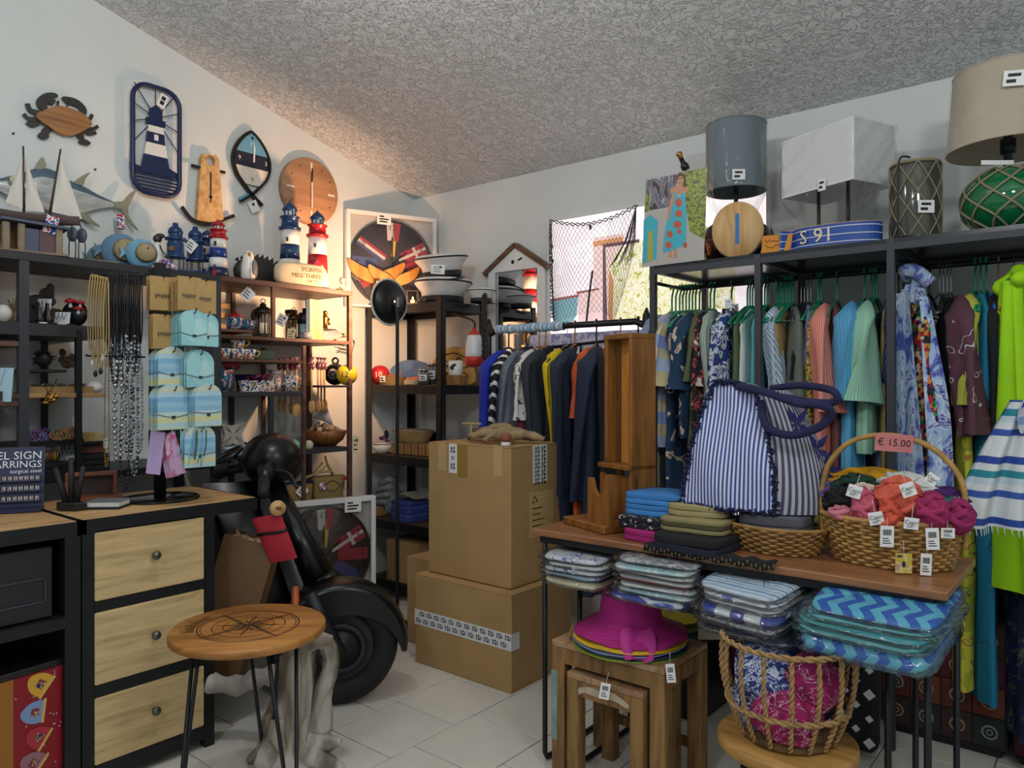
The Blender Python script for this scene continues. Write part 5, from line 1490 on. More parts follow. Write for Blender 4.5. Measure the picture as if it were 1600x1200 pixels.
obj('switch', MB().box(.02, .028, -.006, .006, lz - .03, lz + .02), M('lamp_switch', '8c8c8c', .4), t)
obj('cable', MB().tube(spath([(.03, -.01, 1.42), (.045, -.02, 1.38), (.05, -.02, 1.28), (.03, -.01, 1.18)], 5), .003, 6), BLK, t)
def rk(px, Y, z):
 p = PY(px, 600, Y); return Vector((p.x, Y, z))
R1, R2, R3, R4, R5 = [z + .004 for z in RZ]
# framed nautical flag clock leaning across the corner and its twin on the floor
DARKC = M('clock_umber', '4a4044', .6, var=.12, vs=6)
FLAGS = [M('flag_white', 'd9d5d0', .6), M('flag_red', 'a83644', .6), M('flag_yellow', 'd3b93a', .6), M('flag_blue', '4a5488', .6), INK]
def flag_clock(label, loc, rot, s, frame, price=True):
 t = thing('flag_wall_clock', label, 'wall clock', loc, rot)
 w, h = s, s
 for a in ((-w / 2, w / 2, 0, .012), (-w / 2, w / 2, h - .025, h), (-w / 2, -w / 2 + .025, .012, h - .025), (w / 2 - .025, w / 2, .012, h - .025)):
  obj('frame_side', MB().box(a[0], a[1], 0, .05, a[2], a[3], .002), frame, t)
 obj('back', MB().box(-w / 2 + .02, w / 2 - .02, .04, .048, .01, h - .02), M('box_back', 'c9c6c2', .6), t)
 r = s * .455
 T = TR((0, .036, h * .47), (PI / 2, 0, 0))
 obj('face', MB().lathe([(.001, 0), (r, 0), (r, .012), (.001, .012)], 48, T), DARKC, t)
 obj('rim', MB().torus(r, .008, 48, 8, T @ TR((0, 0, .012))), M('clock_rim', '2e2a2c', .4), t)
 def wedge(a, hw, r0, r1, m, off=.0125):
  a = R_(90 - a); b = MB()
  d = Vector((math.cos(a), math.sin(a))); n = Vector((-d.y, d.x))
  pts = [d * r0 + n * hw * r0, d * r1 + n * hw * r1, d * r1 - n * hw * r1, d * r0 - n * hw * r0]
  b.prism([tuple(p) for p in pts], off, off + .0012, T)
  return b
 def strip(a, o, w_, r0, r1, m, off=.0132):
  a = R_(90 - a); d = Vector((math.cos(a), math.sin(a))); n = Vector((-d.y, d.x))
  pts = [d * r0 * r + n * (o - w_) , d * r0 * r + n * (o + w_), d * r1 * r + n * (o + w_), d * r1 * r + n * (o - w_)]
  return MB().prism([tuple(p) for p in pts], off, off + .0012, T)
 for nm, a, o, w_, r0, r1, m in (('flag', -3, 0, .022, .55, .97, FLAGS[0]), ('flag', 8, 0, .022, .55, .97, FLAGS[1]), ('flag', 6, 0, .012, .18, .55, FLAGS[2]),
         ('flag', -58, .018, .009, .2, .95, FLAGS[3]), ('flag', -58, 0, .009, .2, .95, FLAGS[0]), ('flag', -58, -.018, .009, .2, .95, FLAGS[1]),
         ('flag', 62, 0, .038, .3, .95, FLAGS[1]), ('flag_cross', 62, 0, .009, .2, .95, FLAGS[0]),
         ('flag', 92, 0, .03, .3, .95, FLAGS[1]), ('flag', -88, 0, .025, .35, .95, FLAGS[3]), ('flag', 178, 0, .03, .35, .9, FLAGS[2]), ('flag', 125, 0, .03, .3, .9, FLAGS[3]), ('flag', -125, 0, .03, .3, .9, FLAGS[1])):
  obj(nm, strip(a, o, w_, r0, r1, m, .0145 if nm == 'flag_cross' else .0132), m, t)
 a = R_(28); d = Vector((math.cos(a), math.sin(a)))
 obj('flag_cross', MB().prism(ribbon([tuple(d * r * .66 + Vector((-d.y, d.x)) * .038), tuple(d * r * .66 - Vector((-d.y, d.x)) * .038)], .018), .0145, .0158, T), FLAGS[0], t)
 b = MB()
 for k in range(12):
  a = R_(90 - 30 * k)
  b.text(str(k or 12), .045, T @ TR((r * .84 * math.cos(a), r * .84 * math.sin(a), .0165)))
 obj('numerals', b, INK, t)
 obj('hand', MB().prism(ribbon([(0, -.03), (.0, r * .62)], .008), .018, .019, T), BLK2, t)
 obj('hand', MB().prism(ribbon([(0, 0), (r * .35, r * .3)], .008), .019, .02, T), BLK2, t)
 obj('glass', MB().box(-w / 2 + .004, w / 2 - .004, .004, .006, .014, h - .026), CLEAR('frame_film', gl=.06, bs=.15), t)
 if price:
  obj('price_tag', MB().box(-.045, .045, -.003, -.001, h - .075, h - .005).mat(1).box(-.03, .0, -.0045, -.003, h - .03, h - .022).box(-.03, .03, -.0045, -.003, h - .046, h - .038).box(-.03, .02, -.0045, -.003, h - .062, h - .054), [PAPER, INK], t, None, (-.06 if price == 1 else .15, 0, 0))
 return t
a_, b_ = Vector((-3.625, 2.84, R1)), Vector((-3.40, 3.40, R1))
mid = (a_ + b_) / 2; yaw = math.atan2(b_.y - a_.y, b_.x - a_.x)
flag_clock('boxed dark round clock with signal flags, leaning in the corner on the rack top', tuple(mid), yaw, .59, WHT, 1)
p0, p1 = PX(455, 930, -2.98), PX(572, 930, -2.98)
flag_clock('white boxed dark flag clock leaning against the shelf behind the scooter', (-3.18, 2.36, .14), R_(72), .56, WHT, 2)
solo('plinth_board', MB().box(-3.27, -3.12, 2.05, 2.66, 0, .14, .003), CHAR, 'dark board under the leaning boxed clock', 'board')
# whale tails
WT = WOOD('whale_tail_wood', 'cf9442', 'b87d32', '9a6526', 'Z', 2, .4)
def whale_tail(label, loc, s, rot):
 t = thing('whale_tail_sculpture', label, 'sculpture', loc, rot)
 def half(sg):
  return sp2([(0, .62), (sg * .10, .76), (sg * .36, .88), (sg * .62, 1.0), (sg * .56, .76), (sg * .36, .60), (sg * .10, .50)], 4)
 obj('stem', MB().lathe([(.11 * s, 0), (.10 * s, .2 * s), (.085 * s, .45 * s), (.05 * s, .62 * s), (.001, .64 * s)], 12, None, True, 1, .5), WT, t)
 for sg in (-1, 1):
  obj('fluke', MB().prism([(x * s, y * s) for x, y in half(sg)], -.045 * s, .045 * s, TR((0, 0, 0), (PI / 2, 0, 0))), WT, t)
 return t
wt1 = whale_tail('orange wooden whale tail sculpture at the left end of the rack top', (-3.53, 3.00, R1), .28, R_(64))
wt2 = whale_tail('smaller wooden whale tail sculpture just right of its twin', (-3.45, 3.07, R1), .25, R_(60))
adopt(card('price_tag', 'x', 592, 445, -3.42, .03, .045, 0, M('cream_card', 'e3d5a6', .7)), wt2)
# captain hats
def cap(label, loc, rot, s=1.0):
 t = thing('captain_hat', label, 'hat', loc, rot)
 obj('crown', MB().lathe([(.088 * s, .03 * s), (.092 * s, .055 * s), (.115 * s, .085 * s), (.124 * s, .10 * s), (.11 * s, .113 * s), (.05 * s, .118 * s), (.001, .118 * s)], 28, None, True, 1.08, 1), M('cap_white', 'dcdad6', .8), t)
 obj('band', MB().lathe([(.088 * s, 0), (.0895 * s, .034 * s), (.086 * s, .034 * s), (.085 * s, 0)], 28, None, True, 1.08, 1), M('cap_band', '1c1c22', .5), t)
 obj('piping', MB().torus(.122 * s, .004 * s, 32, 6, TR((0, 0, .098 * s)), 1.08, 1), M('cap_band', '1c1c22', .5), t)
 obj('visor', MB().grid(lambda u, v: ((.09 + .055 * v * math.sin(PI * u)) * s * math.cos(-PI * .88 + PI * .76 * u) * 1.08, (.09 + .055 * v * math.sin(PI * u)) * s * math.sin(-PI * .88 + PI * .76 * u), (.006 - .02 * v * math.sin(PI * u)) * s), 14, 4), BLK2, t)
 return t
q = rk(692, 3.18, R1)
cap('white captain hat with black band, lower of two stacked on the rack', q, R_(60), 1.32)
ch2 = cap('white captain hat tilted on top of the other captain hat', q + Vector((.0, .0, .157)), (.06, -.12, R_(60)), 1.22)
adopt(card('price_tag', 'x', 684, 421, -2.88, .075, .05, .06), ch2)
q = rk(716, 3.25, R1)
cap('third captain hat lying partly hidden at the right end of the rack top', rk(752, 3.25, R1), R_(110), .7)
for px_ in (655, 664):
 solo('metal_ball', MB().ball((0, 0, .016), .016, 12, 8), GREY, 'small dark metal ball on the rack edge, %s of two' % ('left' if px_ == 655 else 'right'), 'ornament', rk(px_, 3.03, R1), 0)
t = thing('tea_light_lantern', 'little metal framed glass lantern glowing beside the lamp dish', 'lantern', rk(645, 3.06, R1), FACE)
for x in (-.03, .03):
 for y in (-.03, .03):
  obj('post', MB().box(x - .003, x + .003, y - .003, y + .003, 0, .075), BLK, t)
obj('base', MB().box(-.034, .034, -.034, .034, 0, .006), BLK, t); obj('top', MB().box(-.036, .036, -.036, .036, .075, .081), BLK, t)
obj('candle', MB().lathe([(.016, .006), (.016, .028), (.001, .03)], 12).mat(1).ball((0, 0, .038), (.005, .005, .01), 8, 6), [CREAM, M('flame', 'ffc36a', .5, emit=8)], t)
# second rack shelf
NUMB = [M('buoy_black', '17181a', .35), M('buoy_yellow', 'd3b52c', .35), M('buoy_red', 'b0252c', .35)]
def buoy(label, loc, r, i, s, ring, tc):
 t = thing('numbered_buoy', label, 'buoy', loc, FACE)
 obj('ball', MB().ball((0, 0, r), r, 22, 14), NUMB[i], t)
 if s:
  if tc == 2:
   obj('disc', MB().lathe([(.001, .0), (r * .5, -.006)], 20, TR((0, -r * .995, r), (PI / 2, 0, 0))), WHTP, t)
  obj('number', MB().text(s, r * .8, TR((0, -r * 1.03, r), (PI / 2, 0, 0))), [WHTP, INK, INK][tc], t)
 if ring:
  obj('ring', MB().torus(.016, .006, 18, 8, TR((0, 0, 2 * r + .014), (PI / 2, 0, 0))), BLK2, t)
zb = shz(520, 602)
obj('shelf_board', MB().box(.02, .398, PX(500, 600, SX).y, PX(551, 600, SX).y, zb - .012, zb, .002), GRAPH, bpy.data.objects['wall_shelf'])
buoy('black round buoy with a white number disc and ring', P3(524, -3.44, zb), .062, 0, '8', True, 2)
buoy('yellow round buoy numbered 12 at the end of the lit shelf', P3(542, -3.33, zb), .058, 1, '12', False, 1)
buoy('red round buoy numbered 10 on the second rack shelf', rk(594, 3.075, R2), .062, 2, '10', False, 0)
t = thing('blue_fish_board', 'blue wooden fish board leaning behind the red buoy', 'wall decoration', (-3.45, 3.26, R2), R_(30))
obj('body', MB().prism(sp2([(-.17, .10), (-.10, .15), (.0, .155), (.10, .12), (.17, .07), (.22, .06), (.17, .045), (.06, .03), (-.06, .02), (-.15, .05)], 4, True), 0, .018, TR((0, 0, 0), (PI / 2 - .15, 0, 0))), BLOB('fish_board_paint', [(.35, '2e5689'), (.7, '54789e')], 12, 3, .5, const=False), t)
obj('belly', MB().prism(sp2([(-.12, .03), (.0, .05), (.10, .05), (.06, .028), (-.06, .018)], 3, True), .018, .021, TR((0, -.003, 0), (PI / 2 - .15, 0, 0))), M('fish_board_orange', 'b9673a', .6), t)
t = thing('crab_board', 'large pale wooden crab board leaning at the back of the second rack shelf', 'wall decoration', (-3.21, 3.34, R2), R_(4))
obj('board', MB().prism(sp2([(-.17, .0), (-.18, .10), (-.13, .19), (-.04, .235), (.06, .23), (.14, .18), (.17, .10), (.16, 0)], 4, True), 0, .015, TR((0, 0, 0), (PI / 2 - .12, 0, 0))), M('crab_board', 'c29b52', .6, var=.15, vs=10), t)
b = MB(); T = TR((0, -.018, 0), (PI / 2 - .12, 0, 0))
for pts in ([(-.12, .12), (-.08, .18), (.0, .20), (.09, .17), (.12, .11)], [(-.12, .12), (-.06, .09), (.04, .10), (.12, .11)], [(-.10, .08), (-.13, .04), (-.09, .02)], [(.09, .08), (.13, .05), (.10, .02)], [(-.02, .09), (-.05, .05), (.0, .03), (.04, .06), (.02, .09)], [(.02, .15), (.05, .17), (.08, .15)]):
 b.T = T; b.tube([(x, y, 0) for x, y in sp2(pts, 5)], .004, 6)
obj('drawn_line', b, M('burnt_line', '5f431f', .7), t)
b = MB()
for y0, pts in ((0, [(-.06, .0), (-.02, .012), (.03, .01), (.045, .04), (.04, .07), (.052, .05)]), (.015, [(-.06, 0), (-.01, -.01), (.04, -.012)]), (0, [(.0, .03), (-.07, .035)]), (0, [(.0, .05), (-.07, .06)])):
 b.tube([(x, 0, y + y0) for x, y in sp2(pts, 4)], .0025, 5)
solo('wire_fish_tail', b, BLK, 'fine black wire fish tail mounted on the lit corner wall', 'wall decoration', (-3.635, 2.86, 1.50), R_(80))
t = thing('raffia_tray', 'shallow pale basket with a white price sign on the second rack shelf', 'basket', rk(612, 3.07, R2), R_(-8))
obj('tray', MB().grid(lambda u, v: ((.085 + .02 * v) * math.copysign(abs(math.cos(2 * PI * u)) ** .5, math.cos(2 * PI * u)), (.045 + .01 * v) * math.copysign(abs(math.sin(2 * PI * u)) ** .5, math.sin(2 * PI * u)), .05 * v), 24, 4, True).box(-.08, .08, -.04, .04, .001, .004), RAFF, t)
b = MB()
for k in range(30):
 b.tube([(random.uniform(-.08, .08), random.uniform(-.03, .03), .03), (random.uniform(-.09, .09), random.uniform(-.04, .04), random.uniform(.05, .085))], .0022, 4)
o = obj('raffia_strands', b, M('raffia_orange', 'b5793f', .8), t); o['kind'] = 'stuff'
obj('price_sign', MB().box(-.035, .02, -.062, -.06, .018, .055).mat(1).box(-.028, .0, -.0632, -.062, .038, .046).box(-.028, .012, -.0632, -.062, .024, .031), [PAPER, INK], t)
JAR = GLASS('jar_glass', 'dfe6e4', .05)
for k, (px_, Y_, h_, r_) in enumerate(((662, 3.06, .085, .036), (675, 3.14, .12, .036))):
 t = thing('glass_jar', ['short glass jar with a white label at the front of the second rack shelf', 'taller glass jar with white label behind the short one'][k], 'jar', rk(px_, Y_, R2), FACE)
 obj('jar', MB().lathe([(.001, .001), (r_, .001), (r_, h_ * .75), (r_ * .75, h_ * .9), (r_ * .75, h_), (r_ * .7, h_), (r_ * .7, h_ * .88), (r_ * .93, h_ * .73), (r_ * .93, .005), (.001, .005)], 18), JAR, t)
 obj('lid', MB().lathe([(r_ * .8, h_ - .004), (r_ * .8, h_ + .01), (.001, h_ + .011)], 18), STEEL, t)
 obj('contents', MB().lathe([(.001, .006), (r_ * .9, .006), (r_ * .9, h_ * .5), (.001, h_ * .52)], 16), M('jar_sand', 'b8a48a', .9, var=.3, vs=60), t)
 obj('label', MB().box(-.022, .022, -r_ - .003, -r_ - .001, h_ * .3, h_ * .72).mat(1).box(-.015, .01, -r_ - .004, -r_ - .003, h_ * .52, h_ * .6).box(-.015, .015, -r_ - .004, -r_ - .003, h_ * .38, h_ * .45), [PAPER, INK], t)
solo('soap_box', MB().box(-.05, .05, -.03, .03, 0, .03, .004), M('pale_soap_box', 'cbb896', .6), 'low pale box in front of the glass jars', 'box', rk(645, 3.045, R2), R_(-5))
t = pot('enamel_mug', 'white enamel mug printed with a dark bird on the second rack shelf', 'mug', rk(712, 3.10, R2 + .055), [(.036, 0), (.04, .005), (.042, .085)], WHTP, 20, handle=(.041, .045, .025, PI))
obj('bird_print', MB().prism(sp2([(-.02, .03), (-.005, .05), (.012, .055), (.02, .045), (.008, .04), (.004, .025), (-.004, .02)], 3, True), 0, .0015, TR((-.012, -.0435, .012), (PI / 2, 0, 0))), INK, t)
solo('mug_block', MB().box(-.06, .06, -.04, .04, 0, .054, .003), OLDW, 'wooden block under the bird mug', 'stand', rk(712, 3.10, R2), 0)
t = thing('gull_carving', 'carved brown and white gulls behind the enamel mug', 'figurine', rk(697, 3.22, R2), FACE)
obj('body', MB().ball((-.02, 0, .08), (.025, .02, .04), 12, 8).ball((.03, 0, .12), (.04, .02, .025), 12, 8, (0, .4, 0)), M('carved_gull', '9a7142', .6, var=.25, vs=30), t)
obj('stick', MB().cyl((-.02, 0, 0), (-.02, 0, .06), .004, 6).cyl((.03, 0, 0), (.03, 0, .11), .004, 6), BLK, t)
# hanging red and white float on the rack's right post
q = PY(741, 545, 3.10)
t = thing('fishing_float', 'white fishing float with red ends hanging at the right side of the rack', 'buoy', q, FACE)
obj('body', MB().lathe([(.034, -.062), (.052, -.045), (.052, -.02), (.047, .04), (.036, .078), (.02, .09), (.001, .092)], 22), M('float_white', 'd9dadb', .35), t)
obj('lower_end', MB().lathe([(.001, -.104), (.034, -.10), (.05, -.085), (.0535, -.062), (.0535, -.045), (.03, -.045)], 22), M('float_red', 'c3352a', .35), t)
obj('upper_end', MB().lathe([(.037, .076), (.03, .092), (.012, .10), (.012, .115), (.001, .116)], 18), M('float_red', 'c3352a', .35), t)
adopt(solo('rope', MB().tube(spath([q + Vector((0, 0, .11)), q + Vector((-.01, 0, .16)), Vector((-2.972, 3.10, 1.70))], 4), .006, 7), M('dark_rope', '2a2723', .8), 'x', 'x'), t)
b = MB()
for k in range(12):
 b.ball((0, 0, -.03 * k), (.017 + .004 * (k % 2), .014, .022), 8, 6, (0, .4 * (-1) ** k, 0))
solo('dark_braid', b, M('dark_rope', '2a2723', .8), 'dark braided rope bundle hanging from the rack corner post', 'rope', PY(757, 462, 3.10) + Vector((0, 0, -.005)))
# third rack shelf
t = pot('rimmed_cup', 'white wide cup with black rim on the third rack shelf', 'cup', rk(597, 3.05, R3), [(.03, 0), (.05, .02), (.066, .062)], WHTP, 26, handle=(.064, .05, .02, 0))
obj('rim', MB().torus(.0655, .0022, 30, 6, TR((0, 0, .062))), BLK2, t)
t = thing('oval_basket', 'oval shallow wooden basket on the third rack shelf', 'basket', rk(645, 3.15, R3 + .075), 0)
obj('body', MB().grid(lambda u, v: ((.11 + .05 * v) * math.cos(2 * PI * u), (.07 + .03 * v) * math.sin(2 * PI * u), .075 * v ** 1.2), 30, 6, True).lathe([(.001, .002), (.07, .002)], 20, None, True, 1.5, 1), M('split_wood', 'a58a5a', .6, var=.2, vs=14), t)
obj('lining', MB().lathe([(.001, .05), (.1, .055), (.145, .072)], 26, None, True, 1.05, .66), M('paper_lining', 'c9c4b6', .8, var=.1, vs=20), t)
solo('wooden_crate', MB().box(-.19, .19, -.06, .06, 0, .073, .003), STR('crate_slats', ['a07b48', '8b683c', 'a07b48', '6d4f2c'], 16, 'X', rough=.6), 'slatted wooden box under the oval basket', 'crate', rk(655, 3.15, R3), 0)
t = thing('orca_sculpture', 'dark fin shaped sculpture in the shadow of the third rack shelf', 'sculpture', rk(590, 3.2, R3), R_(10))
obj('body', MB().ball((0, 0, .10), (.085, .045, .07), 16, 10), M('dark_plum', '2b2430', .5), t)
obj('fin', MB().prism(sp2([(-.03, .15), (-.05, .22), (-.0, .27), (.05, .285), (.02, .24), (.03, .16)], 4, True), -.01, .01, TR((0, 0, 0), (PI / 2, 0, 0))), BLK2, t)
obj('base', MB().box(-.05, .05, -.03, .03, 0, .04, .003), BLK2, t)
solo('whale_sculpture', MB().prism(sp2([(-.13, 0), (-.13, .05), (-.08, .11), (.02, .13), (.12, .12), (.13, .05), (.13, 0)], 4, True), -.03, .03, TR((0, 0, 0), (PI / 2, 0, 0))), M('dark_whale', '14161c', .4), 'dark whale block standing behind the oval basket', 'sculpture', rk(665, 3.30, R3 + .0), R_(5))
b = MB()
for k in range(14):
 a = k * .9
 b.ball((.03 * math.cos(a), .02 * math.sin(a) - .03, .02 + .006 * k), (.012, .010, .010), 8, 6)
o = solo('dark_flowers', b, M('plum_flower', '5a3a58', .7, var=.4, vs=50), 'cluster of plum coloured artificial flowers beside the rimmed cup', 'flowers', rk(606, 3.16, R3), 0)
# fourth rack shelf
b = MB()
for k, (dx_, dz_, l_, a_) in enumerate(((-.02, .03, .16, .35), (0, .075, .16, .4), (.01, .115, .13, .5), (-.03, .0, .12, .2))):
 for s in range(3):
  pts = [(dx_ - l_ / 2 + l_ * q / 12, .014 * math.cos(q * 1.6 + s * 2.1), dz_ + .02 + math.tan(a_) * (l_ * q / 12) * .6 + .014 * math.sin(q * 1.6 + s * 2.1)) for q in range(13)]
  b.tube(pts, .011, 6)
o = solo('rope_bundle', b, M('grey_rope', '8d9497', .9, var=.25, vs=60, bs=.5), 'thick braided grey ropes piled on the fourth rack shelf', 'rope', rk(600, 3.08, R4 + .06), R_(-10)); o['kind'] = 'stuff'
solo('printed_carton', MB().box(-.05, .05, -.05, .05, 0, .058, .002), M('kraft_box', 'a9824f', .7), 'low kraft box with red print below the grey ropes', 'box', rk(585, 3.07, R4), 0)
towel('blue folded fishing net bag on the fourth rack shelf', rk(641, 3.11, R4), .19, .18, .12, [M('net_blue', '2c3f86', .8, var=.3, vs=60), M('net_blue2', '3a4f96', .8, var=.3, vs=60)], R_(-5), 'net_bag', 5, cat='bag')
t = thing('grey_net_bundle', 'grey net bundle with rope lying on top of the blue net bag', 'rope', rk(646, 3.12, R4 + .128), R_(-5))
b = MB()
for k in range(9):
 b.tube(spath([(-.09, -.05 + .012 * k, .01 + .004 * (k % 3)), (-.02, -.06 + .013 * k, .03 + .006 * (k % 2)), (.09, -.05 + .012 * k, .012)], 4), .006, 6)
o = obj('strand', b, M('net_grey', '8a8676', .85, var=.3, vs=40), t); o['kind'] = 'stuff'
# bottom rack shelf: striped column beside the small carton
t = thing('rope_wrapped_post', 'pale rope wrapped post with dark rings on the lowest rack shelf', 'ornament', rk(624, 3.05, R5), 0)
for k in range(9):
 obj('rope_ring', MB().torus(.024, .013, 18, 8, TR((.002 * math.sin(k), 0, .014 + .025 * k))), [M('rope_pale', 'b09f7c', .85), M('rope_dark', '5f5040', .85)][k % 4 == 3], t)
obj('core', MB().cyl((0, 0, 0), (0, 0, .24), .022, 12), OLDW, t)
# white panel beside the rack and teal paper
solo('leaning_panel', MB().prism([(0, 0), (.20, 0), (.20, .42), (.17, .42)], 0, .015, TR((0, 0, 0), (PI / 2, 0, 0))), M('panel_white', 'd3d7da', .5), 'white triangular panel leaning behind the blue sleeve of the garment rail', 'panel', (-2.86, 3.40, .82))
# ------------------------------------------------------------------ on top of the tall carton
C2T = 1.028
DW = M('bleached_driftwood', '9c8461', .8, var=.35, vs=14, bs=.6)
t = thing('driftwood_root', 'twisted driftwood root lying on the tall cardboard box', 'driftwood', (-2.16, 2.60, C2T), R_(35))
for nm, pts, r0 in (('limb', [(-.16, .02, .03), (-.08, -.01, .05), (.0, .0, .035), (.08, .01, .045), (.17, .02, .02)], .026), ('limb', [(-.10, -.05, .015), (-.05, -.01, .05), (.0, .02, .06), (.07, .05, .05), (.13, .06, .016)], .020), ('limb', [(-.02, -.04, .015), (.03, 0, .04), (.06, .03, .05)], .020), ('limb', [(-.18, .05, .03), (-.1, .04, .06), (-.02, .03, .08), (.02, .03, .075)], .017)):
 path = spath(pts, 5); k = len(path)
 obj(nm, MB().tube(path, [r0 * (1.1 - .6 * abs(i / (k - 1) - .5) * 2 + .12 * math.sin(i * 1.9)) for i in range(k)], 9), DW, t)
b = MB()
for k in range(5):
 b.tube(spath([(-.10, -.03 + .012 * k, .012 + .008 * k), (0, -.03 + .012 * k, .03 + .008 * k), (.10, -.02 + .012 * k, .028 + .006 * k)], 4), .010, 7)
o = solo('twig_bundle', b, M('dark_twigs', '57482f', .85, var=.3, vs=20), 'bundle of dark twigs behind the driftwood root', 'driftwood', (-2.33, 2.68, C2T), R_(25)); o['kind'] = 'stuff'
solo('tied_stick', MB().tube([(-.045, 0, .085), (.05, 0, .085)], .006, 7).tube([(.0, 0, .085), (.004, -.01, .04), (.014, -.03, .0)], .0045, 6), M('pale_twig', 'a8946a', .8), 'T shaped pale twig standing by the twig bundle', 'driftwood', (-2.36, 2.58, C2T), R_(20))
t = thing('red_white_cup', 'small terracotta cup with white foot at the near corner of the tall box', 'cup', (-2.085, 2.505, C2T), 0)
obj('foot', MB().lathe([(.022, 0), (.022, .018), (.001, .018)], 16), WHTP, t); obj('bowl', MB().lathe([(.02, .018), (.026, .03), (.024, .05), (.018, .055), (.001, .05)], 16), M('terracotta', '8d4f3a', .6), t)
# ------------------------------------------------------------------ mirror, window, net, poster on the back wall
t = thing('house_mirror', 'white house shaped wall mirror with a brown roof edge', 'mirror', (PY(811, 600, WY).x, WY, 0), ROT_BW)
o = Vector((PY(811, 600, WY).x, WY, 0))
def bpx(pts, Y=WY): return [((p := PY(x, y, Y)).x - o.x, p.z) for x, y in pts]
eL, eR, ap = bpx([(767, 425)])[0], bpx([(856, 410)])[0], bpx([(808, 384)])[0]
zbm = 1.15
wl, wr = eL[0] + .005, eR[0] - .005
ml, mr = wl + .05, wr - .05
zm = (eL[1] + eR[1]) / 2 - .02
apx = (wl + wr) / 2
obj('frame_side', MB().box(wl, ml, zbm, zm, .0, .03), WHT, t); obj('frame_side', MB().box(mr, wr, zbm, zm, .0, .03), WHT, t)
obj('gable', MB().prism([(wl, zm), (wr, zm), (wr, zm + .01), (apx, ap[1] - .015), (wl, zm + .01)], 0, .03), WHT, t)
obj('mirror_glass', MB().box(ml, mr, zbm, zm, .008, .012), M('mirror_silver', 'd8dcdc', .02, 1), t)
for a in (ml, mr - .008):
 obj('mirror_edge', MB().box(a, a + .008, zbm, zm, .012, .02), M('mirror_edge', '8d8e8c', .3, .6), t)
for s0, s1 in (((wl - .03, zm - .005), (apx, ap[1])), ((apx, ap[1]), (wr + .03, zm - .005))):
 obj('roof_edge', MB().prism(ribbon([s0, s1], .026), .0, .045), WOOD('roof_edge_wood', '6f5138', '5a402c', None, 'X', 2), t)
obj('heart_hole', MB().lathe([(.001, .0305), (.012, .0305), (.012, .031), (.001, .031)], 12, TR((apx - .02, zm + .05, 0))), BLK2, t)
obj('price_tag', MB().box(-.03, .03, -.03, .03, .031, .0325, T=TR((apx + .035, zm + .075, 0), (0, 0, .35))).mat(1).box(-.02, .015, -.02, -.008, .0326, .033, T=TR((apx + .035, zm + .075, 0), (0, 0, .35))), [PAPER, INK], t)
# window with a printed, daylit blind
wx0, wx1, wz1, wz0 = -2.53, -1.28, 2.23, .55
wn = struct('window_1', MB().box(wx0 - .02, wx0, wz0, wz1 + .02, -.02, .012, T=BW(0, 0)).box(wx1, wx1 + .02, wz0, wz1 + .02, -.02, .012, T=BW(0, 0)).box(wx0, wx1, wz1, wz1 + .02, -.02, .012, T=BW(0, 0)).box(wx0, wx1, wz0 - .02, wz0, -.02, .012, T=BW(0, 0)), WHT)
def lit(name, col, e=1.0): return M(name, col, .6, emit=e)
BLE = .95
def litblob(name, stops, scale, e):
 m = BLOB(name, stops, scale, 3, .6, .8)
 nt = m.node_tree; b = nt.nodes['Principled BSDF']
 src = b.inputs['Base Color'].links[0].from_socket
 nt.links.new(src, b.inputs['Emission Color']); b.inputs['Emission Strength'].default_value = e
 return m
BL = [litblob('blind_pink', [(.3, 'ecdfe2'), (.5, 'f3eaec'), (.7, 'e6d6dc')], 3, BLE), litblob('blind_green', [(0, 'aaa860'), (.38, 'e0dca4'), (.47, 'f0ecd6'), (.55, 'd8ce8c'), (.62, 'f0ece0')], 26, BLE * .85),
      lit('blind_teal', '86b4bc', BLE * .6), lit('blind_rose', 'e3c4c0', BLE * .9), lit('blind_orange', 'd99a6a', BLE * .7), lit('blind_line', '8a6a74', .3), lit('blind_red', 'b0706c', BLE * .5)]
t = thing('printed_blind', 'backlit printed blind with a village doorway and boats covering the window', 'blind', (0, WY - .004, 0), ROT_BW)
def bz(pts): return [((q := PY(x, y, WY)).x, q.z) for x, y in pts]
obj('cloth', MB().box(wx0, wx1, wz0, wz1, 0, .002), BL[0], t)
def flat(nm, pts, m, k=1): obj(nm, MB().prism(bz(pts), .002, .002 + .0006 * k), m, t)
flat('printed_wall', [(928, 372), (975, 365), (975, 500), (928, 506)], BL[3], 1)
flat('printed_lintel', [(928, 378), (975, 370), (975, 378), (928, 386)], BL[4], 2)
flat('printed_foliage', [(952, 505), (953, 420), (965, 392), (990, 380), (1020, 372), (1150, 345), (1150, 480)], BL[1], 2)
flat('printed_arch', [(943, 382), (1000, 374), (1000, 379), (947, 387), (950, 505), (943, 507)], BL[5], 3)
flat('printed_step', [(958, 500), (960, 440), (953, 420), (951, 505)], BL[4], 3)
flat('printed_boat', [(858, 470), (905, 462), (902, 492), (893, 508), (868, 510)], BL[2], 2)
flat('printed_rim', [(858, 468), (906, 460), (906, 464), (858, 472)], BL[6], 3)
flat('printed_boat', [(903, 458), (936, 452), (944, 505), (905, 508)], BL[3], 2)
flat('printed_rim', [(902, 456), (937, 450), (937, 453), (902, 460)], BL[6], 3)
# patterned cloth hanging below the blind behind the rail
solo('patterned_cloth', MB().grid(lambda u, v: (-2.62 + 1.0 * u, 3.36 + .02 * math.sin(u * 30) * (1 - v * .3), 1.05 + .53 * v), 60, 6), BLOB('lilac_cloth', [(0, '8c8fb8'), (.42, 'b9b5cf'), (.5, 'd6cdd8'), (.6, '9c9cc4')], 22, 2), 'lilac printed cloth hanging behind the garment rail', 'cloth')
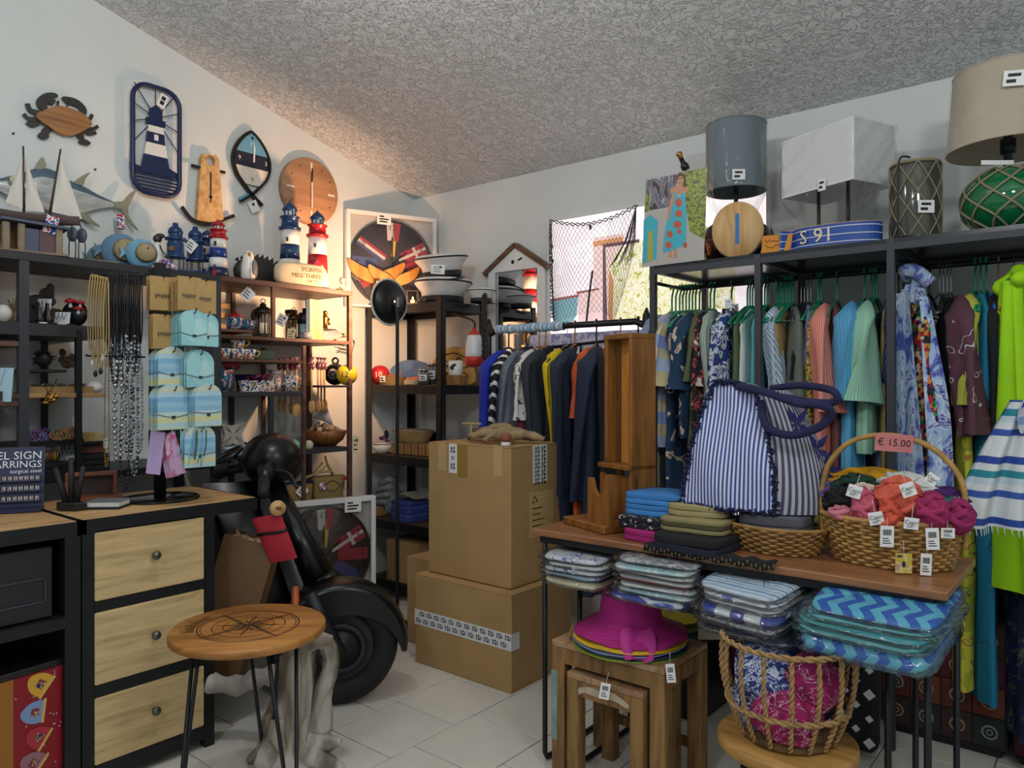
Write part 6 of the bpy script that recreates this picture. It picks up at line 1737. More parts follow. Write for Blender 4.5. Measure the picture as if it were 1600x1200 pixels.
# fishing net
t = thing('fishing_net', 'grey fishing net with a rope edge draped in front of the printed blind', 'net', (0, WY - .05, 0), ROT_BW)
NETM = M('net_twine', '4a434c', .8)
tl, tr = bz([(866, 348)])[0], bz([(1004, 325)])[0]
top = [(tl[0] + (tr[0] - tl[0]) * k / 16, tl[1] + (tr[1] - tl[1]) * k / 16 - .055 * math.sin(PI * k / 16)) for k in range(17)]
b = MB()
for k in range(16):
 p, q = Vector((*top[k], 0)), Vector((*top[k + 1], 0))
 b.tube([p + Vector((0, .006, 0)), (p + q) / 2 + Vector((0, .012, .004)), q + Vector((0, .006, 0)), (p + q) / 2 + Vector((0, -.004, -.004))], .0035, 5, True)
obj('edge_chain', b, M('net_chain', '3a363a', .6), t)
b = MB()
lft = bz([(869, 352), (870, 400), (871, 440), (873, 500)])
b.tube([(x, y, 0) for x, y in lft], .004, 6)
for k in range(14):
 x, y = lft[0]; b.torus(.012, .0035, 10, 5, TR((x + .002 * k / 3, y - .04 * k, .004)), .6, 1)
obj('edge_chain', b, M('net_chain', '3a363a', .6), t)
nu, nv = 26, 26
def netp(i, j):
 u, v = i / nu, j / nv
 a = Vector(lft[0]).lerp(Vector(lft[3]), v * 1.08)
 k = min(15.99, u * 16); k0 = int(k)
 T_ = Vector(top[k0]).lerp(Vector(top[k0 + 1]), k - k0)
 gather = bz([(940, 520)])[0]
 fall = Vector((T_.x + (gather[0] - T_.x) * .55 * v ** 1.6 * (u ** 1.0), T_.y - .62 * v * (1 - .25 * math.sin(PI * u))))
 p = a.lerp(fall, min(1, u * 1.4 + .02))
 return Vector((p.x, p.y, .012 * math.sin(u * 9 + v * 5) + .012))
b = MB()
for i in range(nu + 1):
 for s in (1, -1):
  pts = []
  ii = i
  for j in range(nv + 1):
   x = i + (j % 2) * .5 * s
   pts.append(netp(max(0, min(nu, x)), j))
  b.tube(pts, .0011, 3, smooth=False)
o = obj('mesh', b, NETM, t); o['kind'] = 'stuff'
b = MB()
for k in range(12):
 u = .80 + .018 * k
 pts = [(tr[0] + .0 - .012 * k * q, tr[1] - .05 * q * 2.2, .02) for q in range(1)]
 p0 = Vector((tr[0] - .005, tr[1] - .01, .01))
 p1 = p0 + Vector((-.02 - .012 * k, -.26 - .012 * (k % 4), .01))
 b.tube([p0, (p0 + p1) / 2 + Vector((.02, -.03, .02)), p1], .0016, 4)
obj('gathered_strand', b, NETM, t)['kind'] = 'stuff'
p = bz([(937, 505), (936, 430), (930, 420)]);
obj('printed_rope', MB().tube([(*bz([(925, 508)])[0], .008), (*bz([(930, 460)])[0], .008), (*bz([(935, 425)])[0], .008)], .006, 6), M('net_chain', '3a363a', .6), t)
for px_, py_ in ((932, 358), (872, 388), (873, 410)):
 q = bz([(px_, py_)])[0]
 obj('lead_weight', MB().ball((q[0], q[1], .01), (.008, .014, .008), 8, 6), GREY, t)
# photo poster of a woman in a turquoise dress, clipped to the front of the clothes rack shelf
pa, pb = PY(1010, 415, 2.885), PY(1101, 405, 2.885)
t = thing('photo_poster', 'colour photo poster of a woman in a long turquoise dress', 'poster', (pa.x, 2.885, 0), ROT_BW)
o = Vector((pa.x, 2.885, 0))
def ppx(pts): return [((q := PY(x, y, 2.885)).x - o.x, q.z) for x, y in pts]
obj('sheet', MB().prism(ppx([(1003, 418), (1010, 280), (1105, 261), (1100, 406)]), 0, .0015), M('poster_path', 'b7b2ab', .35), t)
def pf(nm, pts, m, k=1, sm=0):
 pp = ppx(pts)
 obj(nm, MB().prism(sp2(pp, 3, True) if sm else pp, .0015, .0015 + .0005 * k), m, t)
PFOL = BLOB('poster_foliage', [(0, '4a5a22'), (.42, '7d8a2e'), (.52, 'a3ad3e'), (.6, '5d6b2a')], 60, 3, .35)
pf('print_shopfront', [(1010, 282), (1058, 272), (1056, 322), (1008, 330)], BLOB('poster_shop', [(0, '3f3a40'), (.42, '8a7a82'), (.52, '5a6a7c'), (.62, 'b9a8a4')], 40, 2, .35, stretch=(1, .3, 1)))
pf('print_foliage', [(1060, 271), (1105, 261), (1102, 375), (1078, 362), (1072, 320), (1062, 300)], PFOL)
pf('print_foliage', [(1009, 305), (1015, 303), (1014, 330), (1007, 332)], PFOL, 2)
TURQ = M('poster_turquoise', '3fb1c4', .35); SKINP = M('poster_skin', 'c98f6e', .4)
pf('print_fabric', [(1006, 345), (1016, 335), (1028, 345), (1026, 405), (1005, 412)], TURQ, 2)
pf('print_fabric', [(1014, 362), (1020, 360), (1021, 405), (1012, 410)], M('poster_yellow', 'b9a93e', .35), 3)
pf('print_dress', [(1051, 303), (1056, 300), (1058, 307), (1066, 306), (1068, 299), (1071, 302), (1073, 340), (1072, 386), (1062, 386), (1048, 392), (1036, 395), (1038, 370), (1044, 335)], TURQ, 3)
for x, y, rx, ry in ((1061, 317, 6, 7), (1061, 334, 6, 6), (1059, 351, 7, 6), (1047, 366, 5, 6), (1045, 383, 5, 6), (1062, 362, 4, 4), (1071, 383, 3, 5)):
 pf('print_flower', [(x + rx * math.cos(a), y + ry * math.sin(a)) for a in [k * PI / 4 for k in range(8)]], M('poster_coral', 'c2573f', .35), 4)
pf('print_arm', [(1051, 303), (1046, 320), (1042, 345), (1045, 347), (1050, 325), (1055, 306)], SKINP, 4)
pf('print_shoulder', [(1046, 296), (1056, 291), (1068, 291), (1078, 293), (1071, 303), (1051, 304)], SKINP, 2)
pf('print_head', [(1060, 273), (1066, 273), (1069, 281), (1066, 290), (1061, 290), (1058, 281)], SKINP, 5, 1)
pf('print_hair', [(1057, 276), (1063, 269), (1070, 273), (1073, 290), (1069, 294), (1070, 281), (1066, 275), (1060, 277), (1057, 287)], M('poster_hair', '5a3a2c', .4), 6)
pf('print_eyes', [(1060, 279), (1062, 278.5), (1062, 280), (1060, 280.5)], INK, 7)
pf('print_eyes', [(1064, 278.5), (1066, 278), (1066, 279.5), (1064, 280)], INK, 7)
pf('print_mouth', [(1061, 285.5), (1065, 285), (1064.5, 286.5), (1062, 287)], M('poster_coral', 'c2573f', .35), 7)
for x in (1046, 1054):
 pf('print_foot', [(x, 390), (x + 4, 389), (x + 4, 402), (x - 2, 403)], SKINP, 2)
# ------------------------------------------------------------------ black scooter behind the round table
SCB = M('scooter_black', '0c0d10', .3, var=0, spec=.45)
SCM = M('scooter_matt', '191a1d', .5)
TYRE = M('tyre_rubber', '111214', .7)
W0 = Vector((-2.46, 1.90, 0)); yb = R_(13)
t = thing('scooter', 'black motor scooter parked behind the round side table', 'scooter', W0, yb)
steer = R_(42)
TS = TR((0, 0, .235), (0, 0, steer))
r = .235
obj('wheel', MB().torus(r - .055, .055, 40, 12, TS @ TR((0, 0, 0), (PI / 2, 0, 0))), TYRE, t)
obj('rim', MB().lathe([(.001, -.05), (.03, -.05), (.045, -.03), (.15, -.022), (.17, -.03), (.172, .03), (.15, .022), (.045, .03), (.03, .05), (.001, .05)], 32, TS @ TR((0, 0, 0), (PI / 2, 0, 0))), SCM, t)
obj('brake_disc', MB().torus(.09, .014, 28, 6, TS @ TR((0, -.045, 0), (PI / 2, 0, 0), (1, 1, .25))).lathe([(.001, -.05), (.03, -.05)], 12, TS @ TR((0, 0, 0), (PI / 2, 0, 0))), M('disc_metal', '3c3d40', .4, .8), t)
fd = MB()
fd.T = TS
def fen(u, v):
 a = R_(-8) + R_(196) * u
 w = .085 * (math.sin(PI * (.08 + .84 * u)) ** .5)
 ph = PI * v
 rr_ = .247 + .028 * math.sin(ph) ** .7
 return (rr_ * math.cos(a), -w * math.cos(ph), rr_ * math.sin(a))
fd.grid(fen, 26, 10)
def skirt(sg):
 def f(u, v):
  a = R_(-8) + R_(196) * u
  w = .085 * (math.sin(PI * (.08 + .84 * u)) ** .5)
  rr_ = .247 - .10 * v * math.sin(PI * u)
  return (rr_ * math.cos(a), sg * w, rr_ * math.sin(a))
 return f
fd.grid(skirt(-1), 26, 4); fd.grid(skirt(1), 26, 4)
obj('front_fender', fd, SCB, t)
f2 = MB(); f2.T = TS
f2.tube([(.0, -.085, .0), (-.07, -.085, .13), (-.12, -.07, .24)], [.022, .026, .03], 10)
f2.cyl((0, -.10, 0), (0, .10, 0), .018, 12)
f2.tube([(.0, .085, .0), (-.07, .085, .13), (-.12, .07, .24)], [.022, .026, .03], 10)
obj('fork', f2, SCM, t)
hd = Vector((-.40, 0, .955))
col = MB().tube([(-.10, 0, .50), (-.22, 0, .66), hd + Vector((.03, 0, -.08))], [.06, .05, .045], 14)
obj('steering_column', col, SCB, t)
# leg shield: curved panel from the fender up to the headset
def shield(u, v):
 y = -.19 + .38 * u
 z = .30 + .58 * v
 x = -.22 - .24 * v - .10 * (2 * u - 1) ** 2 + .05 * math.sin(PI * v)
 y *= (.75 + .35 * math.sin(PI * (.15 + .7 * v)))
 return (x, y, z)
ls = MB().grid(shield, 16, 12)
ls.grid(lambda u, v: (shield(u, v)[0] - .03, shield(u, v)[1], shield(u, v)[2]), 16, 12)
obj('leg_shield', ls, SCB, t)
fr = MB().grid(lambda u, v: (-.16 - .22 * v + .06 * math.sin(PI * u), (-.075 + .15 * u), .36 + .46 * v), 10, 8)
obj('front_panel', fr, SCB, t)
obj('indicator', MB().tube([(-.10, -.15, .50), (-.085, -.165, .42), (-.075, -.165, .34)], [.012, .018, .012], 10), M('indicator_orange', 'b5562a', .3), t)
# floor board and short rear body
def fb(u, v):
 return (-.26 - .52 * u, -.15 + .30 * v, .30 - .05 * math.sin(PI * u))
fl2 = MB().grid(fb, 10, 4).grid(lambda u, v: (-.22 - .54 * u, (-.16 + .32 * v), .235 - .06 * math.sin(PI * u) - .03 * math.sin(PI * v)), 10, 6)
obj('floor_board', fl2, SCM, t)
# headset, turned with the steering
hs = MB(); hs.T = TR(hd, (0, 0, R_(61)))
def dome(u, v):
 a = 2 * PI * u; b_ = -PI * .28 + (PI * .78) * v
 return (.125 * math.cos(b_) * math.cos(a) + .02, .135 * math.cos(b_) * math.sin(a), .02 + .115 * math.sin(b_))
hs.grid(dome, 28, 12, True)
obj('headset', hs, SCB, t)
hl_ = MB(); hl_.T = TR(hd, (0, 0, R_(61)))
hl_.lathe([(.001, .0), (.06, -.004), (.075, -.02), (.08, -.04)], 24, TR((.135, 0, .0), (0, PI / 2 - .1, 0)))
obj('headlamp', hl_, M('headlamp_glass', '2c2d33', .08), t)
for sg in (-1, 1):
 g = MB(); g.T = TR(hd, (0, 0, R_(61)))
 g.tube([(-.03, sg * .09, .0), (-.05, sg * .17, -.015), (-.08, sg * .24, -.035)], [.042, .034, .028], 12)
 obj('handlebar', g, SCB, t)
 g = MB(); g.T = TR(hd, (0, 0, R_(61)))
 g.tube([(-.08, sg * .24, -.035), (-.105, sg * .32, -.06), (-.12, sg * .37, -.075)], [.02, .021, .022], 12)
 for k in range(5):
  g.torus(.021, .003, 14, 6, TR((-.085 - .007 * k, sg * (.255 + .022 * k), -.04 - .0075 * k), (PI / 2, 0, 0)))
 obj('grip', g, TYRE, t)
 g = MB(); g.T = TR(hd, (0, 0, R_(61)))
 g.tube(spath([(-.02, sg * .17, -.01), (.02, sg * .23, -.02), (.01, sg * .36, -.06)], 4), .007, 8)
 obj('brake_lever', g, SCM, t)
mr = MB(); mr.T = TR(hd, (0, 0, R_(61)))
mr.lathe([(.001, 0), (.05, .0), (.06, .008), (.05, .018), (.001, .022)], 20, TR((-.13, .10, .03), (.2, -.5, 0), (1.2, .7, 1)))
mr.tube([(-.06, .10, .0), (-.11, .10, .03)], .008, 8)
obj('instrument_cowl', mr, SCB, t)
# things hanging on the scooter
def toW(x, y, z): return Matrix.Translation(W0) @ Matrix.Rotation(yb, 4, 'Z') @ Vector((x, y, z))
q = PF(434, 794, 2.78)
t = thing('wood_slice_tag', 'round pale wood slice tag hanging below the scooter grip', 'tag', q, FACE)
obj('disc', MB().lathe([(.001, -.004), (.029, -.004), (.029, .004), (.001, .004)], 24, TR((0, 0, 0), (PI / 2, 0, .3))), PINE, t)
obj('print', MB().box(-.016, .016, -.006, -.0045, -.006, .006), M('wood_print', '6d4f2c', .6), t)
q = PF(428, 838, 2.80)
t = thing('red_pouch', 'red cloth pouch with a black band hanging from the scooter', 'pouch', q, FACE - .1)
def pch(u, v):
 a = 2 * PI * u
 z = .075 - .165 * v
 w = .058 - .006 * v
 x0 = -.03 + .07 * v
 return (x0 + w * math.copysign(abs(math.cos(a)) ** .6, math.cos(a)), .016 * math.sin(a) * (.4 + .6 * math.sin(PI * v)), z + .012 * math.cos(a))
obj('cloth', MB().grid(pch, 24, 10, True).add([pch(k / 24, 1) for k in range(24)], [tuple(range(24))]).add([pch(k / 24, 0) for k in range(24)], [tuple(range(24))]), M('pouch_cloth_red', 'a51c2c', .7, var=.1, vs=8), t)
obj('band', MB().tube([(x, y * 1.12 - .001, z) for x, y, z in [pch(k / 24, .36) for k in range(24)]], .006, 6, True), BLK2, t)
q = PZ(372, 1010, .32)
PBAG = M('bag_leather', '6f5135', .45, var=.12, vs=5)
t = thing('brown_bag', 'tall brown paper carrier bag leaning against the scooter', 'bag', Vector((-2.69, 1.485, .18)), (0, R_(16), R_(40)))
obj('front', MB().grid(lambda u, v: (-.10 + .20 * u, -.05 + .008 * math.sin(PI * u), (.55 * v)), 8, 8), PBAG, t)
obj('back', MB().grid(lambda u, v: (-.10 + .20 * u, .05 - .01 * math.sin(PI * u), (.55 * v)), 8, 8), PBAG, t)
for sg in (-1, 1):
 obj('side', MB().grid(lambda u, v: (sg * (.10 - .03 * math.sin(PI * u) * v), -.05 + .10 * u, (.55 * v)), 6, 8), PBAG, t)
obj('bottom', MB().box(-.10, .10, -.05, .05, 0, .002), PBAG, t)
obj('crumpled_paper', MB().grid(lambda u, v: (-.085 + .17 * u, -.04 + .08 * v, (.53) + .035 * wob(5)(u * 5, v * 5)), 12, 8), M('packing_paper', 'b0936a', .8), t)
# log lying on the scooter's floor
b = MB()
path = spath([(-.17, .0, .0), (-.07, .02, -.02), (.02, .0, .015), (.10, -.01, .03), (.16, 0, .01)], 6)
b.tube(path, [.034 + .006 * math.sin(i * 1.3) for i in range(len(path))], 10)
solo('driftwood_log', b, M('grey_driftwood_log', 'a7a199', .85, var=.35, vs=16, bs=.6), 'grey weathered log lying low between the table legs', 'driftwood', PF(396, 1066, 2.68), R_(39))
# ------------------------------------------------------------------ round side table and driftwood stump
tc = PZ(389, 977, .55)
t = thing('round_side_table', 'round wooden side table engraved with a compass rose on black hairpin legs', 'table', (tc.x, tc.y, 0), R_(39.3))
RT = .232
TT_ = WOOD('mango_wood_top', 'bd8240', 'a56c33', '7d4d22', 'X', 2.2, .38, 7)
obj('table_top', MB().lathe([(.001, .525), (RT - .004, .525), (RT, .529), (RT, .546), (RT - .004, .55), (.001, .55)], 64), TT_, t)
ENG = M('burnt_engraving', '2a1a0e', .6)
eng = MB()
for rr_, w_ in ((.150, .0016), (.141, .0010), (.108, .0012), (.075, .001)):
 eng.torus(rr_, w_ * 1.3, 64, 4, TR((0, 0, .5502), (0, 0, 0), (1, 1, .3)))
obj('engraved_ring', eng, ENG, t)['kind'] = 'stuff'
for k in range(16):
 a = k * PI / 8 + R_(50)
 L = (.145, .06, .10, .06)[k % 4] if k % 4 else .16
 w_ = .011 if k % 4 == 0 else (.009 if k % 2 == 0 else .004)
 d = Vector((math.cos(a), math.sin(a))); n = Vector((-d.y, d.x))
 c0 = d * .016
 obj('compass_point', MB().prism([tuple(d * .0 + n * .0), tuple(d * .03 + n * w_ * .9), tuple(d * L), ], .5502, .5508), ENG, t)
 obj('compass_point', MB().tube([(0, 0, .5503), (*(d * .03 - n * w_ * .9), .5503), (*(d * L), .5503)], .0008, 4), ENG, t)
nx = MB()
for k in range(26):
 a = R_(50 + 90 + 40) + (k - 13) * .035
 nx.box(.158, .158 + random.uniform(.02, .045), -.001, .001, .5502, .5506, T=TR((0, 0, 0), (0, 0, a)))
o = obj('engraved_tick', nx, ENG, t); o['kind'] = 'stuff'
for k in range(3):
 a = R_(-32 - 118 * k)
 d = Vector((math.cos(a), math.sin(a))); n = Vector((-d.y, d.x))
 foot = d * .20
 p1, p2 = d * .15 + n * .055, d * .15 - n * .055
 obj('leg', MB().tube([(*p1, .525), (*(foot + n * .012), .02), (*foot, .006), (*(foot - n * .012), .02), (*p2, .525)], .0062, 8), BLK, t)
 obj('leg_plate', MB().box(-.03, .03, -.07, .07, .519, .525, T=TR((d.x * .15, d.y * .15, 0), (0, 0, a))), BLK, t)
# stump
DWS = BLOB('weathered_stump', [(.30, '5a4f44'), (.45, '958a7c'), (.6, 'c4bdb2')], 9, 5, .85, 1.2, (1, 1, .35), const=False)
sp_ = Vector((-2.19, 1.515, 0))
t = thing('driftwood_stump', 'tall pale driftwood stump with a hooked top beside the round table', 'driftwood', (sp_.x, sp_.y, 0), R_(39.3))
t.scale = (.9,) * 3
def limb(nm, pts, rs, seed, n=14, fl=1.0):
 path = spath(pts, 6); k = len(path)
 w = wob(seed)
 base_r = []
 for i in range(k):
  f = i / (k - 1) * (len(rs) - 1); j = min(int(f), len(rs) - 2)
  base_r.append(rs[j] + (rs[j + 1] - rs[j]) * (f - j))
 b = MB().tube(path, base_r, n, flat=fl)
 for idx, v in enumerate(b.v):
  i, j = divmod(idx, n)
  c = path[min(i, k - 1)]
  b.v[idx] = c + (v - c) * (1 + .22 * w(j * 2 * PI / n * .6, i * .13) + .10 * math.sin(j * 2.6 + i * .2))
 return obj(nm, b, DWS, t)
limb('trunk', [(-.02, 0, 0), (-.03, 0, .12), (-.015, 0, .26), (.0, 0, .40), (.03, 0, .47)], [.125, .10, .075, .065, .05], 1, 18)
limb('hooked_branch', [(.02, 0, .43), (.055, -.01, .475), (.10, -.01, .46), (.125, 0, .40), (.115, .0, .33), (.085, 0, .25), (.075, 0, .12)], [.04, .032, .028, .028, .034, .04, .05], 2)
limb('stub', [(.03, -.02, .45), (.09, -.03, .475), (.135, -.03, .47)], [.03, .032, .022], 3, 12)
limb('root', [(.05, -.02, .10), (.12, -.03, .085), (.17, -.04, .10)], [.05, .035, .012], 4, 12)
limb('root', [(.03, -.03, .06), (.12, -.07, .03), (.19, -.08, .015)], [.055, .035, .01], 5, 12)
limb('root', [(-.06, -.04, .14), (-.09, -.10, .06), (-.12, -.14, .02)], [.05, .04, .015], 6, 12)
limb('root', [(-.05, .03, .05), (-.13, .0, .03), (-.19, -.02, .01)], [.05, .035, .012], 7, 12)
limb('knot', [(-.055, -.085, .20), (-.05, -.10, .15), (-.035, -.085, .09)], [.022, .035, .02], 8, 10)
# ------------------------------------------------------------------ hanging clothes
HGRN = M('hanger_green', '1f8f6c', .35)
HBLK = M('hanger_black', '191a1c', .4)
HWIRE = M('hanger_wire', 'a8a8a8', .3, 1)
HWOOD = WOOD('hanger_wood', 'b58450', '9c6c3c', None, 'Y', 2)
def hanger_mesh(mat, r=.0042):
 b = MB()
 hook = [(0, -.016, .018), (0, -.012, .030), (0, 0, .036), (0, .013, .030), (0, .016, .016), (0, .008, .002), (0, 0, -.02), (0, 0, -.09)]
 b.tube(spath(hook, 4), r, 6)
 b.tube(spath([(0, -.20, -.172), (0, -.17, -.152), (0, -.08, -.112), (0, 0, -.085), (0, .08, -.112), (0, .17, -.152), (0, .20, -.172)], 4), r * 1.35, 6)
 b.tube([(0, -.19, -.168), (0, .19, -.168)], r * .9, 5)
 return b.mesh('clothes_hanger', mat)
HM = {'g': hanger_mesh(HGRN), 'b': hanger_mesh(HBLK), 'w': hanger_mesh(HWIRE, .002), 'o': hanger_mesh(HWOOD, .0035)}
NAMEH = {'g': 'green plastic', 'b': 'black plastic', 'w': 'thin wire', 'o': 'pale wooden'}
hcount = {}
def hanger(x, y, z, kind, label, yaw=0, group=None):
 o = link('clothes_hanger', HM[kind], None, (x, y, z - .031), (0, 0, yaw))
 return tag(o, label, 'hanger', group)
def garment(name, label, x, y, z, L, W, T, mat, yaw=0, sleeve=None, slmat=None, flare=1.0, folds=5, amp=.014, seed=1, collar=None, hem=None, neck=.055, sides=(-1, 1), buttons=None, straps=False):
 """cloth on a hanger; x,y,z = where the hanger hook meets the rail; local -y is the front edge towards the aisle"""
 t = thing(name, label, name.replace('_', ' ').split()[-1], (x, y, z - .132), yaw)
 w = wob(seed)
 sh = .075
 def body(u, v):
  a = 2 * PI * u
  if v < .16:
   k = v / .16; zz = -sh * k; hw = neck + (W / 2 - neck) * k ** .85
  else:
   k = (v - .16) / .84; zz = -sh - (L - sh) * k; hw = W / 2 * (1 - .10 * math.sin(PI * min(1, k * 1.6)) + (flare - 1) * k)
  if straps and v < .3: hw *= .72
  kk = max(0, (v - .1) / .9)
  th = T / 2 * (.35 + .65 * min(1, v / .3))
  y_ = hw * math.copysign(abs(math.cos(a)) ** .8, math.cos(a))
  x_ = th * math.sin(a)
  f = amp * kk * w(y_ / W * folds * 2.2, v * .8)
  return (x_ + f + amp * .6 * kk * math.sin(folds * 3.1 * y_ / W + seed), y_ + .012 * w(v * 3, 4), zz + .008 * w(y_ * 12, 2) * (v > .95))
 obj('body', MB().grid(body, 30, 16, True), mat, t)
 if hem:
  obj('hem', MB().grid(lambda u, v: tuple(Vector(body(u, .88 + .12 * v)) * 1.0 + Vector((.004 * math.sin(2 * PI * u), .004 * math.copysign(1, math.cos(2 * PI * u)), -.002))), 30, 3, True), hem, t)
 if sleeve:
  Ls, r0, r1, ang = sleeve
  for sg in sides:
   an = ang if sg < 0 else min(ang, .03)
   p0 = Vector((0, sg * (neck + .015), -.012)); p1 = Vector((0, sg * (W / 2 - .045), -sh - .02))
   d = Vector((.12 * math.sin(seed), sg * math.sin(an), -math.cos(an))).normalized()
   cen = spath([p0, p0.lerp(p1, .6), p1 + d * .03, p1 + d * Ls * .5, p1 + d * Ls], 4)
   rr = [.022, .03, .04, .05, r0 * .82, r0 * .95, r0, r0, r0] + [r0 + (r1 - r0) * k / 8 for k in range(1, 9)]
   def slv(u, v, cen=cen, rr=rr, sg=sg, an=an):
    a = 2 * PI * u + PI
    k = min(v * 16, 15.999); i = int(k); f = k - i
    c = cen[i].lerp(cen[i + 1], f); r = (rr[i] + (rr[i + 1] - rr[i]) * f) * (1 + .05 * w(v * 9, a))
    e = min(1, v * 3)
    side = Vector((0, math.cos(an) * sg, math.sin(an) + .55 * (1 - e))).normalized()
    return tuple(c + side * (r * math.cos(a)) + Vector((.55 * r * math.sin(a) + .22 * e * r * math.sin(2 * a + v * 4) + .006 * e * math.sin(5 * a + seed), 0, 0)))
   obj('sleeve', MB().grid(slv, 24, 16, True), slmat or mat, t)
   cf = slmat or mat
   obj('cuff', MB().grid(lambda u, v: tuple(Vector(slv(u, .94 + .06 * v)) + Vector((.004 * math.sin(2 * PI * u), .004 * math.cos(2 * PI * u), -.002))), 24, 2, True), cf, t)
 if collar:
  obj('collar', MB().grid(lambda u, v: ((.028 + .014 * v) * math.sin(2 * PI * u), (neck + .012 * v) * math.cos(2 * PI * u), .012 - .035 * v + .01 * math.cos(2 * PI * u)), 18, 3, True), collar, t)
 if buttons:
  for k in range(5):
   obj('button', MB().ball((T * .3, -W * .15, -.14 - .09 * k), .006, 8, 5), buttons, t)
 return t
def gx(fx, Y=2.99): return PY(fx, 600, Y).x
F_BEI = STR('beige_blue_shirt', ['cdbf96', 'aebbd8', 'c9c09e', '8fa3d6', 'd6cba6', 'b7c3dc'], 3.0, 'Z', (.12, 0, 0), .9, wob=.05)
F_BEF = BLOB('beige_floral', [(0, '7f95cc'), (.38, 'cfc6a4'), (.56, 'b4bdd0'), (.64, 'd9d1b2')], 12, 3)
F_NAV = BLOB('navy_floral', [(0, '1f3d5c'), (.52, '20405f'), (.58, 'd8c9b0'), (.64, 'c98f94'), (.68, '27486a')], 13, 2)
F_RED = BLOB('dark_red_floral', [(0, '1d1c24'), (.5, 'b4453f'), (.56, '26262e'), (.63, 'd8c9b0')], 22, 2)
F_GST = STR('green_white_stripe', ['c9d2c8', '6f8779'], 46, 'X', kind='UV')
F_BST = STR('blue_white_stripe', ['c8d8e6', '6d93bd', 'dfe6ea'], 26, 'X', (0, 0, .8), kind='UV')
F_BPR = BLOB('blue_white_print', [(0, '263f86'), (.46, 'd9dde2'), (.56, '2f4a94'), (.62, 'd9dde2')], 26, 2)
F_COR = STR('coral_seersucker', ['d9705c', 'e4a294'], 52, 'X', kind='UV')
F_SKY = STR('sky_seersucker', ['3f93c4', '6cb2d8'], 52, 'X', kind='UV')
F_MIN = STR('mint_seersucker', ['86bd9f', 'a9d3bb'], 52, 'X', kind='UV')
F_AQU = BLOB('aqua_embroidered', [(0, '5fb8bb'), (.58, '6cc4c4'), (.63, 'b3708a'), (.66, '4d8c86'), (.70, '6cc4c4')], 26, 2)
F_OLP = BLOB('olive_print', [(0, '3f4420'), (.42, '8a8a34'), (.5, 'b5a43c'), (.56, '5a4a24'), (.64, 'c7c38a')], 24, 2)
F_BAT = BLOB('batik_blue', [(0, '4a57aa'), (.36, '6f7fc8'), (.42, 'a9c4e4'), (.52, 'd0dcee'), (.57, '7472bc'), (.61, 'b6cae8'), (.66, '4550a6')], 15, 4, .8, 1.2, (1, 1, .6))
F_MOS = CELL('mosaic_tunic', [(0, 'b3202a'), (.16, '1f2440'), (.32, '2e9a4c'), (.46, 'd9852e'), (.6, 'c8b04a'), (.72, '8e1f3c'), (.86, '1c1c26'), (.94, 'e0d6c4')], 70, .8, 'MANHATTAN', rnd=.35)
F_MAR = BLOB('maroon_print', [(0, '5a3644'), (.60, '64404e'), (.645, 'd6cec8'), (.67, '5a3644')], 20, .5, .85, .2)
F_TEAL = BLOB('teal_lines', [(0, '14799c'), (.497, '1a3844'), (.503, '14799c')], 6, 1, .8, .6)
F_YEL = BLOB('yellow_print', [(0, 'a8ad36'), (.45, 'c8c33c'), (.58, 'b0743c'), (.62, 'c8c33c'), (.68, '5a6a2a')], 12, 2)
F_DNF = BLOB('dark_blue_floral', [(0, '141c3a'), (.5, '1b2a58'), (.58, '5a6a48'), (.62, '1a2450')], 16, 3)
F_LACE = CELL('navy_lace', [(0, '1d2c60'), (.028, 'c6cbdc'), (.04, '1d2c60')], 70, .8, out='Distance', feature='DISTANCE_TO_EDGE')
OLV = M('olive_cloth', '5d6446', .9, var=.1); OLG = M('olive_green_cloth', '556b48', .9, var=.1); DKG = M('dark_green_cloth', '28342e', .9); GRG = M('grey_green_cloth', '6a7267', .9, var=.08)
DEN = M('pale_denim', '8c9cc0', .9, var=.1); LAV = M('lavender_cloth', '8579ad', .9, var=.08); WINE = M('wine_cloth', '6b4240', .9); BLKC = M('black_cloth', '15161a', .9); DKO = M('dark_olive', '35331f', .9)
RBL = M('royal_blue', '2b38a0', .85); YGR = M('yellow_green', 'b9bc4c', .9); TAN = M('tan_cloth', 'b79b62', .9); WHC = M('white_cloth', 'd8dad8', .9); NEON = M('neon_green', 'a6e312', .8, var=.06)
PNK = M('pink_hem', 'c47a8a', .9); SLB = M('bright_blue', '1f6fc0', .85)
Zr = HZ + .011
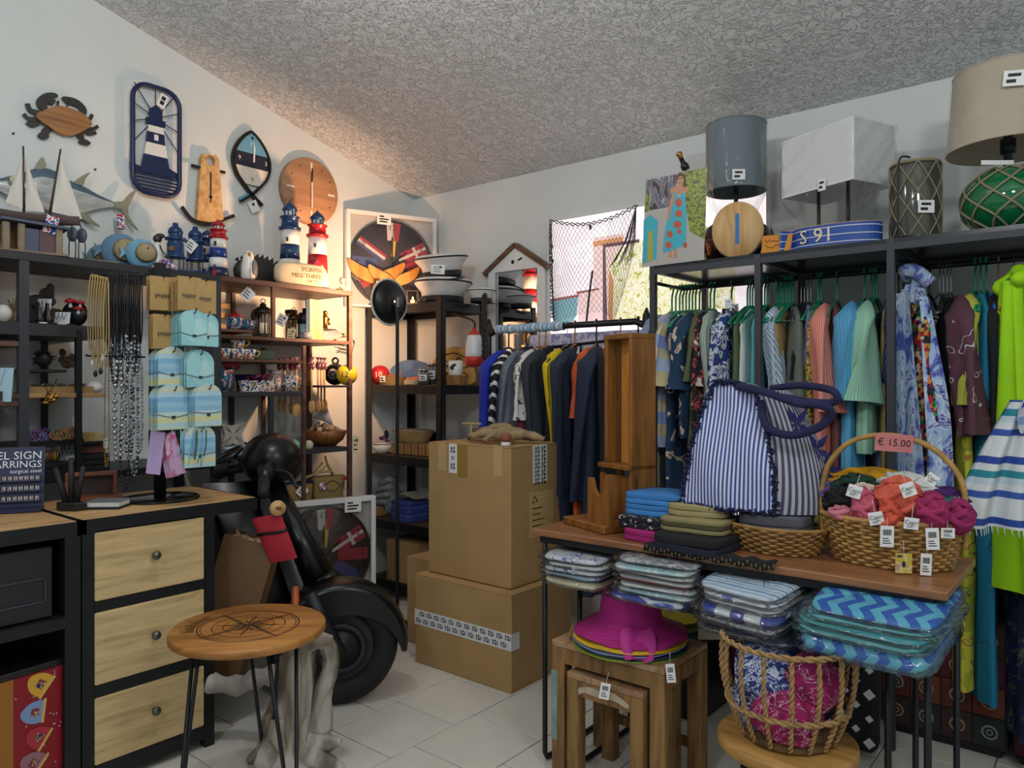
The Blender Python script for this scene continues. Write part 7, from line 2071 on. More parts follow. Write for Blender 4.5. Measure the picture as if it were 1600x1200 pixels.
G = [  # name, label, fx, L, W, T, mat, yaw, kw
 ('denim_shirt', 'pale denim blue shirt at the left end of the clothes rack', 1012, .62, .42, .06, DEN, .05, dict(sleeve=(.42, .06, .055, .10))),
 ('floral_dress', 'long beige and blue floral dress, leftmost long garment on the rack', 1020, 1.02, .40, .07, F_BEF, .0, dict(flare=1.15, seed=3)),
 ('patterned_shirt', 'beige shirt with pale blue bands and short sleeve at the left of the rack', 1026, .60, .46, .07, F_BEI, .16, dict(sleeve=(.25, .075, .10, .16), seed=2)),
 ('floral_dress', 'long navy floral dress right of the beige banded shirt', 1050, .98, .40, .06, F_NAV, .0, dict(seed=5, flare=1.1)),
 ('floral_shirt', 'navy floral short sleeved shirt with cream flowers', 1064, .55, .44, .06, F_NAV, .14, dict(sleeve=(.26, .07, .09, .14), seed=4)),
 ('olive_shirt', 'plain olive shirt squeezed behind the red floral one', 1081, .60, .42, .05, OLV, .1, dict(sleeve=(.22, .06, .06, .1), seed=6)),
 ('floral_shirt', 'dark shirt with small red flowers left of the striped shirt', 1086, .62, .42, .05, F_RED, .1, dict(sleeve=(.24, .06, .07, .1), seed=7)),
 ('striped_shirt', 'green and white vertically striped long shirt', 1096, .82, .42, .05, F_GST, .12, dict(sleeve=(.45, .055, .05, .06), seed=8)),
 ('green_skirt', 'dark green skirt clipped to a hanger in the middle of the left bay', 1114, .55, .36, .05, DKG, .25, dict(seed=9, neck=.15)),
 ('printed_blouse', 'blouse with blue and white print behind the olive green dress', 1122, .58, .44, .06, F_BPR, .1, dict(sleeve=(.40, .05, .07, .12), seed=10)),
 ('green_dress', 'plain olive green dress in the left bay of the rack', 1142, .85, .40, .06, OLG, .15, dict(seed=11, flare=1.1)),
 ('white_blouse', 'white blouse with pink hem beside the aqua dress', 1155, .54, .40, .05, WHC, .1, dict(seed=12, hem=PNK)),
 ('aqua_dress', 'aqua dress with embroidered flowers beside the second post', 1168, .72, .42, .06, F_AQU, .2, dict(seed=13, flare=1.15)),
 ('striped_shirt', 'pale blue and white diagonally striped shirt right of the second post', 1195, .74, .40, .05, F_BST, .15, dict(sleeve=(.36, .05, .05, .05), seed=14)),
 ('dotted_top', 'small tan top with a dotted edge behind the grey green dress', 1206, .42, .36, .05, TAN, .1, dict(seed=15)),
 ('grey_dress', 'wide plain grey green dress in the middle bay', 1219, .80, .44, .08, GRG, .42, dict(seed=16, flare=1.2, amp=.02)),
 ('lavender_dress', 'plain lavender dress behind the olive print dress', 1243, .78, .40, .06, LAV, .3, dict(seed=17)),
 ('strap_dress', 'black dress with thin straps between the grey and lavender dresses', 1238, .30, .36, .05, BLKC, .1, dict(seed=18, straps=True)),
 ('printed_dress', 'olive and yellow printed dress left of the coral blouse', 1258, .86, .40, .06, F_OLP, .12, dict(seed=19, flare=1.1)),
 ('wine_dress', 'wine red dress under the coral sleeve', 1286, .86, .40, .06, WINE, .3, dict(seed=21, flare=1.1)),
 ('coral_blouse', 'coral seersucker blouse with a wide short sleeve', 1276, .60, .42, .07, F_COR, .10, dict(sleeve=(.34, .07, .10, .10), seed=20)),
 ('blue_blouse', 'sky blue seersucker blouse with a wide short sleeve', 1318, .72, .44, .08, F_SKY, .12, dict(sleeve=(.30, .075, .11, .18), seed=22)),
 ('mint_blouse', 'mint green seersucker blouse beside the third post', 1342, .58, .44, .07, F_MIN, .14, dict(sleeve=(.30, .075, .12, .12), seed=23)),
 ('olive_trousers', 'dark olive trousers hanging behind the mint blouse', 1372, .95, .34, .05, DKO, .3, dict(seed=24)),
 ('lace_top', 'navy and white lace top close to the third post', 1368, .32, .36, .05, F_LACE, .25, dict(seed=25)),
 ('tan_dress', 'narrow tan dress hanging at the third post', 1374, .95, .30, .04, TAN, .05, dict(seed=26)),
 ('black_dress', 'plain black dress just right of the third post', 1424, 1.0, .30, .08, BLKC, .1, dict(seed=27, dy=.09)),
 ('brown_dress', 'dark olive brown dress behind the batik robe', 1410, 1.0, .30, .06, DKO, .1, dict(seed=28, dy=.09)),
 ('black_coat', 'long black coat behind the batik robe and the mosaic tunic', 1466, 1.0, .36, .08, BLKC, .1, dict(seed=30, dy=.06)),
 ('yellow_dress', 'long yellow green printed dress hanging down behind the table corner', 1492, 1.38, .34, .06, F_YEL, .2, dict(seed=34, flare=1.2)),
 ('blue_blouse', 'royal blue blouse between the batik robe and the maroon one', 1486, .40, .36, .05, RBL, .2, dict(seed=33)),
 ('maroon_blouse', 'maroon blouse printed with white rings on its sleeve', 1484, .50, .42, .06, F_MAR, .25, dict(sleeve=(.40, .065, .085, .06), seed=32)),
 ('yellow_blouse', 'plain yellow green blouse left of the teal dress', 1503, .46, .38, .05, YGR, .15, dict(sleeve=(.3, .06, .07, .06), seed=35)),
 ('teal_dress', 'long teal dress with black line drawing reaching below the table', 1520, 1.40, .36, .07, F_TEAL, .25, dict(seed=36, flare=1.25)),
 ('blue_dress', 'bright blue dress half hidden right of the teal dress', 1538, .9, .36, .05, SLB, .2, dict(seed=37)),
 ('black_jacket', 'plain black jacket between the blue and neon garments', 1548, .95, .40, .08, BLKC, .0, dict(seed=38, dy=.04, sleeve=(.5, .06, .05, .06))),
 ('dark_floral_dress', 'long dark navy floral dress at the right edge', 1566, 1.50, .46, .09, F_DNF, .35, dict(seed=39, dy=.03, flare=1.2)),
 ('black_trousers', 'long black trousers at the far right edge of the rack', 1600, 1.45, .40, .09, BLKC, .45, dict(seed=40)),
]
for (nm, lb, fx, L, W, T, mat, yaw, kw) in G:
 garment(nm, lb, gx(fx), HY - .02 + kw.pop('dy', 0), Zr, L, W, T, mat, yaw, **kw)
# hangers: those that carry the visible clothes and the tight bunches of green ones
hang = [('g', [1050, 1056, 1062, 1067, 1072, 1077, 1082, 1087, 1093], 'left bay bunch'), ('g', [1110, 1116], 'pair before the clipped skirt'), ('g', [1143], 'skirt hanger'), ('g', [1168, 1172, 1176], 'three at the second post'),
  ('g', [1186, 1190, 1195, 1200], 'four behind the second post'), ('g', [1214, 1217, 1221, 1224, 1228, 1231, 1235, 1239], 'dense middle bay bunch'), ('w', [1252, 1257, 1262, 1267], 'thin wire hangers over the black straps'),
  ('g', [1279, 1283], 'pair above the olive print dress'), ('g', [1308], 'single one of the coral blouse'), ('g', [1351], 'single one of the sky blue blouse'), ('g', [1361, 1366, 1370], 'three above the mint blouse'),
  ('b', [1404, 1412, 1430, 1452], 'black ones over the batik robe'), ('w', [1468, 1474, 1480, 1486], 'wire ones over the maroon blouse'), ('g', [1524, 1532, 1541], 'three above the teal dress'), ('o', [1560], 'wooden one beside the neon scarf'), ('w', [1584], 'wire one of the neon scarf')]
for kind, pxs, lb in hang:
 for k, p in enumerate(pxs):
  X = PY(p, 430, HY).x
  o = '%s of %d from the left, ' % (ORD[k], len(pxs)) if len(pxs) > 1 else ''
  hanger(X, HY, Zr, kind, '%s hanger, %s%s' % (NAMEH[kind], o, lb), random.uniform(-.05, .12), NAMEH[kind] + ' hangers on the clothes rack')
# clip skirt hanger bar
solo('clip_bar', MB().box(-.006, .006, -.13, .13, 0, .008).box(-.012, .012, -.12, -.095, -.03, .012).box(-.012, .012, .095, .12, -.03, .012), STEEL, 'steel clip bar holding the dark green skirt', 'hanger', (gx(1114) + .01, HY, Zr - .10), .25)
# batik robe: two open fronts over a mosaic tunic
xb = gx(1425, 3.05)
t = thing('batik_robe', 'open blue and white batik robe hanging at the third bay', 'robe', (xb, HY - .13, Zr - .09), R_(44))
def lapel(sg, seed):
 w = wob(seed)
 def f(u, v):
  y0 = sg * (.004 + (.06 if sg < 0 else .02) * v)
  y1 = sg * (.055 + (.14 if sg < 0 else .27) * v ** .75)
  y_ = y0 + (y1 - y0) * u
  return (.04 + .02 * w(u * 6, v) + .03 * math.sin(u * 11 + seed) * (.2 + v) - .03 * u, y_, (.03 if sg > 0 else .0) - (.80 if sg < 0 else .95) * v - .05 * u * (1 - v))
 b = MB().grid(f, 20, 20)
 b.grid(lambda u, v: tuple(Vector(f(u, v)) + Vector((-.012, 0, 0))), 20, 20)
 return b
obj('front_panel', lapel(-1, 3), F_BAT, t); obj('front_panel', lapel(1, 4), F_BAT, t)
obj('back_panel', MB().grid(lambda u, v: (-.05, (-.06 - .12 * v) * (1 - 2 * u), -.03 - .85 * v), 12, 8), F_BAT, t)
obj('collar', MB().tube(spath([(.04, -.05, .0), (.0, -.03, .045), (-.02, .02, .055), (.02, .06, .03)], 4), [.014] * 13, 8, flat=1.8), F_BAT, t)
garment('mosaic_tunic', 'multicoloured mosaic patterned tunic under the batik robe', xb - .01, HY - .115, Zr - .03, .66, .24, .06, F_MOS, R_(44), seed=50, flare=1.5)
# neon scarf
t = thing('neon_scarf', 'neon green scarf knotted over a wire hanger at the right', 'scarf', (gx(1580, 2.95), 2.98, Zr - .13), R_(34))
def ns(u, v):
 w = .035 + .16 * v ** 1.1
 a = 2 * PI * u
 return (.05 * math.sin(a) * (.6 + .4 * v) + .014 * math.sin(6 * a + 3) * (.25 + v), w * math.cos(a) + .05 * v, .02 - 1.02 * v)
obj('cloth', MB().grid(ns, 40, 16, True), NEON, t)
obj('knot', MB().tube(spath([(-.02, -.05, .01), (.03, -.03, .05), (.03, .04, .055), (-.01, .06, .01), (.04, .0, -.04), (.05, -.05, -.02)], 5), [.016 + .008 * math.sin(i * .9) for i in range(26)], 9), NEON, t)
# striped beach towel draped at the right edge, nearer than the rack
F_TOW = STR('striped_beach_towel', ['d8dcdc', '3a5aa8', 'd8dcdc', 'c3d2d8', '2f8a98', 'd8dcdc', '2a4a9c', 'd8dcdc', 'd8dcdc'], 5.6, 'Z', (0, .0, 0), .9, wob=.01)
F_TOW2 = STR('blue_stripe_fold', ['d8dce0', '3f6fb8', 'd8dce0', '2c4aa6', 'd8dce0', '8fb0d8', 'd8dce0'], 9, 'Y', (.6, 0, 0), .9, wob=.03)
q = PF(1552, 690, 2.15)
t = thing('beach_towel', 'white beach towel with blue and teal stripes draped at the right edge', 'towel', q, FACE - .25)
def bt_(u, v):
 w0, w1 = .045, .125
 w = w0 + (w1 - w0) * v
 x = -.0 + w * (2 * u - 1) + .10 * (1 - v) ** 1.3
 return (x, .022 * math.sin(u * 15) * (.4 + v) + .03 * (1 - v), .12 - .37 * v)
b = MB().grid(bt_, 36, 16).grid(lambda u, v: tuple(Vector(bt_(u, v)) + Vector((0, .006, 0))), 36, 16)
obj('hanging_end', b, F_TOW, t)
fr = MB()
for k in range(22):
 p = Vector(bt_(k / 21, 1)); fr.tube([p, p + Vector((.002, 0, -.02))], .0018, 4)
o = obj('fringe', fr, WHC, t); o['kind'] = 'stuff'
def fold(u, v):
 a = R_(20 + 150 * u)
 r = .20 - .08 * v
 return (.21 - r * math.cos(a) * .9, -.05 + .10 * v + .02 * math.sin(7 * u + 5 * v), -.02 + r * math.sin(a) * 1.15 + .02 * math.sin(9 * v))
obj('draped_fold', MB().grid(fold, 26, 14), F_TOW2, t)
obj('draped_fold', MB().grid(lambda u, v: tuple(Vector(fold(u * .8, v)) + Vector((.05, -.03 - .02 * math.sin(PI * u), -.06 - .05 * v))), 26, 14), BLOB('towel_blue_patch', [(0, '2a4fb0'), (.48, '3a62c0'), (.55, 'd8dce0')], 7, 1), t)
# ------------------------------------------------------------------ jackets on the middle garment rail
NVY = M('navy_coat', '1f2c42', .85, var=.08); SLT = M('slate_jacket', '2a333f', .85, var=.08); DNM = M('grey_denim', '67707c', .9, var=.15, vs=30); BURG = M('burgundy', '6d1f36', .85)
YLW = M('yellow_sleeve', 'd6b81c', .8); ORN = M('orange_sleeve', 'cf5a2c', .8); BRB = M('bright_blue_sleeve', '1630a8', .8); CRM = BLOB('white_print_sleeve', [(0, 'd9d8d2'), (.55, 'cfcfc9'), (.6, '4a4f58')], 30, 1)
ZEB = STR('black_white_sleeve', ['e0e0de', '14151a', '14151a'], 19, 'Z', (.5, 0, 0), .8, wob=.02)
NST = STR('navy_white_shoulder', ['1b2430', 'd6d8da', '1b2430'], 26, 'Y', (.6, 0, 0), .8)
J = [('blue_jacket', 'bright blue jacket at the left end of the garment rail', 764, .66, .44, .10, BRB, .10, dict(sleeve=(.56, .07, .055, .05))),
     ('striped_jacket', 'dark jacket with black and white zebra sleeve', 778, .62, .44, .09, SLT, .15, dict(sleeve=(.54, .06, .05, .02), slmat=ZEB)),
     ('denim_jacket', 'grey denim jacket with dark collar on the garment rail', 792, .60, .44, .09, DNM, .15, dict(sleeve=(.58, .065, .05, .02), collar=SLT)),
     ('printed_jacket', 'dark jacket with white printed sleeve and burgundy lining', 812, .60, .44, .09, BURG, .15, dict(sleeve=(.26, .065, .06, .05), slmat=CRM, collar=CRM)),
     ('slate_jacket', 'dark slate jacket beside the yellow sleeve', 822, .70, .46, .10, SLT, .22, dict(sleeve=(.58, .075, .06, .03), collar=BLKC)),
     ('yellow_sleeve_jacket', 'dark jacket with bright yellow sleeve', 856, .68, .44, .08, BLKC, .1, dict(sleeve=(.56, .05, .035, .0), slmat=YLW, collar=BLKC)),
     ('navy_jacket', 'navy jacket with white stripes on the shoulder', 868, .86, .48, .12, NVY, .25, dict(sleeve=(.60, .07, .06, .02), collar=NST, slmat=NVY)),
     ('orange_jacket', 'jacket with an orange sleeve between two navy coats', 902, 1.05, .42, .06, ORN, .1, dict(sleeve=(.24, .05, .04, .0), slmat=ORN)),
     ('navy_coat', 'long navy coat reaching below the wooden holder', 902, 1.15, .48, .12, NVY, .42, dict(sleeve=(.62, .075, .06, .02))),
     ('black_jacket', 'black padded jacket behind the wooden holder', 940, .7, .48, .12, BLKC, .3, dict(sleeve=(.56, .07, .06, .05), collar=BLKC)),
     ('dark_jacket', 'dark blue jacket at the right end of the garment rail', 968, .7, .46, .12, M('ink_blue', '22304a', .85), .3, dict(sleeve=(.56, .07, .06, .05), collar=BLKC))]
zg = GZ + .017
for k, (nm, lb, fx, L, W, T, mat, yaw, kw) in enumerate(J):
 x = PY(fx + 12, 600, 2.95).x
 garment(nm, lb, x, GY, zg, L, W, T, mat, yaw, seed=60 + k, amp=.012, **kw)
 hanger(x, GY, zg, 'o' if k in (3, 4, 6, 9) else ('w' if k % 2 else 'b'), '%s hanger of the %s' % (NAMEH['o' if k in (3, 4, 6, 9) else ('w' if k % 2 else 'b')], lb.split(' beside')[0].replace(' of the garment rail', ' of the rail').split(' reaching')[0]), yaw, 'hangers on the garment rail')
# ------------------------------------------------------------------ lamps and goods on top of the clothes rack
ZS = 1.817
def rt(px, Y): p = PY(px, 600, Y); return Vector((p.x, Y, ZS))
WRAP = CLEAR('shade_wrap', gl=.02, bs=.25, scale=8, rough=.15, mx_=.22)
def pricecard(b, T, w=.05, h=.045):
 b.m = 0; b.box(-w / 2, w / 2, -.001, .001, -h / 2, h / 2, T=T); b.m = 1
 b.box(-w * .3, w * .3, -.0018, -.001, h * .1, h * .3, T=T); b.box(-w * .35, w * .1, -.0018, -.001, -h * .3, -h * .08, T=T)
 b.m = 0
def shade_wrap(t, r, z0, z1, seed, sx=1, sy=1):
 w = wob(seed)
 def f(u, v):
  a = 2 * PI * u
  rr_ = (r + .004 + .004 * w(a * 2, v * 3)) if v < .7 else (r + .004) * (1 - (v - .7) * 1.4) + .01 * w(a * 3, v * 9)
  z = z1 - (z1 - z0) * v / .7 if v < .7 else z0 - .10 * (v - .7) / .3
  return (rr_ * math.cos(a) * sx, rr_ * math.sin(a) * sy, z)
 obj('plastic_wrap', MB().grid(f, 40, 18, True), WRAP, t)
# grey drum shade on a shiny copper dark base
p = rt(1150, 3.2)
t = thing('table_lamp', 'table lamp with grey drum shade and shiny dark copper base', 'lamp', p, FACE)
COP = M('dark_copper_mirror', '5a4038', .06, 1)
obj('base', MB().lathe([(.001, 0), (.11, 0), (.135, .02), (.158, .10), (.14, .17), (.09, .21), (.03, .225), (.02, .24), (.001, .24)], 36), COP, t)
obj('stem', MB().cyl((0, 0, .23), (0, 0, .42), .010, 10), BLK, t)
sh = MB().lathe([(.128, .34), (.130, .635)], 48); sh.f = sh.f[:-2]; sh.s = sh.s[:-2]; sh.mi = sh.mi[:-2]
obj('shade', sh, M('grey_shade', '6f7b82', .85), t)
for a, b in ((.13, .635), (.128, .34)): obj('shade_ring', MB().torus(a, .003, 48, 6, TR((0, 0, b))), M('grey_shade', '6f7b82', .85), t)
shade_wrap(t, .131, .335, .637, 11)
b = MB(); pricecard(b, TR((-.03, -.138, .38)), .055, .045); obj('price_tag', b, [PAPER, INK], t)
# white rectangular shade
q = rt(1333, 2.98)
t = thing('table_lamp', 'table lamp with long white rectangular shade wrapped in clear plastic', 'lamp', (q.x, 2.98, ZS), R_(-23))
W_, D_, z0, z1 = .34, .24, .255, .492
b = MB()
b.box(-W_, 0, -.002, 0, z0, z1); b.box(-W_, 0, D_ - .002, D_, z0, z1); b.box(-W_, -W_ + .002, 0, D_, z0, z1); b.box(-.002, 0, 0, D_, z0, z1)
obj('shade', b, M('white_shade', 'd9dbda', .8), t)
b = MB()
for a in ((-W_, 0, -.003, .003, z0), (-W_, 0, -.003, .003, z1 - .006), (-W_, 0, D_ - .003, D_ + .003, z1 - .006)):
 b.box(a[0], a[1], a[2], a[3], a[4], a[4] + .006)
b.box(-.003, .003, -.003, .003, z0, z1)
obj('shade_edge', b, M('white_shade_edge', 'e6e8e6', .6), t)
w = wob(21)
def wr(u, v):
 k = u * 4; i = int(k) % 4; f = k - int(k)
 c = [(-W_ - .006, -.006), (.006, -.006), (.006, D_ + .006), (-W_ - .006, D_ + .006)]
 x = c[i][0] + (c[(i + 1) % 4][0] - c[i][0]) * f; y = c[i][1] + (c[(i + 1) % 4][1] - c[i][1]) * f
 z = z1 + .004 - (z1 - z0 + .1) * v
 e = max(0, v - .74) / .26
 cx, cy = -W_ / 2, D_ / 2
 return (x + (cx - x) * .28 * e + .006 * w(u * 20, v * 8), y + (cy - y) * .28 * e + .006 * w(u * 17, v * 9), z + .012 * w(u * 14, 1) * e)
obj('plastic_wrap', MB().grid(wr, 64, 16, True), WRAP, t)
obj('stand', MB().cyl((-.24, .10, .01), (-.24, .10, .30), .007, 8), BLK, t); obj('stand', MB().cyl((-.10, .10, .01), (-.10, .10, .30), .007, 8), BLK, t)
obj('base', MB().box(-.30, -.04, .04, .16, 0, .012, .003), BLK, t)
b = MB(); pricecard(b, TR((-.13, -.014, .262)), .035, .045); obj('price_tag', b, [PAPER, INK], t)
# net covered grey glass cylinder lamp
p = rt(1430, 3.06)
t = thing('glass_lamp', 'grey glass cylinder lamp wrapped in rope net with a white price card', 'lamp', p, FACE)
obj('cylinder', MB().lathe([(.001, 0), (.078, 0), (.083, .012), (.083, .27), (.076, .29), (.05, .295), (.001, .295)], 32), M('smoky_glass', '4f5247', .12, .1, spec=.7), t)
NETR = M('lamp_net_rope', '8e8468', .85)
def netcyl(t, rfun, n, zs, r=.0028, nm='net_rope'):
 for s in (1, -1):
  for k in range(n):
   pts = []
   for i, z in enumerate(zs):
    a = 2 * PI * k / n + s * i * PI / n
    pts.append((rfun(z) * math.cos(a), rfun(z) * math.sin(a), z))
   obj(nm, MB().tube(spath(pts, 3), r, 5), NETR, t)
netcyl(t, lambda z: .086, 8, [.01 + .055 * i for i in range(6)])
obj('rim_rope', MB().torus(.08, .006, 30, 6, TR((0, 0, .288))), NETR, t)
obj('cable', MB().tube(spath([(-.05, -.06, .30), (-.09, -.06, .29), (-.10, -.07, .15), (-.10, -.07, .05), (-.11, -.09, .01), (-.07, -.10, .006), (-.10, -.11, .006)], 5), .0035, 6), BLK, t)
b = MB(); pricecard(b, TR((-.012, -.094, .115)), .058, .045); obj('price_tag', b, [PAPER, INK], t)
# beige drum shade on green glass float
p = rt(1575, 3.08)
t = thing('table_lamp', 'table lamp with beige drum shade on a green glass ball in rope net', 'lamp', p, FACE)
rb = .142
obj('glass_ball', MB().ball((0, 0, .115), (rb, rb, .118), 32, 18), M('green_glass_float', '0f6a3c', .05, 0, spec=.8), t)
netcyl(t, lambda z: rb * math.sqrt(max(.02, 1 - ((z - .115) / .12) ** 2)) + .004, 9, [.01, .05, .09, .13, .17, .205, .225], .0042)
obj('stem', MB().cyl((0, 0, .22), (0, 0, .36), .014, 12), BLK, t); obj('socket', MB().cyl((0, 0, .28), (0, 0, .33), .024, 14), BLK, t)
sh = MB().lathe([(.185, .295), (.165, .56)], 48); sh.f = sh.f[:-2]; sh.s = sh.s[:-2]; sh.mi = sh.mi[:-2]
obj('shade', sh, M('beige_shade', 'b5a994', .85), t)
for a, b in ((.165, .56), (.185, .295)): obj('shade_ring', MB().torus(a, .003, 48, 6, TR((0, 0, b))), M('beige_shade', 'b5a994', .85), t)
sw = MB(); w_ = wob(5)
sw.grid(lambda u, v: ((.171 + .020 * v + .003 * w_(u * 14, v * 4)) * math.cos(2 * PI * u), (.171 + .020 * v + .003 * w_(u * 14, v * 4)) * math.sin(2 * PI * u), .565 - .272 * v), 48, 10, True)
obj('plastic_wrap', sw, WRAP, t)
b = MB(); pricecard(b, TR((-.09, -.165, .475), (0, .1, -.5)), .06, .05); obj('price_tag', b, [PAPER, INK], t)
obj('lid_tag', MB().box(-.13, -.02, -.06, -.058, .225, .24), PAPER, t)
# pine disc, sign, blue boat
p = rt(1152, 2.955)
t = thing('wooden_disc', 'pale pine disc with blue slot standing before the grey lamp', 'ornament', p, R_(18))
T = TR((0, 0, .118), (PI / 2, 0, 0), (.88, 1, 1))
obj('disc', MB().lathe([(.001, .0), (.112, .0), (.117, -.006), (.117, -.03), (.001, -.03)], 48, T), PINE, t)
obj('painted_edge', MB().lathe([(.1175, -.03), (.1175, -.05), (.112, -.055), (.001, -.055)], 48, T), M('edge_blue', '2f73b4', .5), t)
obj('slot', MB().box(-.008, .008, -.0015, .001, .06, .185), M('edge_blue', '2f73b4', .5), t)
p = rt(1211, 2.925)
t = thing('price_sign', 'folded orange paper sign with handwriting at the front of the rack top', 'sign', p, R_(10))
OR = M('orange_paper', 'd08a2a', .7)
obj('card', MB().prism([(-.055, 0), (.055, 0), (.065, .075), (-.045, .072)], -.001, .001, TR((0, 0, 0), (PI / 2 - .2, 0, 0))), OR, t)
obj('card_back', MB().box(-.055, .055, .03, .032, 0, .07, 0, TR((0, 0, 0), (.2, 0, 0))), OR, t)
b = MB()
r_ = random.Random(2)
for row, n in ((.05, 7), (.028, 9)):
 pts = [(-.042 + .009 * k + .003 * r_.random(), -.003 + .2 * 0, row + r_.uniform(-.007, .008)) for k in range(n)]
 b.tube([(x, .018 * z / .09 - .003, z) for x, _, z in pts], .0012, 4)
obj('handwriting', b, M('pen_brown', '4a2d18', .6), t)
pa_, pb_ = rt(1222, 2.955), rt(1374, 2.955)
t = thing('wooden_fish_tray', 'wooden fish shaped tray with blue side lettered S 91 in white', 'tray', ((pa_.x + pb_.x) / 2, 2.965, ZS), R_(3))
hw = (pb_.x - pa_.x) / 2
plan = sp2([(-hw, -.03), (-hw * .78, .0), (-hw * .55, -.035), (-hw * .1, -.055), (hw * .45, -.055), (hw * .9, -.02), (hw, .03), (hw * .8, .075), (hw * .2, .10), (-hw * .4, .07), (-hw * .78, .03), (-hw, .06)], 4, True)
obj('body', MB().prism(plan, 0, .085), CW, t)
front = [q for q in plan[0:4 * 7 + 1]]
BLS = M('tray_blue', '1d4a9c', .5)
def side_strip(z0, z1, off):
 P = [Vector((x, y)) for x, y in front]; vs = []
 for i, q in enumerate(P):
  tt = (P[min(i + 1, len(P) - 1)] - P[max(i - 1, 0)]).normalized(); n = Vector((tt.y, -tt.x))
  e = q + n * off; vs += [(e.x, e.y, z0), (e.x, e.y, z1)]
 return MB().add(vs, [(2 * i, 2 * i + 2, 2 * i + 3, 2 * i + 1) for i in range(len(P) - 1)])
obj('painted_side', side_strip(.004, .082, .002), BLS, t)
obj('white_line', side_strip(.040, .0425, .003), PAPER, t); obj('white_line', side_strip(.0695, .072, .003), PAPER, t); obj('white_line', side_strip(.012, .0145, .003), PAPER, t)
obj('lettering', MB().text('91', .075, TR((-hw * .05, -.060, .042), (PI / 2, 0, 0))).text('S', .075, TR((-hw * .47, -.050, .042), (PI / 2, 0, -.35))), M('tray_letter', 'e8d9b8', .6), t)
# dark starfish like wall piece behind and lamp neck clip
solo('dark_star', MB().prism([(r * math.cos(a), r * math.sin(a)) for k in range(10) for r, a in [((.10, .042)[k % 2], PI / 2 + k * PI / 5)]], -.012, .012, TR((0, 0, .09), (PI / 2, 0, 0))), M('dark_rust', '3a2622', .5), 'dark rust coloured star ornament behind the grey lamp', 'ornament', rt(1205, 3.33), R_(20))
p = PY(1073, 262, 2.91)
t = thing('poster_clip', 'black and brass clip gripping the top of the photo poster', 'clip', (p.x, 2.905, p.z - .01), R_(20))
obj('neck', MB().lathe([(.016, 0), (.018, .02), (.010, .035), (.010, .05)], 14, TR((0, 0, 0), (0, -.4, 0))), BLK2, t)
obj('tip', MB().lathe([(.010, .05), (.010, .066), (.014, .07), (.012, .082), (.001, .084)], 14, TR((0, 0, 0), (0, -.4, 0))), GOLD, t)
obj('stand_rod', MB().cyl((0, .015, 0), (0, .015, -(p.z - .01 - ZS)), .004, 6), BLK, t)
# ------------------------------------------------------------------ on the long table
TZ = .801
HB = WOOD('holder_wood', '94602a', '7d4e20', '5f3a16', 'Z', 2.4, .4, 9)
p = PZ(932, 826, TZ)
t = thing('wooden_wall_rack', 'tall honey brown wooden rack with scooped bottle cradles standing on the table', 'rack', (p.x, p.y + .06, TZ), R_(-20))
obj('base', MB().box(-.12, .12, -.10, .09, 0, .026, .003), HB, t)
obj('back_board', MB().box(-.005, .115, .03, .05, .026, .18, .002), HB, t)
def cradle(x, y):
 out = [(-.05, 0), (.07, 0), (.07, .17), (.045, .17), (.045, .13)] + [(.010 + .035 * math.cos(a), .13 - .035 * math.sin(a)) for a in [PI * k / 8 for k in range(1, 8)]] + [(-.025, .13), (-.035, .15), (-.05, .15)]
 return MB().prism(out, -.009, .009, TR((x, y, .026), (PI / 2, 0, PI / 2 * 0)))
obj('cradle', cradle(-.05, .06), HB, t); obj('cradle', cradle(.05, -.07), HB, t)
fr = MB()
X0, X1, Y0, Y1, Z0_, Z1_ = -.035, .115, .02, .13, .22, .655
for a in ((X0, X0 + .016, Y0, Y1, Z0_, Z1_), (X1 - .016, X1, Y0, Y1, .0261, Z1_), (X0, X1, Y0, Y1, Z1_, Z1_ + .018), (X0 - .02, X1, Y0 - .015, Y1, Z0_ - .016, Z0_)):
 obj('frame_board', MB().box(*a, .002), HB, t)
obj('slat', MB().box(X0 + .035, X0 + .085, Y0 + .05, Y0 + .062, Z0_, Z1_, .001), ORNG, t)
obj('slat', MB().box(X0 + .016, X0 + .024, Y1 - .012, Y1, Z0_, Z1_), HB, t)
for k in range(6):
 obj('wire_rest', MB().tube([(X0 + .09, Y0 + .07, Z0_ + .05 + .07 * k), (X1 - .02, Y1 - .02, Z0_ + .05 + .07 * k)], .004, 6), M('grey_peg', '7d756a', .5), t)
# folded clothes
TW = [M('fold_blue', '3f86c8', .9, var=.08), M('fold_blue2', '3a79b8', .9)]
def tp(px, py, z=TZ): q = PZ(px, py, TZ); return Vector((q.x, q.y, z))
FB = BLOB('fold_black_white', [(0, '14151a'), (.55, '1a1b20'), (.6, 'b9b9bc')], 60, 2)
towel('magenta folded cloth at the bottom of the left pile on the table', tp(1026, 842), .17, .16, .035, [M('fold_magenta', 'a01f6a', .9, var=.1)], R_(-4), 'folded_cloth', 2, cat='cloth')
towel('black and white printed folded cloth above the magenta one', tp(1020, 838) + Vector((0, 0, .036)), .19, .17, .035, [FB], R_(3), 'folded_cloth', 2, cat='cloth')
towel('bright blue folded cloth on top of the left pile', tp(1030, 835) + Vector((0, .01, .072)), .20, .18, .07, TW, R_(8), 'folded_cloth', 4, cat='cloth')
towel('dark navy folded cloth below the khaki ones', tp(1090, 856), .22, .20, .045, [M('fold_navy', '191a2c', .9, var=.15), BLKC], R_(-3), 'folded_cloth', 2, cat='cloth')
towel('khaki folded cloth under the tote bag, lower one', tp(1092, 850) + Vector((0, .01, .046)), .21, .18, .04, [M('fold_khaki2', '8d8258', .9, var=.12), M('fold_olive2', '4e4a30', .9)], R_(2), 'folded_cloth', 3, cat='cloth')
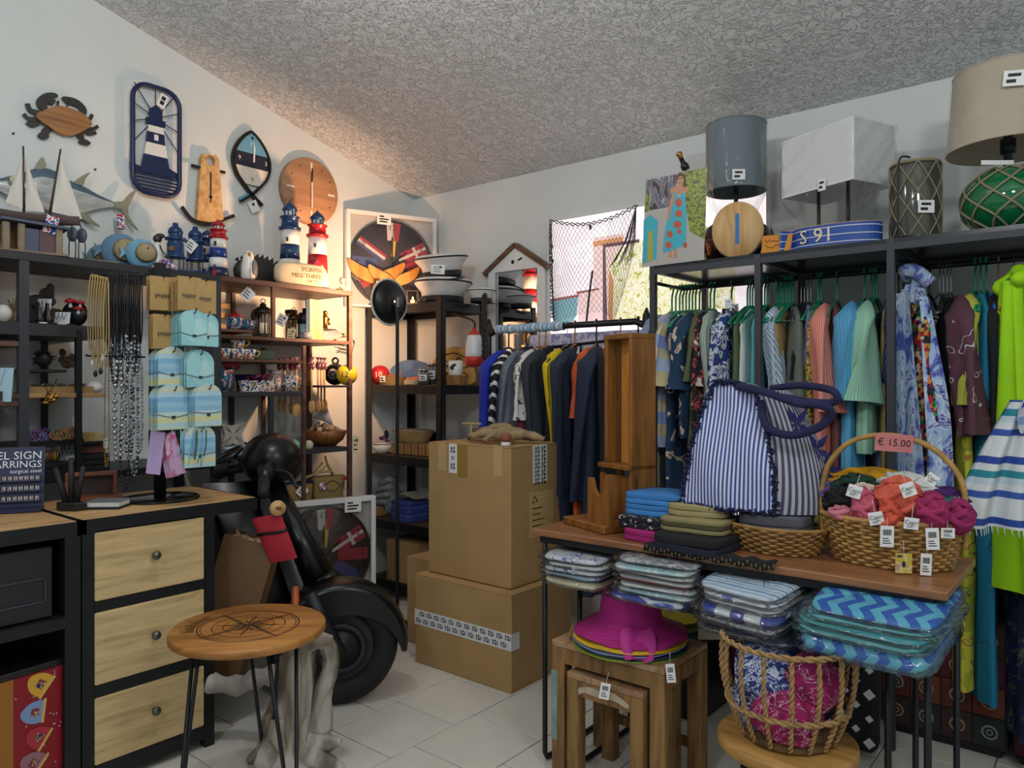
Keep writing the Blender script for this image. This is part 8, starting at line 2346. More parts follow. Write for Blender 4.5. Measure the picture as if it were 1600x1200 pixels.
towel('pale khaki folded cloth under the tote bag, upper one', tp(1092, 846) + Vector((0, .02, .087)), .19, .16, .035, [M('fold_khaki', '9d9266', .9, var=.08)], R_(12), 'folded_cloth', 2, cat='cloth')
t = thing('embroidered_runner', 'black cloth with metallic embroidered edge hanging over the table front', 'cloth', (tp(1100, 870).x, 2.033, TZ), 0)
def rn(u, v):
 return (-.20 + .40 * u, (.02 - .035 * min(1, v * 2)), .010 - .03 * max(0, v - .35) + .004 * math.sin(u * 40))
obj('cloth', MB().grid(rn, 40, 6).grid(lambda u, v: tuple(Vector(rn(u, v)) + Vector((0, .003, -.003))), 40, 6), BLKC, t)
b = MB()
for k in range(34):
 p_ = rn(k / 33, .9)
 b.ball((p_[0], p_[1] - .004, p_[2] + .006 * (k % 2)), (.004, .003, .006), 6, 5)
o = obj('embroidery', b, M('old_gold_thread', '6d6040', .4, .6), t); o['kind'] = 'stuff'
# weave helper
def weave(t, a, b_, h, rows, n, mat, flare=.2, r=.0055, z0=.0, wave=.006, power=1.0):
 """woven wall: stakes and rows of wicker, oval plan a x b"""
 for k in range(rows):
  v = (k + .5) / rows
  s = 1 + flare * v ** power
  pts = []
  m = n * 2
  for i in range(m):
   an = 2 * PI * i / m
   off = wave * (1 if (i // 1 + k) % 2 else -1)
   pts.append(((a * s + off) * math.cos(an), (b_ * s + off) * math.sin(an), z0 + h * v))
  obj('woven_row', MB().tube(spath(pts, 2, True), r, 5, True), mat, t)
 for i in range(n):
  an = 2 * PI * (i + .25) / n
  obj('stake', MB().tube([(a * math.cos(an), b_ * math.sin(an), z0), (a * (1 + flare * .5 ** power) * math.cos(an), b_ * (1 + flare * .5 ** power) * math.sin(an), z0 + h * .5), (a * (1 + flare) * math.cos(an), b_ * (1 + flare) * math.sin(an), z0 + h)], r * .8, 5), mat, t)
 obj('base', MB().lathe([(.001, z0), (.99, z0), (.99, z0 + .006), (.001, z0 + .006)], 28, TR((0, 0, 0), (0, 0, 0), (a, b_, 1))), mat, t)
WICK = M('wicker_tan', '9c7440', .6, var=.3, vs=25)
WICK2 = M('wicker_honey', 'b0874a', .6, var=.3, vs=25)
q = tp(1204, 863)
t = thing('oval_wicker_basket', 'low oval wicker basket under the striped tote bag', 'basket', (q.x, q.y + .045, TZ), 0)
weave(t, .115, .08, .075, 9, 18, WICK, .28, .0046)
obj('rim', MB().torus(1, .05, 40, 6, TR((0, 0, .077), (0, 0, 0), (.148, .103, .12))), WICK, t)
towel('grey folded cloth filling the low oval wicker basket', (q.x, q.y + .045, TZ + .05), .20, .13, .06, [M('fold_grey', '55565e', .9, var=.1)], 0, 'folded_cloth', 2, cat='cloth')
# striped tote bag
TST = STR('tote_stripes', ['d3d8e6', '414f96'], 82, 'X', (0, 0, 0), .9)
NAVF = M('navy_fringe', '22254a', .95, var=.2, vs=60)
SIDEP = BLOB('tote_side_print', [(0, '8a8a96'), (.53, '94949e'), (.57, '2a2c58'), (.66, '8f8f98'), (.72, 'b59a62')], 7, 1.5, .9, 1.2)
qb = tp(1140, 852)
t = thing('striped_tote_bag', 'large white and navy striped tote bag with navy rope handles and fringed edges', 'bag', (qb.x, qb.y + .02, TZ + .115), R_(2))
def tf(u, v):
 z = .385 * v
 xl = -.15 + .085 * v - .01 * math.sin(PI * v); xr = .15 - .085 * v ** 1.5 + .01 * math.sin(PI * v)
 x = xl + (xr - xl) * u
 return (x, -.055 + .06 * v - .03 * math.sin(PI * u) * math.sin(PI * min(1, v * 1.1 + .1)) + .006 * math.sin(9 * u + 7 * v), z + .012 * math.sin(PI * u) * (v > .9) - .02 * u * v)
fr_ = MB().grid(tf, 28, 24)
bv = [tf(i / 28, 0) for i in range(29)]
obj('front_panel', fr_, TST, t)
def tb(u, v):
 p_ = Vector(tf(u, v)); return (p_.x + .02, .11 - .03 * v + .02 * math.sin(PI * u), p_.z)
obj('back_panel', MB().grid(tb, 20, 16), SIDEP, t)
def tside(u, v):
 a, b_ = Vector(tf(1, v)), Vector(tb(1, v))
 p_ = a.lerp(b_, u); return (p_.x + (.17 - .05 * v) * math.sin(PI * .5 * u) ** 1.0 * (1 - .35 * u), p_.y, p_.z)
SST = STR('tote_side_stripe', ['b3b3bc', '4a4a5e'], 15, 'X', (0, 0, .12), .9, 'UV')
obj('side_panel', MB().grid(tside, 16, 20), SST, t)
for cx_, cz_, a_ in ((.6, .22, .3), (.7, .52, -.4), (.45, .72, .9), (.85, .35, .1)):
 b = MB()
 p_ = Vector(tside(cx_, cz_))
 for k in range(5):
  an = a_ + k * 2 * PI / 5
  d = Vector((math.cos(an) * .8, -.003, math.sin(an)))
  n_ = Vector((-d.z, 0, d.x))
  b.add([p_ + Vector((0, -.012, 0)) , p_ + d * .025 + n_ * .012 + Vector((0, -.012, 0)), p_ + d * .062 + Vector((0, -.012, 0)), p_ + d * .025 - n_ * .012 + Vector((0, -.012, 0))], [(0, 1, 2, 3)])
 obj('printed_leaf', b, M('tote_leaf', '2b2c66', .9), t)
obj('left_gusset', MB().grid(lambda u, v: tuple(Vector(tf(0, v)).lerp(Vector(tb(0, v)), u) + Vector((-.01 * math.sin(PI * u), 0, 0))), 8, 16), NAVF, t)
obj('bottom', MB().grid(lambda u, v: tuple(Vector(tf(u, 0)).lerp(Vector(tb(u, 0)), v)), 10, 4), NAVF, t)
def fringe(pts, nm='fringe'):
 b = MB(); r_ = random.Random(len(pts))
 for i in range(len(pts) - 1):
  for k in range(4):
   p_ = Vector(pts[i]).lerp(Vector(pts[i + 1]), k / 4)
   for m_ in range(2):
    d = Vector((r_.uniform(-1, 1), r_.uniform(-1.2, .2), r_.uniform(-.8, 1))).normalized()
    b.tube([p_, p_ + d * .014], .0032, 4)
 o = obj(nm, b, NAVF, t); o['kind'] = 'stuff'
fringe([tf(i / 14, 0) for i in range(15)]); fringe([tf(i / 14, 1) for i in range(15)]); fringe([tf(1, i / 18) for i in range(19)]); fringe([tf(0, i / 18) for i in range(19)])
hnd = spath([tf(.62, .98), (.12, -.05, .36), (.22, -.08, .33), (.29, -.09, .325), (.31, -.07, .30), (.27, -.06, .26), (.19, -.05, .235), (.12, -.04, .26), (.09, .0, .33)], 5)
obj('handle', MB().tube(hnd, .0125, 8), NAVF, t)
hnd = spath([tf(.80, .97), (.14, .04, .345), (.25, .0, .33), (.31, -.02, .335), (.30, -.02, .365), (.20, .04, .38), (.10, .06, .37)], 5)
obj('handle', MB().tube(hnd, .011, 8), NAVF, t)
# big wicker basket of rolled scarves
qc = tp(1384, 884)
bx_, by_ = qc.x, qc.y + .06
WB = t = thing('wicker_basket', 'oval wicker basket with tall arched handle holding rolled scarves', 'basket', (bx_, by_, TZ), R_(6))
weave(t, .145, .10, .125, 13, 22, WICK2, .22, .0052)
obj('rim', MB().torus(1, .05, 48, 6, TR((0, 0, .128), (0, 0, 0), (.18, .125, .16))), WICK2, t)
for o_ in (-.008, 0, .008):
 obj('handle', MB().tube(spath([(-.178, o_, .06), (-.18, o_, .16), (-.165, o_, .26), (-.10, o_, .335), (-.0, o_, .355), (.10, o_, .325), (.165, o_, .25), (.18, o_, .16), (.178, o_, .06)], 5), .0075, 7), WICK2, t)
b = MB().box(-.05, .05, -.0015, 0, -.022, .026)
b.mat(1); b.text('\u20ac 15.00', .028, TR((0, -.002, .002), (PI / 2, 0, 0)))
tagp = Matrix.Translation((bx_, by_, TZ)) @ Matrix.Rotation(R_(6), 4, 'Z') @ Vector((.012, -.045, .335))
PSG = solo('price_sign', b, [M('salmon_card', 'c97a78', .7), INK], 'salmon pink price card reading 15 euros on the basket handle', 'price sign', tagp, (0, R_(4), FACE - .1))
def scarf(lb, dx, dy, dz, rx, ry, rz, mat, seed, rot=0, ncat='scarf'):
 w = wob(seed)
 t = thing('rolled_scarf', lb, ncat, Matrix.Translation((bx_, by_, TZ)) @ Matrix.Rotation(R_(6), 4, 'Z') @ Vector((dx, dy, dz)), R_(6) + rot)
 def f(u, v):
  a = 2 * PI * u; b_ = -PI / 2 + PI * v
  c = math.cos(b_)
  k = 1 + .16 * w(a * 1.3 + b_ * 2, b_) + .08 * math.sin(5 * a + 6 * b_ + seed)
  return (rx * c * math.cos(a) * k, ry * c * math.sin(a) * k, rz * math.sin(b_) * (1 + .2 * w(a * 2, 3)))
 obj('cloth', MB().grid(f, 30, 18, True), mat, t)
 b = MB()
 for q in range(3):
  pts = []
  for i in range(11):
   u = .52 + .40 * i / 10
   v = .45 + .16 * q + .08 * math.sin(i * .7 + q * 2 + seed)
   pts.append(Vector(f(u, min(.95, v))) * 1.02)
  b.tube(spath(pts, 2), [.0035 + .006 * math.sin(PI * i / 20) for i in range(21)], 6)
 obj('fold', b, mat, t)
 return t
SC = lambda n, c: M('scarf_' + n, c, .9, var=.12, vs=9)
scarf('mustard yellow cloth spread at the back of the scarf basket', -.06, .05, .19, .15, .045, .06, SC('yellow', 'd79c14'), 1)
scarf('dark green rolled scarf at the back left of the basket', -.085, -.01, .205, .06, .035, .035, SC('green', '16382a'), 2)
scarf('white ruffled scarf at the back of the basket', .03, .03, .205, .085, .05, .042, SC('white', 'cfd0ca'), 3)
scarf('black rolled scarf at the left of the basket', -.12, -.03, .165, .05, .04, .04, SC('black', '121317'), 4)
scarf('pink rolled scarf at the left front of the basket', -.055, -.085, .155, .035, .035, .055, SC('pink', 'c05a6e'), 5)
scarf('cream rolled scarf above the pink one', -.06, -.05, .195, .04, .03, .025, SC('cream', 'c9b9a4'), 6)
scarf('large coral scarf at the front of the basket', .03, -.07, .185, .06, .045, .06, SC('coral', 'd2604a'), 7)
scarf('second coral scarf lower at the front centre of the basket', .01, -.105, .145, .03, .03, .045, SC('coral2', 'cc5640'), 8)
scarf('purple rolled scarf at the right back of the basket', .13, .03, .185, .055, .045, .03, SC('purple', '43205c'), 9)
scarf('teal printed scarf at the right of the basket', .15, -.02, .17, .04, .035, .025, BLOB('teal_print_scarf', [(0, '1f6a5c'), (.55, 'a8c8c0'), (.6, '1f5a50')], 40, 2), 10)
scarf('magenta scarf at the right front of the basket', .105, -.08, .16, .045, .04, .05, SC('magenta', 'a02a5c'), 11)
scarf('magenta scarf at the far right of the basket', .165, -.05, .15, .04, .035, .045, SC('magenta2', '94265a'), 12)
scarf('small pale pink scarf hanging at the left rim of the basket', -.11, -.075, .135, .04, .025, .02, SC('pale_pink', 'c87a86'), 13)
scarf('violet white scarf end behind the handle foot', -.155, -.0, .18, .025, .025, .03, SC('violet', '5a4a80'), 14)
# hanging labels of the basket
def hangtag(lb, px, py, F, w, h, kind, rot=0):
 q_ = PF(px, py, F)
 if F < 2:                     # lay the tag against the basket or the scarves
  best = None
  for k in range(140):
   p_ = PF(px, py, 1.5 + .005 * k) - Vector((bx_, by_, 0))
   low = p_.z < TZ + .125
   e = math.hypot(p_.x / (.186 if low else .20), p_.y / (.132 if low else .135))
   if best is None or e < best[0]: best = (e, k)
   if e < 1: break
  q_ = PF(px, py, 1.5 + .005 * best[1] - .012)
 b = MB(); b.box(-w / 2, w / 2, -.0008, .0008, -h / 2, h / 2)
 b.mat(1)
 if kind == 'bar':
  for k in range(11):
   b.box(-w * .33 + k * w * .06, -w * .33 + k * w * .06 + w * (.02 + .015 * (k % 3)), -.0014, -.0008, h * .05, h * .32)
  for k in range(3):
   b.box(-w * .33, w * (.1 + .1 * k), -.0014, -.0008, -h * (.12 + .11 * k), -h * (.08 + .11 * k))
 elif kind == 'name':
  b.text('Capri', w * .42, TR((0, -.0012, h * .08), (PI / 2, 0, 0)))
  b.box(-w * .3, w * .25, -.0014, -.0008, -h * .22, -h * .18); b.box(-w * .3, w * .1, -.0014, -.0008, -h * .34, -h * .30)
 elif kind == 'scarab':
  b.ball((0, 0, -h * .05), (w * .14, .0016, h * .2), 12, 8); b.box(-w * .4, -w * .1, -.0014, -.0008, h * .3, h * .4)
 b.mat(2)
 b.tube([(0, 0, h / 2), (.004, .012, h / 2 + .03)], .0008, 4)
 T = Euler((0, 0, FACE - .15)).to_matrix() @ Euler((0, rot, 0)).to_matrix()
 m0 = PAPER if kind != 'scarab' else BLOB('scarab_card', [(0, 'c9b34a'), (.5, 'd8cf7a'), (.56, 'c98a8a'), (.6, 'd8cf7a')], 40, 1)
 return solo('hang_tag', b, [m0, M('scarab_blue', '23305a', .4) if kind == 'scarab' else INK, WHC], lb, 'tag', q_, T.to_euler())
adopt(hangtag('square white brand tag on the cream scarf at the left', 1335, 768, 1.70, .037, .034, 'name', .3), WB)
adopt(hangtag('square white brand tag on the coral scarf in the middle', 1369, 810, 1.70, .037, .034, 'name', -.2), WB)
adopt(hangtag('square white brand tag on the magenta scarf', 1424, 818, 1.70, .036, .03, 'name', .1), WB)
adopt(hangtag('square white brand tag above the magenta scarf', 1419, 765, 1.72, .036, .036, 'name', -.35), WB)
adopt(hangtag('square white brand tag on the purple scarf', 1456, 749, 1.74, .03, .028, 'name', .6), WB)
adopt(hangtag('barcode label hanging at the left end of the basket', 1265, 846, 1.68, .036, .055, 'bar', -.05), WB)
adopt(hangtag('barcode label hanging below the coral scarf', 1386, 838, 1.68, .034, .056, 'bar', .02), WB)
adopt(hangtag('barcode label hanging below the right magenta scarf', 1457, 842, 1.70, .032, .056, 'bar', -.05), WB)
adopt(hangtag('barcode label hanging lowest at the right', 1447, 882, 1.68, .027, .056, 'bar', .04), WB)
adopt(hangtag('barcode label at the far right edge of the basket', 1481, 833, 1.72, .033, .026, 'bar', 0), WB)
adopt(hangtag('yellow card with a blue scarab on the basket', 1412, 880, 1.67, .041, .052, 'scarab', 0), WB)
adopt(hangtag('slim label hanging left of the basket handle', 1245, 790, 1.75, .018, .055, 'plain', .05), WB)
# ------------------------------------------------------------------ bagged towels on the lower table
FILM2 = CLEAR('bag_film', gl=.08, bs=.7, scale=16, rough=.12)
def bagged(lb, loc, w, d, h, mat, rot, sag=.0, group='bagged towels on the lower table'):
 t = thing('bagged_towel', lb, 'towel', loc, rot, group)
 wv = wob(int(abs(loc[0]) * 1000) + int(loc[2] * 997))
 def f(u, v, g=0.0):
  a = 2 * PI * u; sg = lambda x, e: math.copysign(abs(x) ** e, x)
  b_ = -PI / 2 + PI * v; k = sg(math.cos(b_), .35)
  x = (w / 2 + g) * sg(math.cos(a), .3) * k; y = (d / 2 + g) * sg(math.sin(a), .3) * k
  drop = sag * max(0, (-y / d + .1)) ** 1.5 * 2
  return (x, y, h / 2 + (h / 2 + g * .15) * sg(math.sin(b_), .5) + .0016 * wv(x * 40, y * 30) - drop)
 obj('cloth', MB().grid(lambda u, v: f(u, v), 32, 8, True), mat, t)
 obj('clear_bag', MB().grid(lambda u, v: tuple(Vector(f(u, v, .018)) + Vector((.004 * wv(u * 31, v * 3), .004 * wv(u * 27, v * 5), .001 + .003 * wv(u * 50, v * 9)))), 40, 8, True), FILM2, t)
S1 = BLOB('bag_white_blue', [(0, 'c9d3e0'), (.44, 'd9dde0'), (.56, '6d7fc0'), (.6, 'd9dde0')], 22, 1)
S2 = STR('bag_blue_stripe', ['6fa6d0', 'd4dbe0', '9fc0d8', 'd9dde0'], 30, 'Y')
S3 = STR('bag_cream', ['d2caa8', 'c9c2a2'], 20, 'X')
S4 = STR('bag_orange', ['c95a3c', 'd4dde0', 'c95a3c'], 40, 'Z', wob=.01)
S5 = BLOB('bag_aqua_white', [(0, 'a4cdd0'), (.5, 'd4dedd'), (.6, 'a4cdd0')], 14, 1)
S6 = BLOB('bag_blue_wave', [(0, '3a4aa6'), (.46, 'c9d8dc'), (.54, '3a4aa6'), (.6, 'a9cdd2')], 9, 1, .85, .4)
S7 = M('bag_white', 'd6d8d8', .85, var=.05); S8 = STR('bag_blue_check', ['3a4ba4', 'd6dcdd'], 11, 'X', wob=.03); S9 = M('bag_dark', '252b3a', .85)
S10 = STR('bag_chevron', ['1f62b8', '5fb8d0'], 20, 'X', (0, 0, 0), .85, zig=('Y', .045, 14)); S11 = M('bag_turquoise', '4fb0b8', .85, var=.08); S12 = M('bag_aqua', '6fbcc0', .85, var=.1); S13 = BLOB('bag_grey_print', [(0, '8a8d92'), (.5, 'b9bcbe'), (.6, '6d7076')], 40, 2)
ZL = .647
def stack(px, items, w, d, Yc, base_z, rot, lbl, sag=.004):
 z = base_z
 X = PY(px, 600, Yc - d / 2).x
 for k, (m, h, n) in enumerate(items):
  bagged('%s bagged towel, %s from the bottom of the %s stack' % (n, ORD[k], lbl), (X + random.uniform(-.012, .012), Yc + random.uniform(-.016, .012), z), w * random.uniform(.94, 1.02), d, h, m, rot + random.uniform(-.09, .09), sag)
  z += h + .0035
stack(884, [(S3, .02, 'cream'), (S2, .013, 'blue striped'), (S1, .015, 'white and blue'), (S7, .012, 'white'), (S1, .018, 'pale blue printed')], .225, .30, 2.13, ZL, R_(3), 'far left')
stack(1010, [(S6, .02, 'blue and aqua'), (S5, .016, 'aqua and white'), (S7, .012, 'white'), (S4, .018, 'orange striped'), (S7, .012, 'thin white'), (S5, .013, 'pale aqua'), (S13, .016, 'grey printed')], .265, .30, 2.115, ZL, R_(2), 'second')
stack(1163, [(S9, .012, 'dark grey'), (S13, .02, 'grey printed'), (S8, .028, 'blue and white checked'), (S7, .012, 'white'), (S1, .013, 'white and blue'), (S2, .014, 'blue striped')], .255, .32, 2.10, ZL, R_(-6), 'third', .03)
stack(1352, [(STR('bag_chevron_front', ['1f62b8', '5fb8d0'], 20, 'X', (0, 0, 0), .85, zig=('Z', .028, 16)), .05, 'tall blue chevron'), (S12, .014, 'aqua'), (S11, .018, 'turquoise'), (S12, .012, 'thin aqua'), (S10, .018, 'small chevron')], .31, .34, 2.09, ZL, R_(-4), 'right hand', .03)
card('price_tag', 'white label on the cream bagged towel at the far left', 902, 890, -1.36, .035, .028, 0)
# ------------------------------------------------------------------ stools, hats, rope basket, cushions, chests
def stool(lb, x0, x1, y0, y1, z, lw, extra=True):
 t = thing('nesting_stool', lb, 'stool', ((x0 + x1) / 2, (y0 + y1) / 2, 0))
 w, d = (x1 - x0) / 2, (y1 - y0) / 2
 n = 3
 for k in range(n):
  obj('seat_plank', MB().box(-w + 2 * w * k / n + .0006, -w + 2 * w * (k + 1) / n - .0006, -d, d, z - .02, z - .0005 * (k % 2), .002), WOOD('worn_lit_seat_wood', 'b08a66', '94704e', '6d4f34', 'Y', 2, .6, 7), t)  # paler seat: wear plus light from above, both put into the colour
 for sx in (-1, 1):
  for sy in (-1, 1):
   x, y = sx * (w - lw / 2), sy * (d - lw / 2)
   m = M('teal_worn_paint', '7d9a92', .7, var=.25, vs=14) if (sx < 0 and sy < 0 and extra) else OLDW
   obj('leg', MB().box(x - lw / 2, x + lw / 2, y - lw / 2, y + lw / 2, 0, z - .0205, .002), OLDW, t)
   if m is not OLDW:
    obj('paint_patch', MB().box(x - lw / 2 - .001, x - lw / 2 + .022, y - lw / 2 - .001, y + lw / 2, .12, z - .10), m, t)
 rl = .05
 for sy in (-1, 1):
  obj('rail', MB().box(-w + lw, w - lw, sy * (d - .012) - .011, sy * (d - .012) + .011, z - .021 - rl, z - .021, .002), OLDW, t)
  if extra: obj('stretcher', MB().box(-w + lw, w - lw, sy * (d - lw / 2) - .01, sy * (d - lw / 2) + .01, .10, .13, .002), OLDW, t) if sy > 0 else None
 for sx in (-1, 1):
  obj('rail', MB().box(sx * (w - .012) - .011, sx * (w - .012) + .011, -d + lw, d - lw, z - .021 - rl, z - .021, .002), OLDW, t)
 return t
stool('reclaimed wood stool with worn teal paint under the table, carrying the hats', -1.466, -1.05, 2.0, 2.30, .45, .05)
s2 = stool('smaller reclaimed wood stool nested inside the larger one', -1.395, -1.115, 1.985, 2.24, .365, .045, False)
obj('peeling_paint', MB().prism(sp2([(-.09, .0), (-.04, .012), (.0, .006), (.03, .016), (.09, -.004), (.085, -.02), (.04, -.008), (-.02, -.014), (-.07, -.012), (-.09, -.022)], 3, True), 0, .0012, TR((0, -.1285, .325), (PI / 2, 0, 0))), M('peeling_cream', 'b5a48c', .7, var=.2, vs=30), s2)
q = (-1.245, 2.135)
HATC = lambda n, c: STR('hat_' + n, [c, tuple(x * .82 for x in lin(tuple(int(c[i:i + 2], 16) / 255 for i in (0, 2, 4))))], 160, 'Z', (0, 0, 0), .8)
def hat(lb, z, r, mat, crown, loc=q, tilt=0, group=None):
 t = thing('sun_hat', lb, 'hat', (loc[0], loc[1], z), (tilt, 0, 0), group)
 w = wob(int(z * 1000))
 def f(u, v):
  a = 2 * PI * u
  pr = [(r, 0), (r * .8, .018), (r * .60, .034), (r * .56, .05), (r * .53, .09), (r * .50, .125), (r * .42, .145), (r * .2, .152), (.001, .153)]
  if not crown: pr = [(r, 0), (r * .85, .010), (r * .7, .02), (r * .6, .03), (r * .56, .036)]
  k = v * (len(pr) - 1); i = min(int(k), len(pr) - 2); s = k - i
  rr_ = pr[i][0] + (pr[i + 1][0] - pr[i][0]) * s; zz = pr[i][1] + (pr[i + 1][1] - pr[i][1]) * s
  e = max(0, (rr_ / r - .6) / .4)
  return (rr_ * math.cos(a), rr_ * math.sin(a), zz + .008 * w(a, 1) * e * (1 if crown else .4))
 obj('brim_and_crown' if crown else 'brim', MB().grid(f, 44, 20 if crown else 6, True), mat, t)
 obj('edge', MB().tube([f(i / 44, 0) for i in range(44)], .0022, 5, True), mat, t)
 return t
HL = [('lime green', '9ab83c', .0), ('dark blue', '2f3c5a', .0), ('pale blue', '8a9cc4', .0), ('yellow', 'd9ad22', .0)]
for k, (n, c, _) in enumerate(HL):
 hat('%s sun hat brim, %s from the bottom of the stack on the stool' % (n, ORD[k]), .452 + .010 * k, .185 - .002 * (k % 2), HATC(n.replace(' ', '_'), c), False, (q[0] + .004 * (k % 2), q[1] - .004 * k), 0, 'sun hats stacked on the stool')
h = hat('magenta sun hat with tall crown on top of the hat stack', .494, .183, HATC('magenta', 'b01f7c'), True, (q[0], q[1]))
obj('bow', MB().grid(lambda u, v: (.085 * (u - .5) * (1 + .3 * math.sin(PI * v)), -.125 - .07 * v - .008 * math.sin(u * 9), .045 - .075 * v ** 1.5 + .006 * math.sin(7 * u)), 10, 8), M('bow_magenta', 'b52a84', .7), h, None, None, (0, 0, R_(38)))
solo('yellow_ribbon', MB().grid(lambda u, v: (.035 * (u - .5), -.004 - .01 * v, -.035 * v + .004 * math.sin(8 * u)), 8, 4), M('ribbon_yellow', 'd8c24a', .7), 'short yellow ribbon at the left of the hat stack', 'ribbon', (q[0] - .165, q[1] - .09, .492), R_(-55))
adopt(hangtag('white tag hanging on a string before the smaller stool', 945, 1080, 2.29, .03, .05, 'bar', .15), s2)
adopt(hangtag('white tag hanging at the right corner of the stool', 1048, 1052, 2.18, .026, .055, 'bar', -.1), s2)
# yellow and teal hats further back seen between the table legs
for k, (n, c) in enumerate((('teal', '2a5a5c'), ('olive', '5a6a2a'), ('yellow', 'b8a428'))):
 hat('%s hat %s in the shadow behind the table legs' % (n, ['at the bottom', 'in the middle', 'at the top'][k]), .30 + .03 * k, .15, HATC('back_' + n, c), k == 2, (-1.42, 2.78), 0, 'hats in the shadow behind the table')
solo('black_crate', MB().box(-.18, .18, -.14, .14, 0, .298, .004), BLK2, 'black crate under the shadowed hats', 'crate', (-1.42, 2.79, 0))
# round stool with rope basket
rs = PZ(1229, 1150, .36); rs = Vector((rs.x, rs.y, 0))
t = thing('round_stool', 'round pale wooden stool on black legs under the table front', 'stool', rs, 0)
obj('seat', MB().lathe([(.001, .33), (.172, .33), (.178, .335), (.178, .355), (.172, .36), (.001, .36)], 48), WOOD('stool_oak', 'b98c4c', 'a07438', '7d5626', 'X', 2, .5, 7), t)
for k in range(4):
 a = PI / 4 + k * PI / 2
 obj('leg', MB().cyl((.11 * math.cos(a), .11 * math.sin(a), .332), (.15 * math.cos(a), .15 * math.sin(a), 0), .011, 10), BLK, t)
t = thing('rope_basket', 'open basket of thick twisted rope holding cushions on the round stool', 'basket', (rs.x, rs.y + .005, .3615), 0)
def brad(z): return .105 + .065 * math.sin(PI * min(1, (z + .02) / .27) * .62)
HB_ = .262
def twisted(pts, r, nm):
 path = spath(pts, 10)
 b = MB()
 for s in range(2):
  pp = []
  k = len(path)
  for i, p_ in enumerate(path):
   tt = (path[min(i + 1, k - 1)] - path[max(i - 1, 0)]).normalized()
   up = Vector((0, 0, 1)) if abs(tt.z) < .8 else Vector((p_.x, p_.y, 0)).normalized()
   n = tt.cross(up).normalized(); b2 = tt.cross(n)
   a = i * .9 + s * PI
   pp.append(p_ + (n * math.cos(a) + b2 * math.sin(a)) * r * .55)
  b.tube(pp, r * .62, 5)
 return obj(nm, b, ROPE, t)
for k in range(16):
 a = 2 * PI * k / 16
 twisted([(brad(z) * math.cos(a), brad(z) * math.sin(a), z) for z in (.008, .05, .1, .15, .2, HB_)], .0065, 'upright_rope')
for z, nm in ((.095, 'ring_rope'), (HB_, 'ring_rope')):
 twisted([(brad(z) * math.cos(a) * 1.01, brad(z) * math.sin(a) * 1.01, z) for a in [2 * PI * k / 12 for k in range(13)]], .0075, nm)
obj('base_mat', MB().lathe([(.001, 0), (.115, 0), (.118, .01), (.112, .02), (.001, .014)], 32), M('palm_mat', '6d5230', .8, var=.3, vs=20), t)
def cushion(lb, dx, dy, z, s, th, mat, rot):
 t = thing('cushion', lb, 'cushion', (rs.x + dx, rs.y + .005 + dy, .3615 + z), rot)
 def f(u, v):
  a = 2 * PI * u; b_ = -PI / 2 + PI * v; c = math.cos(b_)
  sg = lambda x, e: math.copysign(abs(x) ** e, x)
  k = 1 + .03 * math.sin(7 * a)
  return (s * c ** .5 * sg(math.cos(a), .7) * k, s * c ** .5 * sg(math.sin(a), .7) * k, th * math.sin(b_))
 obj('cover', MB().grid(f, 32, 14, True), mat, t)
 obj('piping', MB().tube([Vector(f(i / 40, .5)) * 1.005 for i in range(40)], .003, 5, True), mat, t)
CBW = BLOB('blue_white_damask', [(0, '23306e'), (.44, '3a4a8e'), (.48, 'c9d0e0'), (.53, '2c3a7c'), (.58, 'd2d8e4'), (.62, '2a3778')], 34, 2, .85, 1.2)
CNV = BLOB('navy_damask', [(0, '1d2340'), (.48, '4a5478'), (.54, '232a4a'), (.6, '5a6486')], 34, 2, .85, 1.2)
CMG = BLOB('magenta_damask', [(0, '9a1a58'), (.47, '8a164e'), (.505, 'd8b8c8'), (.535, 'a01c5c'), (.6, '7d1448')], 30, 2, .85, 1.4)
cushion('blue and white damask cushion upright at the back left of the rope basket', -.055, .035, .265, .072, .048, CNV, (1.25, 0, .3))
cushion('blue and white damask cushion in the middle of the rope basket', -.045, -.02, .16, .085, .052, CBW, (.9, .2, .5))
cushion('pale blue damask cushion low at the left of the rope basket', -.075, -.02, .07, .065, .042, CBW, (.7, -.3, .9))
cushion('magenta damask cushion at the front of the rope basket', .015, -.05, .085, .085, .055, CMG, (.6, .25, .2))
cushion('second magenta damask cushion at the right of the rope basket', .07, .005, .16, .07, .05, CMG, (.5, .7, .1))
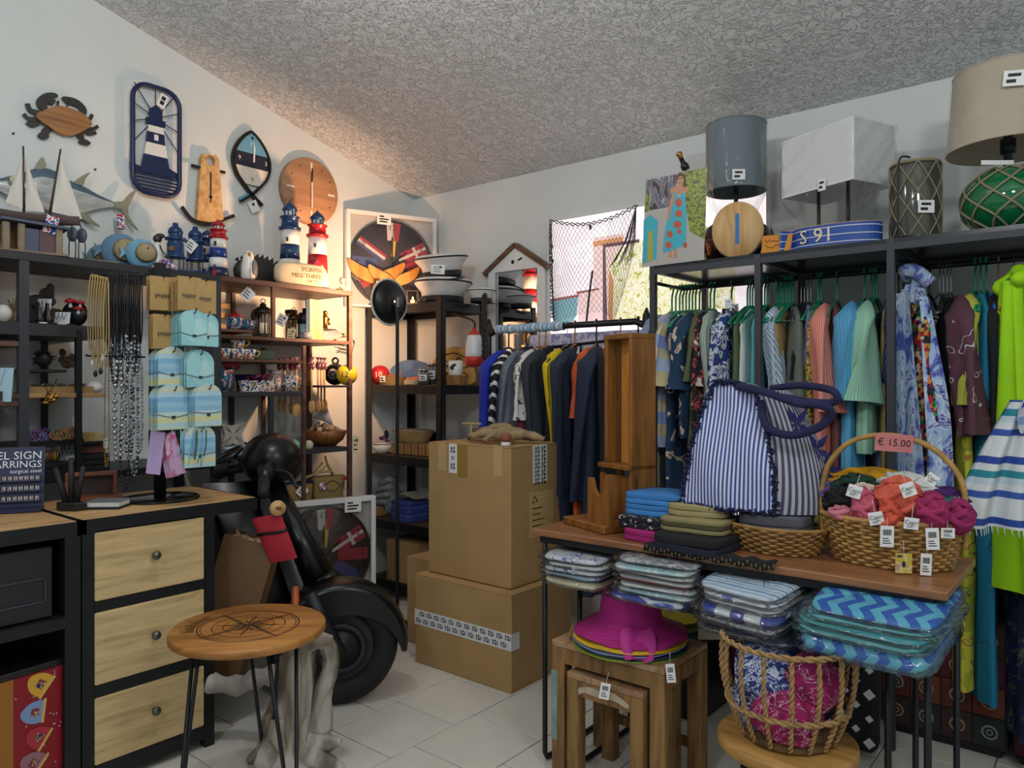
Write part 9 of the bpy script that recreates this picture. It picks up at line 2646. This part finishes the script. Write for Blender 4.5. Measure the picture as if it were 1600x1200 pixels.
# chests with patchwork cloth behind
PATCH = CELL('patchwork_rug', [(0, '5a2420'), (.25, '3a2c26'), (.45, '4a1e2c'), (.62, '6d3226'), (.8, '2e2c2c')], 9, .9, 'CHEBYCHEV', rnd=.12)
RING = M('patch_ring', '9a7a66', .9)
for k, (x0, x1, lb) in enumerate(((-1.30, -.90, 'leftmost'), (-.70, -.30, 'middle'), (-.285, .12, 'rightmost'))):
 t = thing('patchwork_chest', '%s low chest covered in dark red patchwork cloth behind the table' % lb, 'chest', ((x0 + x1) / 2, 3.05, .03), 0)
 w, h_, d = (x1 - x0) / 2, .44, .15
 obj('body', MB().box(-w, w, 0, d * 2, 0, h_, .006), M('chest_dark', '2a1c1a', .9), t)
 ps = .098
 for i in range(int(2 * w / ps)):
  for j in range(4):
   c = ['5f2a24', '3a2c28', '4f2030', '6d3828', '2c3030', '5a1e26'][(i * 3 + j * 5 + k) % 6]
   x_, z_ = -w + .006 + ps * i, .01 + .105 * j
   obj('patch', MB().box(x_, x_ + ps - .005, -.004, .0, z_, z_ + .10), M('patch_' + c, c, .95, var=.15, vs=40), t)
   rg = MB().torus(.022, .004, 14, 5, TR((x_ + ps / 2, -.005, z_ + .05), (PI / 2, 0, 0))).torus(.009, .003, 10, 5, TR((x_ + ps / 2, -.005, z_ + .05), (PI / 2, 0, 0)))
   o = obj('patch_motif', rg, [RING, M('patch_ring2', '7d8a80', .9)][(i + j) % 2], t); o['kind'] = 'stuff'
 obj('plinth', MB().box(-w + .02, w - .02, .02, d * 2 - .02, -.03, 0), BLK2, t)
# black and white diamond bag behind the rope basket
t = thing('diamond_bag', 'black bag with white diamond pattern on the floor behind the rope basket', 'bag', (-.80, 2.80, 0), R_(6))
obj('body', MB().box(-.15, .15, -.05, .05, .02, .52, .02), BLKC, t)
for i in range(7):
 for j in range(11):
  if (i + j) % 2: continue
  s_ = .014 if j % 4 else .02
  obj('diamond', MB().prism([(0, -s_), (s_, 0), (0, s_), (-s_, 0)], 0, .0015, TR((-.126 + .042 * i, -.0505, .06 + .042 * j), (PI / 2, 0, 0))), WHC, t)
# cream paper sheet hanging in the shadow
q_ = PF(1113, 975, 2.62)
solo('paper_sheet', MB().box(-.05, .05, -.001, .001, -.055, .055).mat(1).box(-.035, .03, -.0016, -.001, .02, .023).box(-.035, .02, -.0016, -.001, .0, .003).box(-.035, .03, -.0016, -.001, -.02, -.017), [M('cream_sheet', 'b5ad96', .8), M('faint_print', '8a826e', .8)], 'cream printed paper sheet hanging in the shadow under the table', 'paper', q_, FACE)
t = thing('display_crate', 'pale printed box in the shadow behind the left table legs', 'box', (-1.50, 3.02, .38), 0)
obj('box', MB().box(-.06, .09, -.03, .03, 0, .12, .003), M('pale_print_box', 'a59a80', .8), t); obj('print', MB().box(.015, .025, -.0315, -.03, .04, .08), INK, t)
obj('support', MB().box(-.06, .09, -.03, .03, -.38, 0, .003), BLK2, t)
